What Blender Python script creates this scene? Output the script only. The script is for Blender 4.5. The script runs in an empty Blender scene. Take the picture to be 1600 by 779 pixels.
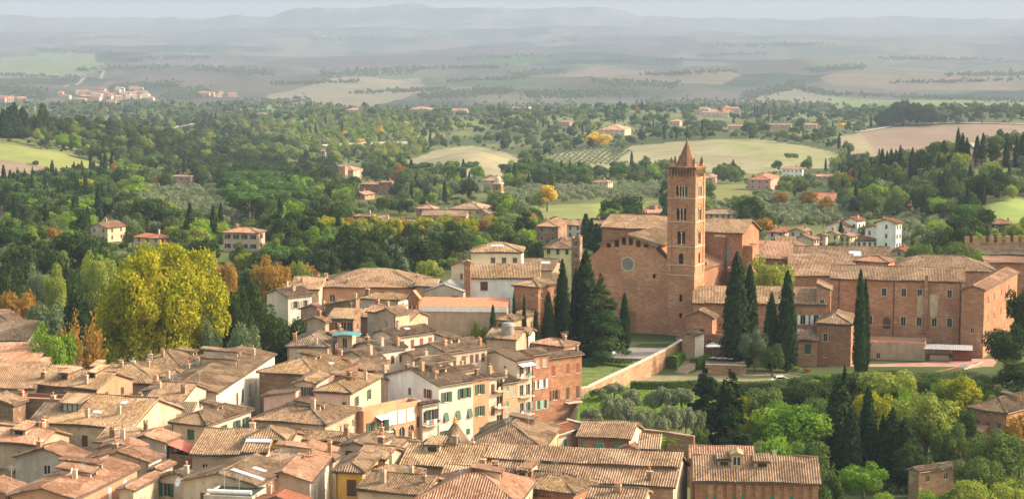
import bpy, bmesh, math, random
import numpy as np
from mathutils import Vector, Matrix
R = math.radians
rnd = random.Random(7)
nrg = np.random.default_rng(7)
SC = bpy.context.scene
COL = SC.collection

# ------------------------------------------------------------------ camera
F_PX, HORIZ = 3150.0, 45.0
PITCH = math.atan((389.5 - HORIZ) / F_PX)
CAMZ = 100.0
cam_d = bpy.data.cameras.new('camera')
cam_d.sensor_width = 36.0
cam_d.lens = 36.0 * F_PX / 1600.0
cam_d.clip_start = 1.0
cam_d.clip_end = 60000.0
cam = bpy.data.objects.new('camera', cam_d)
COL.objects.link(cam)
cam.location = (0, 0, CAMZ)
cam.rotation_euler = (math.pi / 2 - PITCH, 0, 0)
SC.camera = cam

# ------------------------------------------------------------------ light
SUN_AZ = 82.0     # clockwise from +Y (view direction) seen from above; 90 = from the right
SUN_EL = 31.0
world = bpy.data.worlds.new('World')
SC.world = world
world.use_nodes = True
nt = world.node_tree
nt.nodes.clear()
wo = nt.nodes.new('ShaderNodeOutputWorld')
bg = nt.nodes.new('ShaderNodeBackground')
sky = nt.nodes.new('ShaderNodeTexSky')
sky.sky_type = 'NISHITA'
sky.sun_disc = False
sky.sun_elevation = R(SUN_EL)
sky.sun_rotation = R(SUN_AZ)
sky.altitude = 0
sky.air_density = 2.3
sky.dust_density = 4.5
sky.ozone_density = 0.0
bg.inputs['Strength'].default_value = 0.15
nt.links.new(sky.outputs['Color'], bg.inputs['Color'])
nt.links.new(bg.outputs['Background'], wo.inputs['Surface'])

sl = bpy.data.lights.new('sun', 'SUN')
sl.energy = 2.4
sl.angle = R(0.5)
sl.color = (1.0, 0.875, 0.795)
sun = bpy.data.objects.new('sun', sl)
COL.objects.link(sun)
SV = Vector((math.sin(R(SUN_AZ)) * math.cos(R(SUN_EL)), math.cos(R(SUN_AZ)) * math.cos(R(SUN_EL)), math.sin(R(SUN_EL))))
sun.rotation_euler = SV.to_track_quat('Z', 'Y').to_euler()
sun.location = (300, 300, 400)

SC.view_settings.view_transform = 'Standard'
SC.view_settings.look = 'None'
SC.view_settings.gamma = 1.0
SC.view_settings.use_curve_mapping = False
SC.view_settings.exposure = 1.47
SC.render.engine = 'CYCLES'
SC.cycles.max_bounces = 5
SC.cycles.diffuse_bounces = 3
SC.cycles.glossy_bounces = 2
SC.cycles.transmission_bounces = 2
SC.cycles.transparent_max_bounces = 4
SC.cycles.volume_bounces = 1
SC.cycles.use_adaptive_sampling = False
SC.cycles.adaptive_threshold = 0.008
SC.cycles.use_denoising = True
SC.cycles.sample_clamp_indirect = 4.0

# ------------------------------------------------------------------ pixel helpers (photograph is 1600 x 779)
CP, SP = math.cos(PITCH), math.sin(PITCH)


def ray(px, py):
    a = (px - 800.0) / F_PX
    b = (389.5 - py) / F_PX
    return Vector((a, CP + b * SP, -SP + b * CP))


def at(px, py, d):
    """World point on the ray of pixel (px,py) at forward distance d."""
    r = ray(px, py)
    return Vector((0, 0, CAMZ)) + r * (d / r.y)


def proj(p):
    z = p[2] - CAMZ
    fw = p[1] * CP - z * SP
    up = p[1] * SP + z * CP
    return 800 + F_PX * p[0] / fw, 389.5 - F_PX * up / fw, fw


# ------------------------------------------------------------------ noise + terrain
_perm = np.random.default_rng(3).random((256, 256))


def vnoise(x, y):
    x = np.asarray(x, float); y = np.asarray(y, float)
    xi = np.floor(x).astype(int); yi = np.floor(y).astype(int)
    fx = x - xi; fy = y - yi
    fx = fx * fx * (3 - 2 * fx); fy = fy * fy * (3 - 2 * fy)
    a = _perm[xi & 255, yi & 255]; b = _perm[(xi + 1) & 255, yi & 255]
    c = _perm[xi & 255, (yi + 1) & 255]; d = _perm[(xi + 1) & 255, (yi + 1) & 255]
    return (a * (1 - fx) + b * fx) * (1 - fy) + (c * (1 - fx) + d * fx) * fy - 0.5


PROF_D = np.array([0, 60, 200, 250, 330, 420, 470, 540, 600, 660, 800, 900, 1150, 1500, 1750, 2300, 3000, 4500, 6000, 7500, 9500, 12000, 15000, 24000.])
PROF_H = np.array([70, 71, 73, 74, 75, 75.5, 76, 77, 76, 74, 81, 86, 94, 110, 113, 121, 136, 158, 166, 178, 186, 196, 205, 215.])
MT_PX = np.array([-400, -100, 0, 60, 110, 200, 330, 375, 420, 445, 470, 520, 560, 600, 640, 680, 760, 860, 930, 965, 1000, 1100, 1250, 1390, 1500, 1600, 1800, 2100.])
MT_Y = np.array([24, 22, 24, 25, 29, 28, 29, 24, 27, 20, 12, 15, 14, 9, 6, 12, 14, 13, 10, 15, 25, 29, 31, 27, 29, 29, 26, 30.])


def sstep(a, b, x):
    t = np.clip((x - a) / (b - a), 0, 1)
    return t * t * (3 - 2 * t)


def hgt(x, y):
    x = np.asarray(x, float); y = np.asarray(y, float)
    yy = np.maximum(y, 1.0)
    px = 800 + F_PX * x / yy
    h = np.interp(yy, PROF_D, PROF_H)
    z = CAMZ - h
    g = lambda cx, cy, sx, sy, a: a * np.exp(-((px - cx) / sx) ** 2 - ((y - cy) / sy) ** 2)
    # the town's terraces
    z = z + 3.9 * sstep(1105, 1055, px) * sstep(900, 935, px) * sstep(437, 457, y) * sstep(620, 540, y)
    z = z - 2.5 * sstep(480, 300, px) * sstep(430, 520, y) * sstep(640, 560, y)
    z = z - 8.5 * sstep(1085, 1160, px) * sstep(285, 310, y) * sstep(428, 398, y)
    z = z + 2.8 * sstep(885, 905, px) * sstep(1130, 1095, px) * sstep(332, 338, y) * sstep(415, 400, y)
    # explicit hills
    z = z + g(-40, 1520, 210, 210, 30) + g(150, 1750, 160, 200, 20)
    z = z + g(738, 1640, 70, 120, 15)
    z = z + g(1150, 2060, 190, 220, 14)
    z = z + g(1480, 2650, 210, 300, 17)
    z = z + g(1500, 1150, 130, 150, 24) + g(1660, 1150, 130, 150, 18)
    z = z + g(1570, 900, 75, 70, 9)
    z = z + g(600, 2700, 260, 300, 10) + g(1000, 3000, 260, 260, 12) + g(1420, 3600, 80, 160, 14)
    z = z + g(780, 5200, 210, 500, 14) + g(1240, 5600, 90, 300, 22) + g(60, 5000, 90, 300, 14)
    # rolling relief growing with distance
    far = sstep(700, 2600, y)
    z = z + far * 13 * (vnoise(x / 330 + 11, y / 420 + 5) + 0.5 * vnoise(x / 140 + 3, y / 190))
    f2 = sstep(3200, 7500, y)
    z = z + f2 * (30 * vnoise(x / 1050 + 1.3, y / 820 + 7.7) + 22 * vnoise(x / 420 + 8, y / 500 + 2))
    # ridge after ridge out to the two far ranges
    for dr, y0, amp, wl, sg, sd in ((5600, 119, 7, 150, 330, 1), (6900, 101, 8, 190, 380, 2), (8200, 87, 7, 230, 420, 3), (9700, 73, 7, 260, 480, 4), (11600, 60, 6, 300, 560, 5), (13300, 49, 7, 330, 600, 6)):
        yr = y0 + amp * 2 * vnoise(px / wl + sd * 3.7, 0 * px + sd) + amp * .8 * vnoise(px / (wl * .3) + sd, 0 * px + 9 + sd) + 1.2 * vnoise(px / 22 + sd * 2, 0 * px + sd)
        zr = CAMZ + (HORIZ - yr) / F_PX * dr
        w = np.exp(-((y - dr) / sg) ** 2)
        z = z + np.maximum(zr - z, 0) * w
    ym = np.interp(px, MT_PX, MT_Y) + 3 * vnoise(px / 30, 0 * px) + 1.5 * vnoise(px / 11, 0 * px + 4)
    zm = CAMZ + (HORIZ - ym) / F_PX * 16000
    m = np.exp(-((y - 16000) / 1100.0) ** 2)
    z = z * (1 - m) + zm * m
    return z


_RD = 180 * 1.006 ** np.arange(0, 760)


def ground(px, py):
    """Where the ray of a pixel first meets the terrain."""
    r = ray(px, py)
    t = _RD / r.y
    zr = CAMZ + r.z * t
    zt = hgt(r.x * t, _RD)
    k = np.nonzero(zt >= zr)[0]
    if len(k) == 0:
        d = 9000.0
    else:
        i = k[0]
        if i == 0:
            d = _RD[0]
        else:
            a0 = zr[i - 1] - zt[i - 1]; a1 = zr[i] - zt[i]
            d = _RD[i - 1] + (_RD[i] - _RD[i - 1]) * a0 / (a0 - a1)
    x = r.x / r.y * d
    return Vector((x, d, float(hgt(x, d))))


def gz(x, y):
    return float(hgt(x, y))


# ------------------------------------------------------------------ materials
MATS = {}


class NT:
    def __init__(s, name):
        s.m = bpy.data.materials.new(name); s.m.use_nodes = True
        s.t = s.m.node_tree; s.t.nodes.clear()
        s.out = s.n('OutputMaterial')

    def n(s, t, **kw):
        o = s.t.nodes.new('ShaderNode' + t)
        for k, v in kw.items():
            if k in o.inputs: o.inputs[k].default_value = v
            else: setattr(o, k, v)
        return o

    def l(s, a, b): s.t.links.new(a, b)

    def ramp(s, fac, stops, const=False):
        r = s.n('ValToRGB'); cr = r.color_ramp
        if const: cr.interpolation = 'CONSTANT'
        while len(cr.elements) < len(stops): cr.elements.new(0.5)
        for e, (p, c) in zip(cr.elements, stops):
            e.position = p; e.color = (c[0], c[1], c[2], 1)
        s.l(fac, r.inputs['Fac']); return r.outputs['Color']

    def mix(s, fac, a, b, mode='MIX'):
        m = s.n('Mix', data_type='RGBA', blend_type=mode)
        for v, i in ((fac, 0), (a, 6), (b, 7)):
            if hasattr(v, 'is_output'): s.l(v, m.inputs[i])
            elif i == 0: m.inputs[0].default_value = v
            else: m.inputs[i].default_value = (v[0], v[1], v[2], 1)
        return m.outputs[2]

    def math(s, op, a, b=0.0):
        m = s.n('Math', operation=op)
        for v, i in ((a, 0), (b, 1)):
            if hasattr(v, 'is_output'): s.l(v, m.inputs[i])
            else: m.inputs[i].default_value = v
        return m.outputs[0]

    def maprange(s, v, a, b, c=0.0, d=1.0):
        m = s.n('MapRange'); s.l(v, m.inputs[0])
        for i, q in ((1, a), (2, b), (3, c), (4, d)): m.inputs[i].default_value = q
        return m.outputs[0]

    def noise(s, vec, scale, detail=3, rough=0.55):
        n = s.n('TexNoise'); n.inputs['Scale'].default_value = scale
        n.inputs['Detail'].default_value = detail; n.inputs['Roughness'].default_value = rough
        s.l(vec, n.inputs['Vector']); return n.outputs['Fac']

    def objvec(s, scale=(1, 1, 1)):
        """Object coordinates shifted per object, so that repeats never share a stain."""
        tc = s.n('TexCoord'); oi = s.n('ObjectInfo')
        m = s.n('VectorMath', operation='MULTIPLY'); s.l(tc.outputs['Object'], m.inputs[0]); m.inputs[1].default_value = scale
        sc = s.math('MULTIPLY', oi.outputs['Random'], 177.0)
        a = s.n('VectorMath', operation='ADD'); s.l(m.outputs[0], a.inputs[0]); s.l(sc, a.inputs[1])
        return a.outputs[0]

    def finish(s, color, rough=0.9, normal=None, spec=0.2, metal=0.0):
        b = s.n('BsdfPrincipled')
        if hasattr(color, 'is_output'): s.l(color, b.inputs['Base Color'])
        else: b.inputs['Base Color'].default_value = (*color, 1)
        if hasattr(rough, 'is_output'): s.l(rough, b.inputs['Roughness'])
        else: b.inputs['Roughness'].default_value = rough
        b.inputs['Specular IOR Level'].default_value = spec
        b.inputs['Metallic'].default_value = metal
        if normal is not None: s.l(normal, b.inputs['Normal'])
        s.l(b.outputs[0], s.out.inputs['Surface']); return s.m

    def bump(s, h, strength=0.3, dist=0.05):
        b = s.n('Bump'); b.inputs['Strength'].default_value = strength; b.inputs['Distance'].default_value = dist
        s.l(h, b.inputs['Height']); return b.outputs[0]


def sc3(c, k): return tuple(min(1.0, v * k) for v in c)


def m_plain(name, col, rough=0.7, var=0.15, spec=0.3, metal=0.0):
    if name in MATS: return MATS[name]
    t = NT(name)
    n = t.noise(t.objvec(), 1.5, 4)
    c = t.mix(t.maprange(n, 0.3, 0.7), sc3(col, 1 - var), sc3(col, 1 + var))
    MATS[name] = t.finish(c, rough, None, spec, metal); return MATS[name]


def m_plaster(name, col, wear=0.35, under=(0.30, 0.19, 0.12)):
    t = NT(name)
    v = t.objvec()
    big = t.noise(v, 0.22, 5, 0.6)
    mid = t.noise(v, 1.1, 5, 0.65)
    st = t.noise(t.objvec((0.75, 0.75, 0.13)), 1.0, 6, 0.7)
    c = t.mix(t.maprange(big, 0.32, 0.68), sc3(col, 0.74), sc3(col, 1.1))
    c = t.mix(t.maprange(st, 0.46, 0.74, 0, 0.55), c, sc3((col[0] * .8, col[1] * .74, col[2] * .66), 0.62))
    c = t.mix(t.maprange(mid, 0.60 - 0.12 * wear, 0.68, 0, 0.7 * min(1, .15 + wear * 1.6)), c, under)
    fine = t.noise(v, 7, 3)
    c = t.mix(t.maprange(fine, 0.3, 0.7, 0.0, 0.16), c, sc3(col, 0.6))
    return t.finish(c, 0.92, t.bump(t.noise(v, 12, 3), 0.25, 0.03), 0.15)


def m_brick(name, a, b, cc, pale=(0.44, 0.33, 0.23)):
    t = NT(name)
    v = t.objvec()
    big = t.noise(v, 0.16, 6, 0.65)
    mid = t.noise(t.objvec((1, 1, 2.6)), 0.8, 6, 0.7)
    c = t.mix(t.maprange(big, 0.40, 0.60), sc3(a, .82), sc3(b, 1.1))
    c = t.mix(t.maprange(mid, 0.44, 0.62, 0, 0.9), c, sc3(cc, .8))
    # single bricks: noise cells stretched along the course
    cell = t.n('TexVoronoi'); t.l(t.objvec((2.6, 2.6, 9.0)), cell.inputs['Vector']); cell.inputs['Scale'].default_value = 1.0
    bw = t.n('RGBToBW'); t.l(cell.outputs['Color'], bw.inputs[0])
    c = t.mix(t.maprange(bw.outputs[0], 0.15, 0.85, 0.0, 0.42), c, sc3(a, 0.55))
    p = t.noise(t.objvec((1, 1, 1.8)), 0.33, 6, 0.7)
    c = t.mix(t.maprange(p, 0.58, 0.66, 0, 0.7), c, pale)
    hb = t.noise(t.objvec((.25, .25, 2.2)), 1.0, 4, .65)
    c = t.mix(t.maprange(hb, 0.60, 0.68, 0, 0.42), c, sc3(pale, 0.95))
    c = t.mix(t.maprange(hb, 0.44, 0.32, 0, 0.4), c, sc3(a, 0.6))
    st = t.noise(t.objvec((1.6, 1.6, 0.13)), 1.0, 4, 0.6)
    c = t.mix(t.maprange(st, 0.55, 0.8, 0, 0.5), c, sc3(a, 0.5))
    return t.finish(c, 0.93, t.bump(t.noise(t.objvec((3, 3, 10)), 1.5, 3), 0.3, 0.05), 0.12)


def m_tile(name, cols, lichen=(0.30, 0.25, 0.12), dirt=0.5, lk=0.5):
    t = NT(name)
    uv = t.n('UVMap'); uv.uv_map = 'uv'
    sp = t.n('SeparateXYZ'); t.l(uv.outputs[0], sp.inputs[0])
    oi = t.n('ObjectInfo')
    fu = t.math('FLOOR', sp.outputs[0])
    off = t.n('TexWhiteNoise', noise_dimensions='1D'); t.l(fu, off.inputs['W'])
    vv = t.math('ADD', sp.outputs[1], off.outputs['Value'])
    fv = t.math('FLOOR', vv)
    cb = t.n('CombineXYZ'); t.l(fu, cb.inputs[0]); t.l(fv, cb.inputs[1]); t.l(t.math('MULTIPLY', oi.outputs['Random'], 99.0), cb.inputs[2])
    wn = t.n('TexWhiteNoise', noise_dimensions='3D'); t.l(cb.outputs[0], wn.inputs['Vector'])
    k = len(cols)
    c = t.ramp(wn.outputs['Value'], [(i / (k - 1) if k > 1 else 0, q) for i, q in enumerate(cols)])
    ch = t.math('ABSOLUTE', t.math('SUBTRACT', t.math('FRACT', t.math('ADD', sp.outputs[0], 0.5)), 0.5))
    c = t.mix(t.maprange(ch, 0.04, 0.28, 0.72, 0.0), c, sc3(cols[0], 0.42))  # row edges darkened in colour, standing in for shadow lines, plus dirt
    v = t.objvec()
    big = t.noise(v, 0.3, 5, 0.65)
    c = t.mix(t.maprange(big, 0.5, 0.75, 0, lk), c, lichen)
    d2 = t.noise(v, 0.75, 5, 0.7)
    c = t.mix(t.maprange(d2, 0.5, 0.78, 0, dirt), c, sc3(cols[0], 0.38))
    pv = t.n('TexVoronoi'); pm = t.n('VectorMath', operation='MULTIPLY_ADD'); t.l(uv.outputs[0], pm.inputs[0]); pm.inputs[1].default_value = (.11, .16, 0); t.l(t.math('MULTIPLY', oi.outputs['Random'], 41.0), pm.inputs[2])
    t.l(pm.outputs[0], pv.inputs['Vector']); pv.inputs['Scale'].default_value = 1.0
    ps = t.n('SeparateColor'); t.l(pv.outputs['Color'], ps.inputs[0])
    c = t.mix(t.maprange(ps.outputs[0], 0.62, 0.66, 0, 0.30), c, sc3(cols[-1], 1.0)); c = t.mix(t.maprange(ps.outputs[1], 0.66, 0.70, 0, 0.34), c, sc3(cols[0], 0.8))
    tone = t.maprange(oi.outputs['Random'], 0, 1, 0.84, 1.14)
    cm = t.n('CombineXYZ')
    for i in range(3): t.l(tone, cm.inputs[i])
    c = t.mix(1.0, c, cm.outputs[0], 'MULTIPLY')
    fr = t.math('FRACT', vv)
    return t.finish(c, 0.9, t.bump(fr, 0.55, 0.05), 0.15)


def m_leaf(name, cols, trans=0.35, scale=0.45):
    t = NT(name)
    g = t.n('NewGeometry'); oi = t.n('ObjectInfo'); tc = t.n('TexCoord')
    n = t.noise(tc.outputs['Object'], scale, 2)
    f = t.math('ADD', t.math('MULTIPLY', g.outputs['Random Per Island'], 0.45), t.math('MULTIPLY', t.maprange(n, 0.3, 0.7), 0.35))
    f = t.math('ADD', f, t.math('MULTIPLY', oi.outputs['Random'], 0.2))
    c = t.ramp(f, [(0.12 + 0.76 * i / (len(cols) - 1), q) for i, q in enumerate(cols)])
    d = t.n('BsdfDiffuse'); t.l(c, d.inputs['Color'])
    tr = t.n('BsdfTranslucent'); t.l(t.mix(1.0, c, (1.25, 1.2, 0.55), 'MULTIPLY'), tr.inputs['Color'])
    mx = t.n('MixShader'); mx.inputs[0].default_value = trans
    t.l(d.outputs[0], mx.inputs[1]); t.l(tr.outputs[0], mx.inputs[2])
    t.l(mx.outputs[0], t.out.inputs['Surface']); return t.m


def W_(n, c, w=0.35): MATS['plaster_' + n] = m_plaster('plaster_' + n, c, w)


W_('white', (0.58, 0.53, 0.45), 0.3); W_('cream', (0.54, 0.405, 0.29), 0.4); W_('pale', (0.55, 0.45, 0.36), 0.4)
W_('yellow', (0.60, 0.34, 0.08), 0.15); W_('pink', (0.68, 0.44, 0.36), 0.12); W_('orange', (0.52, 0.28, 0.165), 0.5)
W_('tan', (0.46, 0.31, 0.18), 0.6); W_('grey', (0.46, 0.39, 0.31), 0.5); W_('beige', (0.57, 0.44, 0.295), 0.6)
W_('offwhite', (0.68, 0.61, 0.51), 0.4); W_('stone', (0.44, 0.325, 0.225), 0.8); W_('lemon', (0.66, 0.60, 0.32), 0.15)
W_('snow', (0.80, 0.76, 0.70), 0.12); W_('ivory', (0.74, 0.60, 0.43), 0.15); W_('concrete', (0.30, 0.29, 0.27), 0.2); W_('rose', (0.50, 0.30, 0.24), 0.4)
MATS['brick'] = m_brick('brick_wall', (0.44, 0.215, 0.118), (0.48, 0.26, 0.155), (0.36, 0.17, 0.095))  # raised in colour so brick fronts facing away from the sun read brighter
MATS['brick_red'] = m_brick('brick_red', (0.34, 0.165, 0.10), (0.38, 0.20, 0.125), (0.27, 0.13, 0.08))
MATS['brick_orange_dim'] = m_brick('brick_orange_dim', (0.36, 0.175, 0.098), (0.39, 0.205, 0.12), (0.29, 0.14, 0.08), (0.38, 0.27, 0.19))  # dimmer copy of brick; strong sun on lit walls toned down in colour
MATS['brick_brown'] = m_brick('brick_brown', (0.25, 0.15, 0.09), (0.31, 0.20, 0.125), (0.19, 0.115, 0.07))
MATS['brick_pale'] = m_brick('brick_pale', (0.37, 0.21, 0.125), (0.43, 0.27, 0.17), (0.31, 0.18, 0.11))
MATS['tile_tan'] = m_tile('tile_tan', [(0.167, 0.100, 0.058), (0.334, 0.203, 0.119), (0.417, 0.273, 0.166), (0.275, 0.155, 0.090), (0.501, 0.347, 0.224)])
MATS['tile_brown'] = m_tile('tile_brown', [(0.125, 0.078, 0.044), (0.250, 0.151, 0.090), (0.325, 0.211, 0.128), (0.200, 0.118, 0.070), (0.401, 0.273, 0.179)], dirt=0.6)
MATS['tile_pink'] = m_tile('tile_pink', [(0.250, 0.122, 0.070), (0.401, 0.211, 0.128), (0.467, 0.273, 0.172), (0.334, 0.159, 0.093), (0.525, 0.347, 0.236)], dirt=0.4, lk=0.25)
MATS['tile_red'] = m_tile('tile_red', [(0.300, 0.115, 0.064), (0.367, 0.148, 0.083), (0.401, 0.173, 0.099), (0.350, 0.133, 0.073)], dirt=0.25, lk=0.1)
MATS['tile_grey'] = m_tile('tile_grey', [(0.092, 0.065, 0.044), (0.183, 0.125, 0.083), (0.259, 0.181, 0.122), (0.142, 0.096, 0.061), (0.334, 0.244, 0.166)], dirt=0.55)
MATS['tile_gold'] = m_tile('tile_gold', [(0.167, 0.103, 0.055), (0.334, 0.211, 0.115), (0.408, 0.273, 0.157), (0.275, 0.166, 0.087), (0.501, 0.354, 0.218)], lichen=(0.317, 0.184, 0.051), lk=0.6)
MATS['glass'] = m_plain('window_glass', (0.025, 0.028, 0.03), 0.25, 0.3, 0.5)
MATS['frame'] = m_plain('painted_frame', (0.48, 0.42, 0.34), 0.7)
MATS['stone_frame'] = m_plain('stone_frame', (0.46, 0.38, 0.28), 0.85)
MATS['sh_g'] = m_plain('green_paint', (0.035, 0.10, 0.06), 0.6)
MATS['sh_t'] = m_plain('teal_paint', (0.03, 0.23, 0.17), 0.55)
MATS['sh_l'] = m_plain('pale_green_paint', (0.22, 0.36, 0.27), 0.6)
MATS['sh_b'] = m_plain('brown_paint', (0.10, 0.05, 0.035), 0.6)
MATS['sh_r'] = m_plain('red_brown_paint', (0.22, 0.07, 0.05), 0.6)
MATS['sh_k'] = m_plain('dark_paint', (0.03, 0.032, 0.028), 0.6)
MATS['sh_w'] = m_plain('white_paint', (0.72, 0.68, 0.62), 0.6)
MATS['sh_y'] = m_plain('grey_paint', (0.30, 0.28, 0.25), 0.6)
MATS['eave'] = m_plain('eave_timber', (0.16, 0.10, 0.065), 0.85, 0.3)
MATS['metal'] = m_plain('dark_metal', (0.06, 0.055, 0.05), 0.5, 0.2, 0.5, 0.3)
MATS['pale_metal'] = m_plain('pale_metal', (0.45, 0.44, 0.42), 0.45, 0.2, 0.5, 0.4)
MATS['marble'] = m_plain('marble', (0.60, 0.53, 0.43), 0.6, 0.15)
MATS['skyglass'] = m_plain('roof_window_glass', (0.45, 0.50, 0.54), 0.15, 0.1, 0.6)
MATS['terracotta'] = m_plain('terracotta', (0.42, 0.17, 0.09), 0.85, 0.25)
MATS['terra_flat'] = m_plain('terracotta_membrane', (0.50, 0.17, 0.08), 0.85, 0.2)
MATS['white_cloth'] = m_plain('white_cloth', (0.72, 0.68, 0.60), 0.9, 0.08)
MATS['teal_cloth'] = m_plain('teal_cloth', (0.06, 0.20, 0.21), 0.9)
MATS['red_cloth'] = m_plain('red_cloth', (0.52, 0.13, 0.08), 0.9)
MATS['bark'] = m_plain('bark', (0.10, 0.075, 0.055), 0.95, 0.35)
MATS['spire_tile'] = m_brick('spire_tile', (0.20, 0.105, 0.065), (0.25, 0.135, 0.085), (0.15, 0.085, 0.055), (0.24, 0.17, 0.10))
MATS['mossy_brick'] = m_brick('mossy_brick', (0.15, 0.10, 0.06), (0.20, 0.12, 0.07), (0.08, 0.07, 0.035), (0.22, 0.15, 0.09))
MATS['dirt_track'] = m_plain('dirt_track', (0.17, 0.145, 0.115), 0.95, 0.12)
MATS['lead'] = m_plain('lead_sheet', (0.22, 0.20, 0.18), 0.6, 0.25)
MATS['wood'] = m_plain('brown_wood', (0.23, 0.11, 0.05), 0.7, 0.25)
MATS['mortar'] = m_plain('pale_mortar', (0.50, 0.41, 0.30), 0.95, 0.3)

# ------------------------------------------------------------------ object helpers


def link(o): COL.objects.link(o); return o


def tag(o, label=None, cat=None, group=None, kind=None):
    if label: o['label'] = label
    if cat: o['category'] = cat
    if group: o['group'] = group
    if kind: o['kind'] = kind
    return o


def empty(name, loc, rz=0.0):
    o = bpy.data.objects.new(name, None); o.location = loc; o.rotation_euler = (0, 0, rz)
    o.empty_display_size = 0.5
    return link(o)


class MB:
    """Collects faces; build() links them as ONE mesh object."""

    def __init__(s): s.v = []; s.f = []; s.m = []; s.mats = []; s.uv = {}

    def mi(s, mat):
        if isinstance(mat, str): mat = MATS[mat]
        if mat not in s.mats: s.mats.append(mat)
        return s.mats.index(mat)

    def poly(s, pts, mat, uvs=None):
        b = len(s.v); s.v.extend([tuple(p) for p in pts])
        s.f.append(tuple(range(b, b + len(pts)))); s.m.append(s.mi(mat))
        if uvs is not None: s.uv[len(s.f) - 1] = uvs

    def grid(s, P, nu, nv, mat, uv=None):
        b = len(s.v); s.v.extend([tuple(p) for p in P]); k = s.mi(mat)
        for i in range(nu - 1):
            for j in range(nv - 1):
                q = (i * nv + j, (i + 1) * nv + j, (i + 1) * nv + j + 1, i * nv + j + 1)
                s.f.append(tuple(b + t for t in q)); s.m.append(k)
                if uv is not None: s.uv[len(s.f) - 1] = [uv[t] for t in q]

    def box(s, x0, x1, y0, y1, z0, z1, mat):
        p = [(x, y, z) for z in (z0, z1) for y in (y0, y1) for x in (x0, x1)]
        for q in ((0, 2, 3, 1), (4, 5, 7, 6), (0, 1, 5, 4), (2, 6, 7, 3), (0, 4, 6, 2), (1, 3, 7, 5)):
            s.poly([p[i] for i in q], mat)

    def obox(s, c, ax, ay, az, mat):
        """Box from centre and three half-axis vectors."""
        c = Vector(c); ax = Vector(ax); ay = Vector(ay); az = Vector(az)
        p = [c + ax * i + ay * j + az * k for k in (-1, 1) for j in (-1, 1) for i in (-1, 1)]
        for q in ((0, 2, 3, 1), (4, 5, 7, 6), (0, 1, 5, 4), (2, 6, 7, 3), (0, 4, 6, 2), (1, 3, 7, 5)):
            s.poly([p[i] for i in q], mat)

    def prism(s, pts, off, mat):
        """Extrude a planar polygon by a vector."""
        pts = [Vector(p) for p in pts]; off = Vector(off); n = len(pts)
        s.poly(pts, mat); s.poly([p + off for p in reversed(pts)], mat)
        for i in range(n):
            a, b = pts[i], pts[(i + 1) % n]
            s.poly([a, b, b + off, a + off], mat)

    def tube(s, pts, rad, mat, seg=6, cap=True):
        pts = [Vector(p) for p in pts]
        if not hasattr(rad, '__len__'): rad = [rad] * len(pts)
        P = []; up = Vector((0, 0, 1))
        for i, p in enumerate(pts):
            d = (pts[min(i + 1, len(pts) - 1)] - pts[max(i - 1, 0)])
            if d.length < 1e-6: d = Vector((0, 0, 1))
            d.normalize()
            a = d.cross(up if abs(d.z) < 0.95 else Vector((1, 0, 0))).normalized(); b = d.cross(a)
            for k in range(seg + 1):
                t = 2 * math.pi * k / seg
                P.append(p + (a * math.cos(t) + b * math.sin(t)) * rad[i])
        s.grid(P, len(pts), seg + 1, mat)
        if cap:
            s.poly(P[:seg], mat); s.poly(P[-seg - 1:-1], mat)

    def lathe(s, c, prof, mat, seg=16, rot=0.0):
        """prof: list of (radius, z)."""
        P = []
        for r, z in prof:
            for k in range(seg + 1):
                t = 2 * math.pi * k / seg + rot
                P.append((c[0] + r * math.cos(t), c[1] + r * math.sin(t), c[2] + z))
        s.grid(P, len(prof), seg + 1, mat)

    def build(s, name, parent=None, smooth=False):
        me = bpy.data.meshes.new(name)
        me.from_pydata(s.v, [], s.f)
        for m in s.mats: me.materials.append(m)
        if s.mats: me.polygons.foreach_set('material_index', s.m)
        u = me.uv_layers.new(name='uv')
        if s.uv:
            arr = np.zeros((len(me.loops), 2), np.float32)
            st = np.zeros(len(s.f), np.int32); me.polygons.foreach_get('loop_start', st)
            for fi, uvs in s.uv.items():
                arr[st[fi]:st[fi] + len(uvs)] = uvs
            u.data.foreach_set('uv', arr.ravel())
        if smooth: me.polygons.foreach_set('use_smooth', [True] * len(s.f))
        me.update()
        o = bpy.data.objects.new(name, me)
        if parent is not None: o.parent = parent
        return link(o)


def quad_mesh(name, V, mats, midx=None):
    """V: (N,4,3) array of separate quads -> mesh datablock."""
    n = len(V)
    me = bpy.data.meshes.new(name)
    me.vertices.add(n * 4); me.vertices.foreach_set('co', V.reshape(-1).astype(np.float32))
    me.loops.add(n * 4); me.loops.foreach_set('vertex_index', np.arange(n * 4, dtype=np.int32))
    me.polygons.add(n)
    me.polygons.foreach_set('loop_start', np.arange(0, n * 4, 4, dtype=np.int32))
    me.polygons.foreach_set('loop_total', np.full(n, 4, np.int32))
    for m in mats: me.materials.append(m)
    if midx is not None: me.polygons.foreach_set('material_index', midx)
    me.update(); me.validate()
    return me


def inpoly(px, py, poly):
    px = np.asarray(px, float); py = np.asarray(py, float)
    c = np.zeros(px.shape, bool); n = len(poly); j = n - 1
    for i in range(n):
        xi, yi = poly[i]; xj, yj = poly[j]
        cond = ((yi > py) != (yj > py)) & (px < (xj - xi) * (py - yi) / (yj - yi + 1e-12) + xi)
        c ^= cond; j = i
    return c
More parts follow.
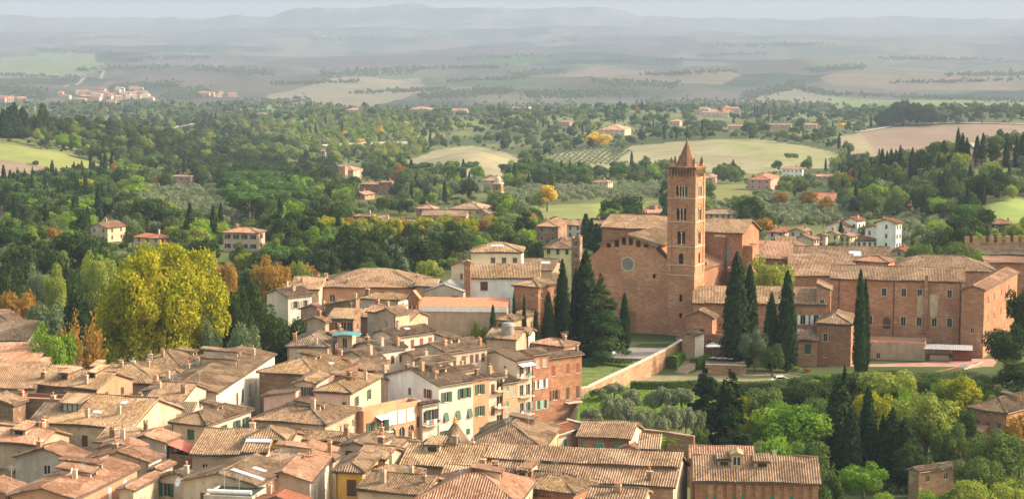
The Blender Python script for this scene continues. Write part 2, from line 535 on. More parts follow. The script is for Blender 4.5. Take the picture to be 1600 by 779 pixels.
# ------------------------------------------------------------------ the land
def make_land():
    pxs = np.linspace(-480, 2080, 732)
    ds = 150 * 1.0073 ** np.arange(0, 702)
    D, PX = np.meshgrid(ds, pxs, indexing='ij')
    X = (PX - 800) / F_PX * D
    Z = hgt(X, D)
    nr, nc = X.shape
    # soil and grass colours
    base = np.zeros((nr, nc, 3))
    n1 = vnoise(X / 60 + 3, D / 80)[..., None]; n2 = vnoise(X / 17, D / 23 + 4)[..., None]
    wood = np.array([0.05, 0.065, 0.022]); grass = np.array([0.15, 0.16, 0.055]); stone = np.array([0.27, 0.22, 0.165])
    k = np.clip(0.35 + 1.3 * n1 + 0.5 * n2, 0, 1)
    base[:] = wood * (1 - k) + grass * k
    town = (sstep(470, 430, D) * sstep(1000, 930, PX))[..., None]
    base = base * (1 - town) + stone * town
    for poly, col in FIELDS:
        w = []
        for i, (a, b) in enumerate(poly):
            w.append(ground(a, b))
        wp = [(p.x, p.y) for p in w]
        m = inpoly(X, D, wp)
        v = (1 + 0.16 * n2 + 0.22 * n1)
        base[m] = (np.array(col) * v)[m]
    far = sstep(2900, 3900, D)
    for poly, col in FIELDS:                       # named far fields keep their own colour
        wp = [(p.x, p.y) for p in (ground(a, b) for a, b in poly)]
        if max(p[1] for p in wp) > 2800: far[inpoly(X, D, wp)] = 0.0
    me = bpy.data.meshes.new('terrain')
    V = np.stack([X, D, Z], -1).reshape(-1, 3)
    idx = np.arange(nr * nc).reshape(nr, nc)
    Q = np.stack([idx[:-1, :-1], idx[:-1, 1:], idx[1:, 1:], idx[1:, :-1]], -1).reshape(-1, 4)
    me.vertices.add(len(V)); me.vertices.foreach_set('co', V.reshape(-1).astype(np.float32))
    me.loops.add(Q.size); me.loops.foreach_set('vertex_index', Q.reshape(-1).astype(np.int32))
    me.polygons.add(len(Q)); me.polygons.foreach_set('loop_start', np.arange(0, Q.size, 4, dtype=np.int32))
    me.polygons.foreach_set('loop_total', np.full(len(Q), 4, np.int32))
    me.polygons.foreach_set('use_smooth', np.ones(len(Q), bool))
    ca = me.color_attributes.new('soil', 'FLOAT_COLOR', 'POINT')
    ca.data.foreach_set('color', np.concatenate([base, far[..., None]], -1).reshape(-1).astype(np.float32))
    t = NT('land')
    at_ = t.n('VertexColor'); at_.layer_name = 'soil'
    tc = t.n('TexCoord')
    wn = t.n('TexNoise'); wn.inputs['Scale'].default_value = 0.0022; wn.inputs['Detail'].default_value = 4
    t.l(tc.outputs['Object'], wn.inputs['Vector'])
    sub = t.n('VectorMath', operation='MULTIPLY_ADD'); t.l(wn.outputs['Color'], sub.inputs[0]); sub.inputs[1].default_value = (700, 900, 0)
    t.l(tc.outputs['Object'], sub.inputs[2])
    vs = t.n('VectorMath', operation='MULTIPLY'); t.l(sub.outputs[0], vs.inputs[0]); vs.inputs[1].default_value = (1 / 420.0, 1 / 520.0, 0)
    vo = t.n('TexVoronoi'); vo.inputs['Scale'].default_value = 1.0; t.l(vs.outputs[0], vo.inputs['Vector'])
    bw = t.n('SeparateColor'); t.l(vo.outputs['Color'], bw.inputs[0])
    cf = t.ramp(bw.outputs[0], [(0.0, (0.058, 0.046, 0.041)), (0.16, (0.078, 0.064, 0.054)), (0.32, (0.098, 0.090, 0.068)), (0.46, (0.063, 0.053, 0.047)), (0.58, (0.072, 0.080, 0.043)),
                                (0.70, (0.086, 0.072, 0.061)), (0.82, (0.020, 0.027, 0.016)), (0.91, (0.104, 0.096, 0.079)), (0.96, (0.043, 0.067, 0.029))], True)  # far soils dulled and cooled, so part of the distance haze sits in colour
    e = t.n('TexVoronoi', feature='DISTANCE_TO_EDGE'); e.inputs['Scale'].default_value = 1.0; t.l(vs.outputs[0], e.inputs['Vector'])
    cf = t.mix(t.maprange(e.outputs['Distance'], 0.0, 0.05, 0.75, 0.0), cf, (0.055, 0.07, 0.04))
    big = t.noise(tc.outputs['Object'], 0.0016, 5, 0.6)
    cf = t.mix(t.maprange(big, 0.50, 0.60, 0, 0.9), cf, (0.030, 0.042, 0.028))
    fine = t.noise(tc.outputs['Object'], 0.05, 5, 0.65)
    nearc = t.mix(t.maprange(fine, 0.35, 0.7, 0.0, 0.45), at_.outputs['Color'], (0.075, 0.085, 0.035))
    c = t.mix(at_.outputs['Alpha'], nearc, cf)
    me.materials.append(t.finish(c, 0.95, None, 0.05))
    me.update()
    o = link(bpy.data.objects.new('terrain', me))
    tag(o, 'rolling green and brown farmland around the town', 'terrain', None, 'structure')


FIELDS = [
    ([(-160, 220), (0, 224), (60, 232), (120, 246), (188, 264), (150, 272), (60, 258), (0, 250), (-160, 246)], (0.20, 0.215, 0.065)),
    ([(-160, 246), (0, 250), (80, 262), (150, 272), (110, 280), (0, 283), (-160, 284)], (0.216, 0.152, 0.108)),
    ([(-160, 284), (0, 283), (110, 280), (60, 294), (0, 297), (-160, 297)], (0.216, 0.208, 0.088)),
    ([(628, 254), (680, 234), (738, 228), (790, 238), (838, 262), (800, 276), (730, 276), (650, 272)], (0.264, 0.224, 0.132)),
    ([(958, 247), (985, 228), (1060, 221), (1150, 217), (1250, 226), (1312, 240), (1318, 262), (1250, 264), (1180, 271), (1100, 270), (1000, 260)], (0.248, 0.216, 0.124)),
    ([(1110, 219), (1200, 219), (1312, 240), (1318, 262), (1220, 255), (1130, 235)], (0.232, 0.224, 0.104)),
    ([(1345, 205), (1420, 196), (1620, 193), (1760, 200), (1760, 236), (1600, 234), (1530, 238), (1450, 250), (1330, 222)], (0.208, 0.140, 0.104)),
    ([(1305, 214), (1345, 207), (1450, 250), (1420, 264), (1330, 247)], (0.232, 0.192, 0.112)),
    ([(1495, 348), (1555, 318), (1640, 314), (1760, 330), (1760, 362), (1600, 370), (1520, 364)], (0.168, 0.216, 0.060)),
    ([(845, 264), (868, 240), (945, 231), (990, 264), (900, 270)], (0.232, 0.216, 0.120)),
    ([(-120, 166), (50, 165), (98, 180), (92, 196), (0, 193), (-120, 190)], (0.200, 0.232, 0.096)),
    ([(925, 318), (1040, 312), (1042, 346), (930, 348)], (0.192, 0.216, 0.060)),
    ([(800, 322), (925, 318), (930, 348), (800, 348)], (0.176, 0.184, 0.064)),
    ([(1108, 290), (1165, 286), (1180, 318), (1112, 322)], (0.160, 0.160, 0.050)),
    ([(335, 172), (420, 148), (510, 124), (655, 121), (664, 140), (600, 162), (480, 172)], (0.163, 0.138, 0.102)),
    ([(345, 176), (400, 160), (470, 166), (520, 164), (510, 178), (400, 180)], (0.132, 0.171, 0.072)),
    ([(1150, 156), (1236, 137), (1305, 150), (1260, 163)], (0.155, 0.135, 0.098)),
    ([(1290, 151), (1420, 157), (1660, 159), (1660, 176), (1300, 171)], (0.121, 0.171, 0.066)),
    ([(860, 120), (930, 104), (1050, 112), (1160, 118), (1130, 132), (960, 130)], (0.122, 0.090, 0.070)),
    ([(1280, 122), (1420, 112), (1650, 118), (1650, 140), (1450, 140), (1300, 134)], (0.127, 0.094, 0.071)),
    ([(0, 90), (140, 84), (165, 108), (110, 122), (0, 122)], (0.116, 0.143, 0.072)),
    ([(560, 225), (640, 200), (700, 210), (640, 240)], (0.180, 0.180, 0.063)),
    ([(905, 690), (900, 640), (955, 600), (1110, 605), (1120, 690)], (0.153, 0.225, 0.041)),
]
make_land()


def strip(name, pts, w, mat, up=0.25, label=None, cat='road', kind='structure', step=12.0):
    """A road or path of width w laid over the terrain along pixel points."""
    P = [ground(a, b) for a, b in pts]
    Q = []
    for a, b in zip(P[:-1], P[1:]):
        n = max(1, int((b - a).length / step))
        for i in range(n): Q.append(a.lerp(b, i / n))
    Q.append(P[-1])
    G = []
    for i, p in enumerate(Q):
        d = (Q[min(i + 1, len(Q) - 1)] - Q[max(i - 1, 0)]); d.z = 0; d.normalize()
        s = Vector((d.y, -d.x, 0)) * w / 2
        z = max(gz(p.x - s.x, p.y - s.y), gz(p.x, p.y), gz(p.x + s.x, p.y + s.y)) + up
        for q in (p - s, p + s): G.append((q.x, q.y, z))
    b = MB(); b.grid(G, len(Q), 2, mat)
    o = b.build(name); tag(o, label, cat, None, kind); return o


MATS['gravel_road'] = m_plain('gravel_road', (0.30, 0.265, 0.215), 0.95, 0.12)
MATS['asphalt'] = m_plain('asphalt', (0.10, 0.10, 0.10), 0.9, 0.12)
strip('road', [(240, 212), (262, 202), (285, 197), (322, 193), (356, 188)], 15, 'gravel_road', 1.0, 'pale road curving through the valley woods')
strip('road', [(258, 176), (275, 182), (268, 196)], 8, 'dirt_track', 1.0, 'pale lane dropping from the hazy village')
strip('road', [(100, 138), (125, 130), (160, 118), (165, 104)], 10, 'dirt_track', 2.0, 'thin pale track climbing the far left hill')
strip('road', [(1395, 255), (1450, 242), (1530, 235), (1620, 232)], 6, 'gravel_road', 0.6, 'pale track along the edge of the brown field')
strip('road', [(1330, 208), (1400, 196), (1500, 193), (1640, 197)], 7, 'gravel_road', 0.8, 'pale track behind the brown field')
# ------------------------------------------------------------------ houses
TS = 0.345      # spacing of the tile rows, metres


def slope(b, pts, mat, tiled=True, th=0.16, wob=None):
    """One roof slope; pts[0], pts[1] are the eave edge. Boards below, rows of round tiles above."""
    pts = [Vector(p) for p in pts]
    e = (pts[1] - pts[0]).normalized()
    n = Vector((0, 0, 0))
    for i in range(len(pts)):
        n += (pts[i] - pts[0]).cross(pts[(i + 1) % len(pts)] - pts[0])
    if n.length < 1e-6: return
    n.normalize()
    if n.z < 0: n = -n
    s = n.cross(e)
    if s.z < 0: s = -s
    b.prism([p - n * 0.01 for p in pts], -n * th, 'eave')
    q = [((p - pts[0]).dot(e), (p - pts[0]).dot(s)) for p in pts]
    u0 = min(a for a, _ in q); u1 = max(a for a, _ in q)
    step = TS / 4 if tiled else max(0.5, (u1 - u0) / 12)
    k = max(2, int((u1 - u0) / step))
    nv = 5 if tiled else 2
    P = []; UV = []; ph = rnd.random() * 9
    prof = (0.0, 0.13, 0.18, 0.13) if tiled else (0.03,) * 4
    us = [u0 + (u1 - u0) * (i + (rnd.uniform(-.22, .22) if 0 < i < k and tiled else 0)) / k for i in range(k + 1)]
    for i, u in enumerate(us):
        uu = min(max(u, u0 + 1e-4), u1 - 1e-4)
        hits = []
        for j in range(len(q)):
            a, c = q[j], q[(j + 1) % len(q)]
            if (a[0] - uu) * (c[0] - uu) <= 0 and abs(a[0] - c[0]) > 1e-9:
                hits.append(a[1] + (c[1] - a[1]) * (uu - a[0]) / (c[0] - a[0]))
        if not hits: hits = [0, 0]
        v0, v1 = min(hits), max(hits)
        hh = prof[i % 4]
        row = i / 4.0 + 0.5 if tiled else u / TS
        for j in range(nv):
            v = v0 + (v1 - v0) * j / (nv - 1)
            sag = 0.055 * (math.sin(u * 0.7 + ph) + math.sin(v * 0.9 + u * 0.23 + ph * 2)) if tiled else 0
            P.append(pts[0] + e * u + s * v + n * (hh + 0.03 + sag))
            UV.append((row, v / 0.42))
    b.grid(P, len(us), nv, mat, UV)


def ridge(b, p, q, mat, r=0.17):
    p = Vector(p); q = Vector(q); L = (q - p).length
    if L < 0.1: return
    k = max(2, int(L / 1.2) + 1)
    pts = [p.lerp(q, i / (k - 1)) + Vector((0, 0, 0.10 + 0.05 * math.sin(i * 1.7))) for i in range(k)]
    s0 = len(b.f)
    b.tube(pts, r, mat, 6)
    for i in range(s0, len(b.f)):
        if len(b.f[i]) == 4: b.uv[i] = [(i * 1.0, i * 3.1)] * 4


def wall_face(b, P0, dx, W, z0, z1, ops, mat, nrm):
    """Wall rectangle from P0 along unit dx with real window openings; ops: (s0,s1,z0,z1). Reveals go in along -nrm."""
    P0 = Vector(P0)
    xs = sorted({0.0, W} | {round(o[0], 3) for o in ops} | {round(o[1], 3) for o in ops})
    zs = sorted({z0, z1} | {round(o[2], 3) for o in ops} | {round(o[3], 3) for o in ops})
    pt = lambda s, z, k=0.0: (P0.x + dx[0] * s - nrm[0] * k, P0.y + dx[1] * s - nrm[1] * k, z)
    for i in range(len(xs) - 1):
        for j in range(len(zs) - 1):
            cx = (xs[i] + xs[i + 1]) / 2; cz = (zs[j] + zs[j + 1]) / 2
            if any(o[0] < cx < o[1] and o[2] < cz < o[3] for o in ops): continue
            b.poly([pt(xs[i], zs[j]), pt(xs[i + 1], zs[j]), pt(xs[i + 1], zs[j + 1]), pt(xs[i], zs[j + 1])], mat)
    r = 0.2
    for (a, c, d, e) in ops:
        for (p, q) in (((a, d), (c, d)), ((c, d), (c, e)), ((c, e), (a, e)), ((a, e), (a, d))):
            b.poly([pt(*p), pt(*q), pt(*q, r), pt(*p, r)], mat)


def window(parent, P0, dx, nrm, s0, s1, z0, z1, style, arched=False, name='window'):
    """Window in an opening: glass and frame set back; surround and shutters proud of the wall."""
    P0 = Vector(P0); dx = Vector((dx[0], dx[1], 0)); nn = Vector((nrm[0], nrm[1], 0))
    pt = lambda s, z, k=0.0: P0 * 1.0 + dx * s + nn * k + Vector((0, 0, z - P0.z))
    w = s1 - s0; h = z1 - z0
    b = MB()
    def bx(a, c, d, e, k0, k1, mat):
        b.obox(pt((a + c) / 2, (d + e) / 2, (k0 + k1) / 2), dx * (c - a) / 2, nn * (k1 - k0) / 2, (0, 0, (e - d) / 2), mat)
    st = style[0]; colr = style[1:]
    shm = MATS['sh_' + (colr or 'g')]
    if st == 'c':                                  # closed shutters
        bx(s0, s1, z0, z1, -0.14, -0.11, 'glass')
    else:
        bx(s0, s1, z0, z1, -0.17, -0.14, 'glass')
        fm = 'frame' if colr != 'w' else 'sh_w'
        t = 0.055
        bx(s0, s0 + t, z0, z1, -0.138, -0.10, fm); bx(s1 - t, s1, z0, z1, -0.138, -0.10, fm)
        bx(s0 + t, s1 - t, z1 - t, z1, -0.137, -0.10, fm); bx(s0 + t, s1 - t, z0, z0 + t, -0.137, -0.10, fm)
        bx((s0 + s1) / 2 - 0.03, (s0 + s1) / 2 + 0.03, z0 + t, z1 - t, -0.137, -0.105, fm)
    bx(s0 - 0.1, s1 + 0.1, z0 - 0.1, z0 - 0.005, 0.003, 0.1, 'stone_frame')
    if st in 'f':
        bx(s0 - 0.14, s0 - 0.003, z0, z1 + 0.13, 0.003, 0.06, 'stone_frame'); bx(s1 + 0.003, s1 + 0.14, z0, z1 + 0.13, 0.003, 0.06, 'stone_frame')
        bx(s0 - 0.003, s1 + 0.003, z1 + 0.003, z1 + 0.13, 0.003, 0.055, 'stone_frame')
    if arched:
        rr = w / 2; pts = [(s0, z1), (s0, z1 - rr)]
        arc = [((s0 + s1) / 2 - rr * math.cos(math.pi * i / 8), z1 - rr + rr * math.sin(math.pi * i / 8)) for i in range(9)]
        for i in range(8):
            cx = s0 if i < 4 else s1
            b.poly([pt(*arc[i], -0.02), pt(*arc[i + 1], -0.02), pt(cx, z1, -0.02)], 'stone_frame')
    o = b.build(name, parent)
    if st == 'o':                                  # open shutters lie against the wall on both sides
        lw = w / 2 + 0.04
        for sg in (-1, 1):
            c = MB(); a0 = (s0 - lw - 0.02) if sg < 0 else (s1 + 0.02)
            tilt = rnd.choice((0.02, 0.02, 0.05, 0.12, 0.3))
            p = pt(a0 + lw / 2, (z0 + z1) / 2, 0.045 + tilt * lw * 0.5)
            ax = (dx + nn * (tilt * sg)).normalized()
            c.obox(p, ax * lw / 2, ax.cross(Vector((0, 0, 1))) * 0.02, (0, 0, h / 2), shm)
            for k in range(1, 6):
                c.obox(pt(a0 + lw / 2, z0 + h * k / 6, 0.07 + tilt * lw * .5), ax * (lw / 2 - 0.05), ax.cross(Vector((0, 0, 1))) * 0.012, (0, 0, 0.025), shm)
            c.build('shutter', o)
    elif st == 'c':
        for sg in (0, 1):
            c = MB(); a0 = s0 + sg * w / 2 + 0.01; a1 = a0 + w / 2 - 0.02
            c.obox(pt((a0 + a1) / 2, (z0 + z1) / 2, -0.04), dx * (a1 - a0) / 2, nn * 0.02, (0, 0, h / 2), shm)
            for k in range(1, 6):
                c.obox(pt((a0 + a1) / 2, z0 + h * k / 6, -0.01), dx * ((a1 - a0) / 2 - 0.05), nn * 0.012, (0, 0, 0.025), shm)
            c.build('shutter', o)
    elif st == 't':                                # hung shutter tilted outwards (Siena style)
        c = MB()
        c.obox(pt((s0 + s1) / 2, (z0 + z1) / 2 + h * .06, 0.16), dx * (w / 2), nn * 0.02, Vector((0, 0, h * .42)) - nn * 0.2, shm)
        c.build('shutter', o)
    return o


def chimney(parent, p, h=1.3, mat='brick', w=0.32, kind=0):
    b = MB(); x, y, z = p
    b.box(x - w, x + w, y - w * .8, y + w * .8, z - 0.9, z + h, mat)
    b.box(x - w - .07, x + w + .07, y - w * .8 - .07, y + w * .8 + .07, z + h + .002, z + h + .1, 'mortar')
    if kind == 0:
        for sx in (-1, 1):
            b.box(x + sx * w * .75 - .07, x + sx * w * .75 + .07, y - w * .7, y + w * .7, z + h + .102, z + h + .36, mat)
        b.poly([(x - w - .1, y - w, z + h + .37), (x + w + .1, y - w, z + h + .37), (x + w + .1, y, z + h + .55), (x - w - .1, y, z + h + .55)], 'terracotta')
        b.poly([(x - w - .1, y + w, z + h + .37), (x + w + .1, y + w, z + h + .37), (x + w + .1, y, z + h + .55), (x - w - .1, y, z + h + .55)], 'terracotta')
    else:
        b.lathe((x, y, z + h + .1), [(.13, 0), (.15, .4), (.2, .42), (.2, .5), (0, .62)], 'terracotta', 8)
    return b.build('chimney', parent)


def antenna(parent, p, h=2.2):
    b = MB(); x, y, z = p
    b.tube([(x, y, z - .4), (x, y, z + h)], 0.03, 'pale_metal', 4)
    for k in range(4):
        q = z + h - .1 - k * .18
        b.tube([(x - .45 + .06 * k, y - .2, q), (x + .45 - .06 * k, y + .2, q)], 0.016, 'pale_metal', 4)
    return b.build('antenna', parent)


def dish(parent, p, r=0.5, face=(-.5, -.8, .3)):
    b = MB(); f = Vector(face).normalized(); a = f.cross(Vector((0, 0, 1))).normalized(); c = f.cross(a)
    P = []
    for i in range(5):
        t = i / 4
        for k in range(13):
            g = 2 * math.pi * k / 12
            P.append(Vector(p) + (a * math.cos(g) + c * math.sin(g)) * r * t + f * (0.3 * r * t * t))
    b.grid(P, 5, 13, 'sh_w')
    b.tube([Vector(p) - Vector((0, 0, 1.2)), Vector(p)], 0.035, 'pale_metal', 5)
    b.tube([Vector(p), Vector(p) + f * r * .8], 0.02, 'metal', 4)
    return b.build('satellite_dish', parent)


HOUSES = []


def H(label, x0, y0, d, a, xl=None, xr=None, roof='gu', wall='cream', tile='tan', W=None, D=None, pitch=0.33, win=(), ch=1, ov=0.4,
      name='house', cat='house', group=None, base=None, tiled=True, sky=0, ant=0, wall2=None, par=0.9, rmat=None, tier=0, hgt_=None):
    """House from its nearest eave corner (pixel x0,y0 at forward distance d). Local frame: x runs along the front wall
    (the house lies at x in [-W,0]), y runs back along the right wall; a turns the front wall to face left."""
    if d < 0:
        r_ = ray(x0, y0); d = -d * r_.y / (-r_.z)
    C = at(x0, y0, d)
    ar = R(a); ca, sa = math.cos(ar), math.sin(ar)
    zr = C.z - CAMZ
    if W is None:
        k = (xl - 800) / F_PX
        W = (C.x - k * (C.y * CP - zr * SP)) / (ca + k * sa * CP)
    if D is None:
        if xr is None: D = 9.0
        else:
            k = (xr - 800) / F_PX
            D = (k * (C.y * CP - zr * SP) - C.x) / (sa - k * ca * CP)
            if D < 0 or D > 45: D = 9.0
    W = max(1.2, min(W, 70)); D = max(1.2, D)
    fr = lambda x, y: (C.x + x * ca + y * sa, C.y - x * sa + y * ca)
    cs = [fr(x, y) for x in (-W, 0) for y in (0, D)]
    zb = (min(gz(*c) for c in cs) - 0.4) if base is None else base
    if hgt_ is not None: zb = C.z - hgt_
    T = empty(name, (C.x, C.y, zb), -ar)
    tag(T, label, cat, group)
    ze = C.z - zb
    wm = MATS.get('plaster_' + wall) or MATS[wall]
    w2 = wm if wall2 is None else (MATS.get('plaster_' + wall2) or MATS[wall2])
    tm = MATS['tile_' + tile] if rmat is None else MATS[rmat]
    # ---- windows
    faces = {'F': ((-W, 0, 0), (1, 0), W, (0, -1)), 'R': ((0, 0, 0), (0, 1), D, (1, 0)),
             'L': ((-W, D, 0), (0, -1), D, (-1, 0)), 'B': ((0, D, 0), (-1, 0), W, (0, 1))}
    ops = {k: [] for k in faces}; wl = []
    auto = list(win)
    if d < 470 and cat == 'house' and tiled:
        wq = random.Random(int(x0 * 31 + y0))
        for f, L in (('F', W), ('R', D)):
            if any(w[0] == f for w in auto) or L < 4.5 or (f == 'R' and roof == 'gu' and L < 6): continue
            n = max(1, int(L / wq.uniform(3.2, 5.0)))
            xs = [(i + .5) / n + wq.uniform(-.06, .06) for i in range(n) if wq.random() < .75]
            st = wq.choice(('cb', 'p', 'og', 'cb', 'cy', 'ob', 'pw'))
            if xs: auto.append((f, xs, [wq.uniform(1.0, 1.7), wq.uniform(4.4, 5.0)], st, (wq.uniform(.75, 1.05), wq.uniform(1.1, 1.7))))
    for w in auto:
        f, n, tops, style = w[:4]
        ww, wh = (w[4] if len(w) > 4 else (0.95, 1.45))
        lo, hi = (w[5] if len(w) > 5 else (0.0, 1.0))
        P0, dx, L, nr = faces[f]
        xs = n if isinstance(n, (list, tuple)) else [lo + (hi - lo) * (i + 0.5) / n for i in range(n)]
        for tp in tops:
            for fx in xs:
                s = fx * L; z1 = ze - tp; z0 = z1 - wh
                if s - ww / 2 < 0.15 or s + ww / 2 > L - 0.15 or z0 < 0.3: continue
                o = (s - ww / 2, s + ww / 2, z0, z1)
                if any(o[0] < q[1] + .1 and o[1] > q[0] - .1 and o[2] < q[3] + .1 and o[3] > q[2] - .1 for q in ops[f]): continue
                ops[f].append(o); wl.append((f, o, style))
    b = MB()
    for f, (P0, dx, L, nr) in faces.items():
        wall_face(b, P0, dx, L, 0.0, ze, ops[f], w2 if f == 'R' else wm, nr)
    # ---- roof
    rb = MB(); p = pitch; o = ov; ez = -o * p; ridge_z = ze
    t0 = 0.05
    if roof == 'gu':
        hz = D / 2 * p; ridge_z = ze + hz
        if tier:                                   # the upper half of the front slope lies a step higher
            yq = D * tier; zq = ze + yq * p + t0
            slope(rb, [(-W - o, -o, ze + ez + t0), (o, -o, ze + ez + t0), (o, yq + .2, zq + .2 * p), (-W - o, yq + .2, zq + .2 * p)], tm, tiled)
            slope(rb, [(-W - o, yq, zq + .42), (o, yq, zq + .42), (o, D / 2, ze + hz + .4), (-W - o, D / 2, ze + hz + .4)], tm, tiled)
            rb.box(-W, 0, yq + .1, yq + .3, zq - .3, zq + .3, 'eave')
        else:
            slope(rb, [(-W - o, -o, ze + ez + t0), (o, -o, ze + ez + t0), (o, D / 2, ze + hz + t0), (-W - o, D / 2, ze + hz + t0)], tm, tiled)
        slope(rb, [(-W - o, D + o, ze + ez + t0), (o, D + o, ze + ez + t0), (o, D / 2, ze + hz + t0), (-W - o, D / 2, ze + hz + t0)], tm, tiled)
        ridge(rb, (-W - o, D / 2, ze + hz + t0), (o, D / 2, ze + hz + t0), tm)
        for x in (0, -W): b.poly([(x, 0, ze), (x, D, ze), (x, D / 2, ze + hz)], w2 if x == 0 else wm)
    elif roof == 'gv':
        hz = W / 2 * p; ridge_z = ze + hz
        slope(rb, [(o, -o, ze + ez + t0), (o, D + o, ze + ez + t0), (-W / 2, D + o, ze + hz + t0), (-W / 2, -o, ze + hz + t0)], tm, tiled)
        slope(rb, [(-W - o, -o, ze + ez + t0), (-W - o, D + o, ze + ez + t0), (-W / 2, D + o, ze + hz + t0), (-W / 2, -o, ze + hz + t0)], tm, tiled)
        ridge(rb, (-W / 2, -o, ze + hz + t0), (-W / 2, D + o, ze + hz + t0), tm)
        for y in (0, D): b.poly([(0, y, ze), (-W, y, ze), (-W / 2, y, ze + hz)], wm)
    elif roof in ('hip', 'pyr'):
        z0 = ze + ez + t0; A = (-W - o, -o, z0); B = (o, -o, z0); Cc = (o, D + o, z0); Dd = (-W - o, D + o, z0)
        if W >= D:
            r = D / 2; hz = (D / 2 + o) * p; r1 = (-W + r, D / 2, z0 + hz); r2 = (-r, D / 2, z0 + hz)
        else:
            r = W / 2; hz = (W / 2 + o) * p; r1 = (-W / 2, r, z0 + hz); r2 = (-W / 2, D - r, z0 + hz)
        ridge_z = z0 + hz
        if W >= D:
            slope(rb, [A, B, r2, r1], tm, tiled); slope(rb, [Cc, Dd, r1, r2], tm, tiled)
            slope(rb, [B, Cc, r2], tm, tiled); slope(rb, [Dd, A, r1], tm, tiled)
            for s, e in ((A, r1), (Dd, r1), (B, r2), (Cc, r2), (r1, r2)): ridge(rb, s, e, tm)
        else:
            slope(rb, [A, B, r1], tm, tiled); slope(rb, [Cc, Dd, r2], tm, tiled)
            slope(rb, [B, Cc, r2, r1], tm, tiled); slope(rb, [Dd, A, r1, r2], tm, tiled)
            for s, e in ((A, r1), (B, r1), (Cc, r2), (Dd, r2), (r1, r2)): ridge(rb, s, e, tm)
    elif roof in ('sf', 'sr', 'sl'):
        if roof == 'sf':
            hz = D * p
            slope(rb, [(-W - o, -o, ze + ez + t0), (o, -o, ze + ez + t0), (o, D + .1, ze + hz + t0), (-W - o, D + .1, ze + hz + t0)], tm, tiled)
            for x in (0, -W): b.poly([(x, 0, ze), (x, D, ze), (x, D, ze + hz)], w2 if x == 0 else wm)
            b.poly([(0, D, ze), (-W, D, ze), (-W, D, ze + hz), (0, D, ze + hz)], wm)
        elif roof == 'sr':
            hz = W * p
            slope(rb, [(o, -o, ze + ez + t0), (o, D + o, ze + ez + t0), (-W - .1, D + o, ze + hz + t0), (-W - .1, -o, ze + hz + t0)], tm, tiled)
            for y in (0, D): b.poly([(0, y, ze), (-W, y, ze), (-W, y, ze + hz)], wm)
            b.poly([(-W, 0, ze), (-W, D, ze), (-W, D, ze + hz), (-W, 0, ze + hz)], wm)
        else:
            hz = W * p
            slope(rb, [(-W - o, -o, ze + ez + t0), (-W - o, D + o, ze + ez + t0), (.1, D + o, ze + hz + t0), (.1, -o, ze + hz + t0)], tm, tiled)
            for y in (0, D): b.poly([(0, y, ze), (-W, y, ze), (0, y, ze + hz)], wm)
            b.poly([(0, 0, ze), (0, D, ze), (0, D, ze + hz), (0, 0, ze + hz)], w2)
        ridge_z = ze + hz
    elif roof == 'flat':
        tt = 0.22
        rb.box(-W + tt, -tt, tt, D - tt, ze - par - .1, ze - par, MATS['terracotta'] if rmat is None else tm)
        b.poly([(-W, 0, ze), (0, 0, ze), (-tt, tt, ze), (-W + tt, tt, ze)], wm); b.poly([(0, 0, ze), (0, D, ze), (-tt, D - tt, ze), (-tt, tt, ze)], wm)
        b.poly([(0, D, ze), (-W, D, ze), (-W + tt, D - tt, ze), (-tt, D - tt, ze)], wm); b.poly([(-W, D, ze), (-W, 0, ze), (-W + tt, tt, ze), (-W + tt, D - tt, ze)], wm)
        q = [(-W + tt, tt), (-tt, tt), (-tt, D - tt), (-W + tt, D - tt)]
        for i in range(4):
            m, n2 = q[i], q[(i + 1) % 4]
            b.poly([(*m, ze - par), (*n2, ze - par), (*n2, ze), (*m, ze)], wm)
    wo_ = b.build('wall', T)
    aq = random.Random(int(x0 * 17 + y0 * 3))
    if cat == 'house' and name == 'house' and tiled and d < 420 and W > 6.5 and ze > 6 and aq.random() < .5:   # a lean-to against the front wall
        m = MB(); wa = W * aq.uniform(.3, .5); xa = -W + aq.uniform(.1, 1) * (W - wa); da = aq.uniform(1.8, 3.0); za = ze * aq.uniform(.62, .78)
        wall_face(m, (xa, -da, 0), (1, 0), wa, 0, za - .8, [(wa / 2 - .45, wa / 2 + .45, za - 2.4, za - 1.3)] if wa > 2.2 else [], wm, (0, -1))
        for xx in (xa, xa + wa): m.poly([(xx, -da, 0), (xx, -.003, 0), (xx, -.003, za), (xx, -da, za - .8)], w2)
        if wa > 2.2: m.poly([(xa + wa / 2 - .45, -da + .15, za - 2.4), (xa + wa / 2 + .45, -da + .15, za - 2.4), (xa + wa / 2 + .45, -da + .15, za - 1.3), (xa + wa / 2 - .45, -da + .15, za - 1.3)], 'glass')
        ao = m.build('annexe', T); m = MB()
        slope(m, [(xa - .25, -da - .3, za - .8), (xa + wa + .25, -da - .3, za - .8), (xa + wa + .25, -.01, za + .12), (xa - .25, -.01, za + .12)], MATS['tile_' + aq.choice(('tan', 'pink', 'brown', 'gold'))])
        m.build('annexe_roof', ao)
    ro = rb.build('roof', T)
    for f, op, style in wl:
        P0, dx, L, nr = faces[f]
        window(T, P0, dx, nr, *op, style.replace('a', '', 1) if style[0] == 'a' else style, style[0] == 'a')
    # ---- roof furniture
    def roofz(x, y):
        if roof == 'gu': return ze + (D / 2 - abs(y - D / 2)) * p
        if roof == 'gv': return ze + (W / 2 - abs(x + W / 2)) * p
        if roof == 'sf': return ze + y * p
        if roof == 'sr': return ze - x * p
        if roof == 'sl': return ze + (W + x) * p
        if roof == 'flat': return ze - par
        return ze + min(D / 2 - abs(y - D / 2), W / 2 - abs(x + W / 2)) * p
    spots = []
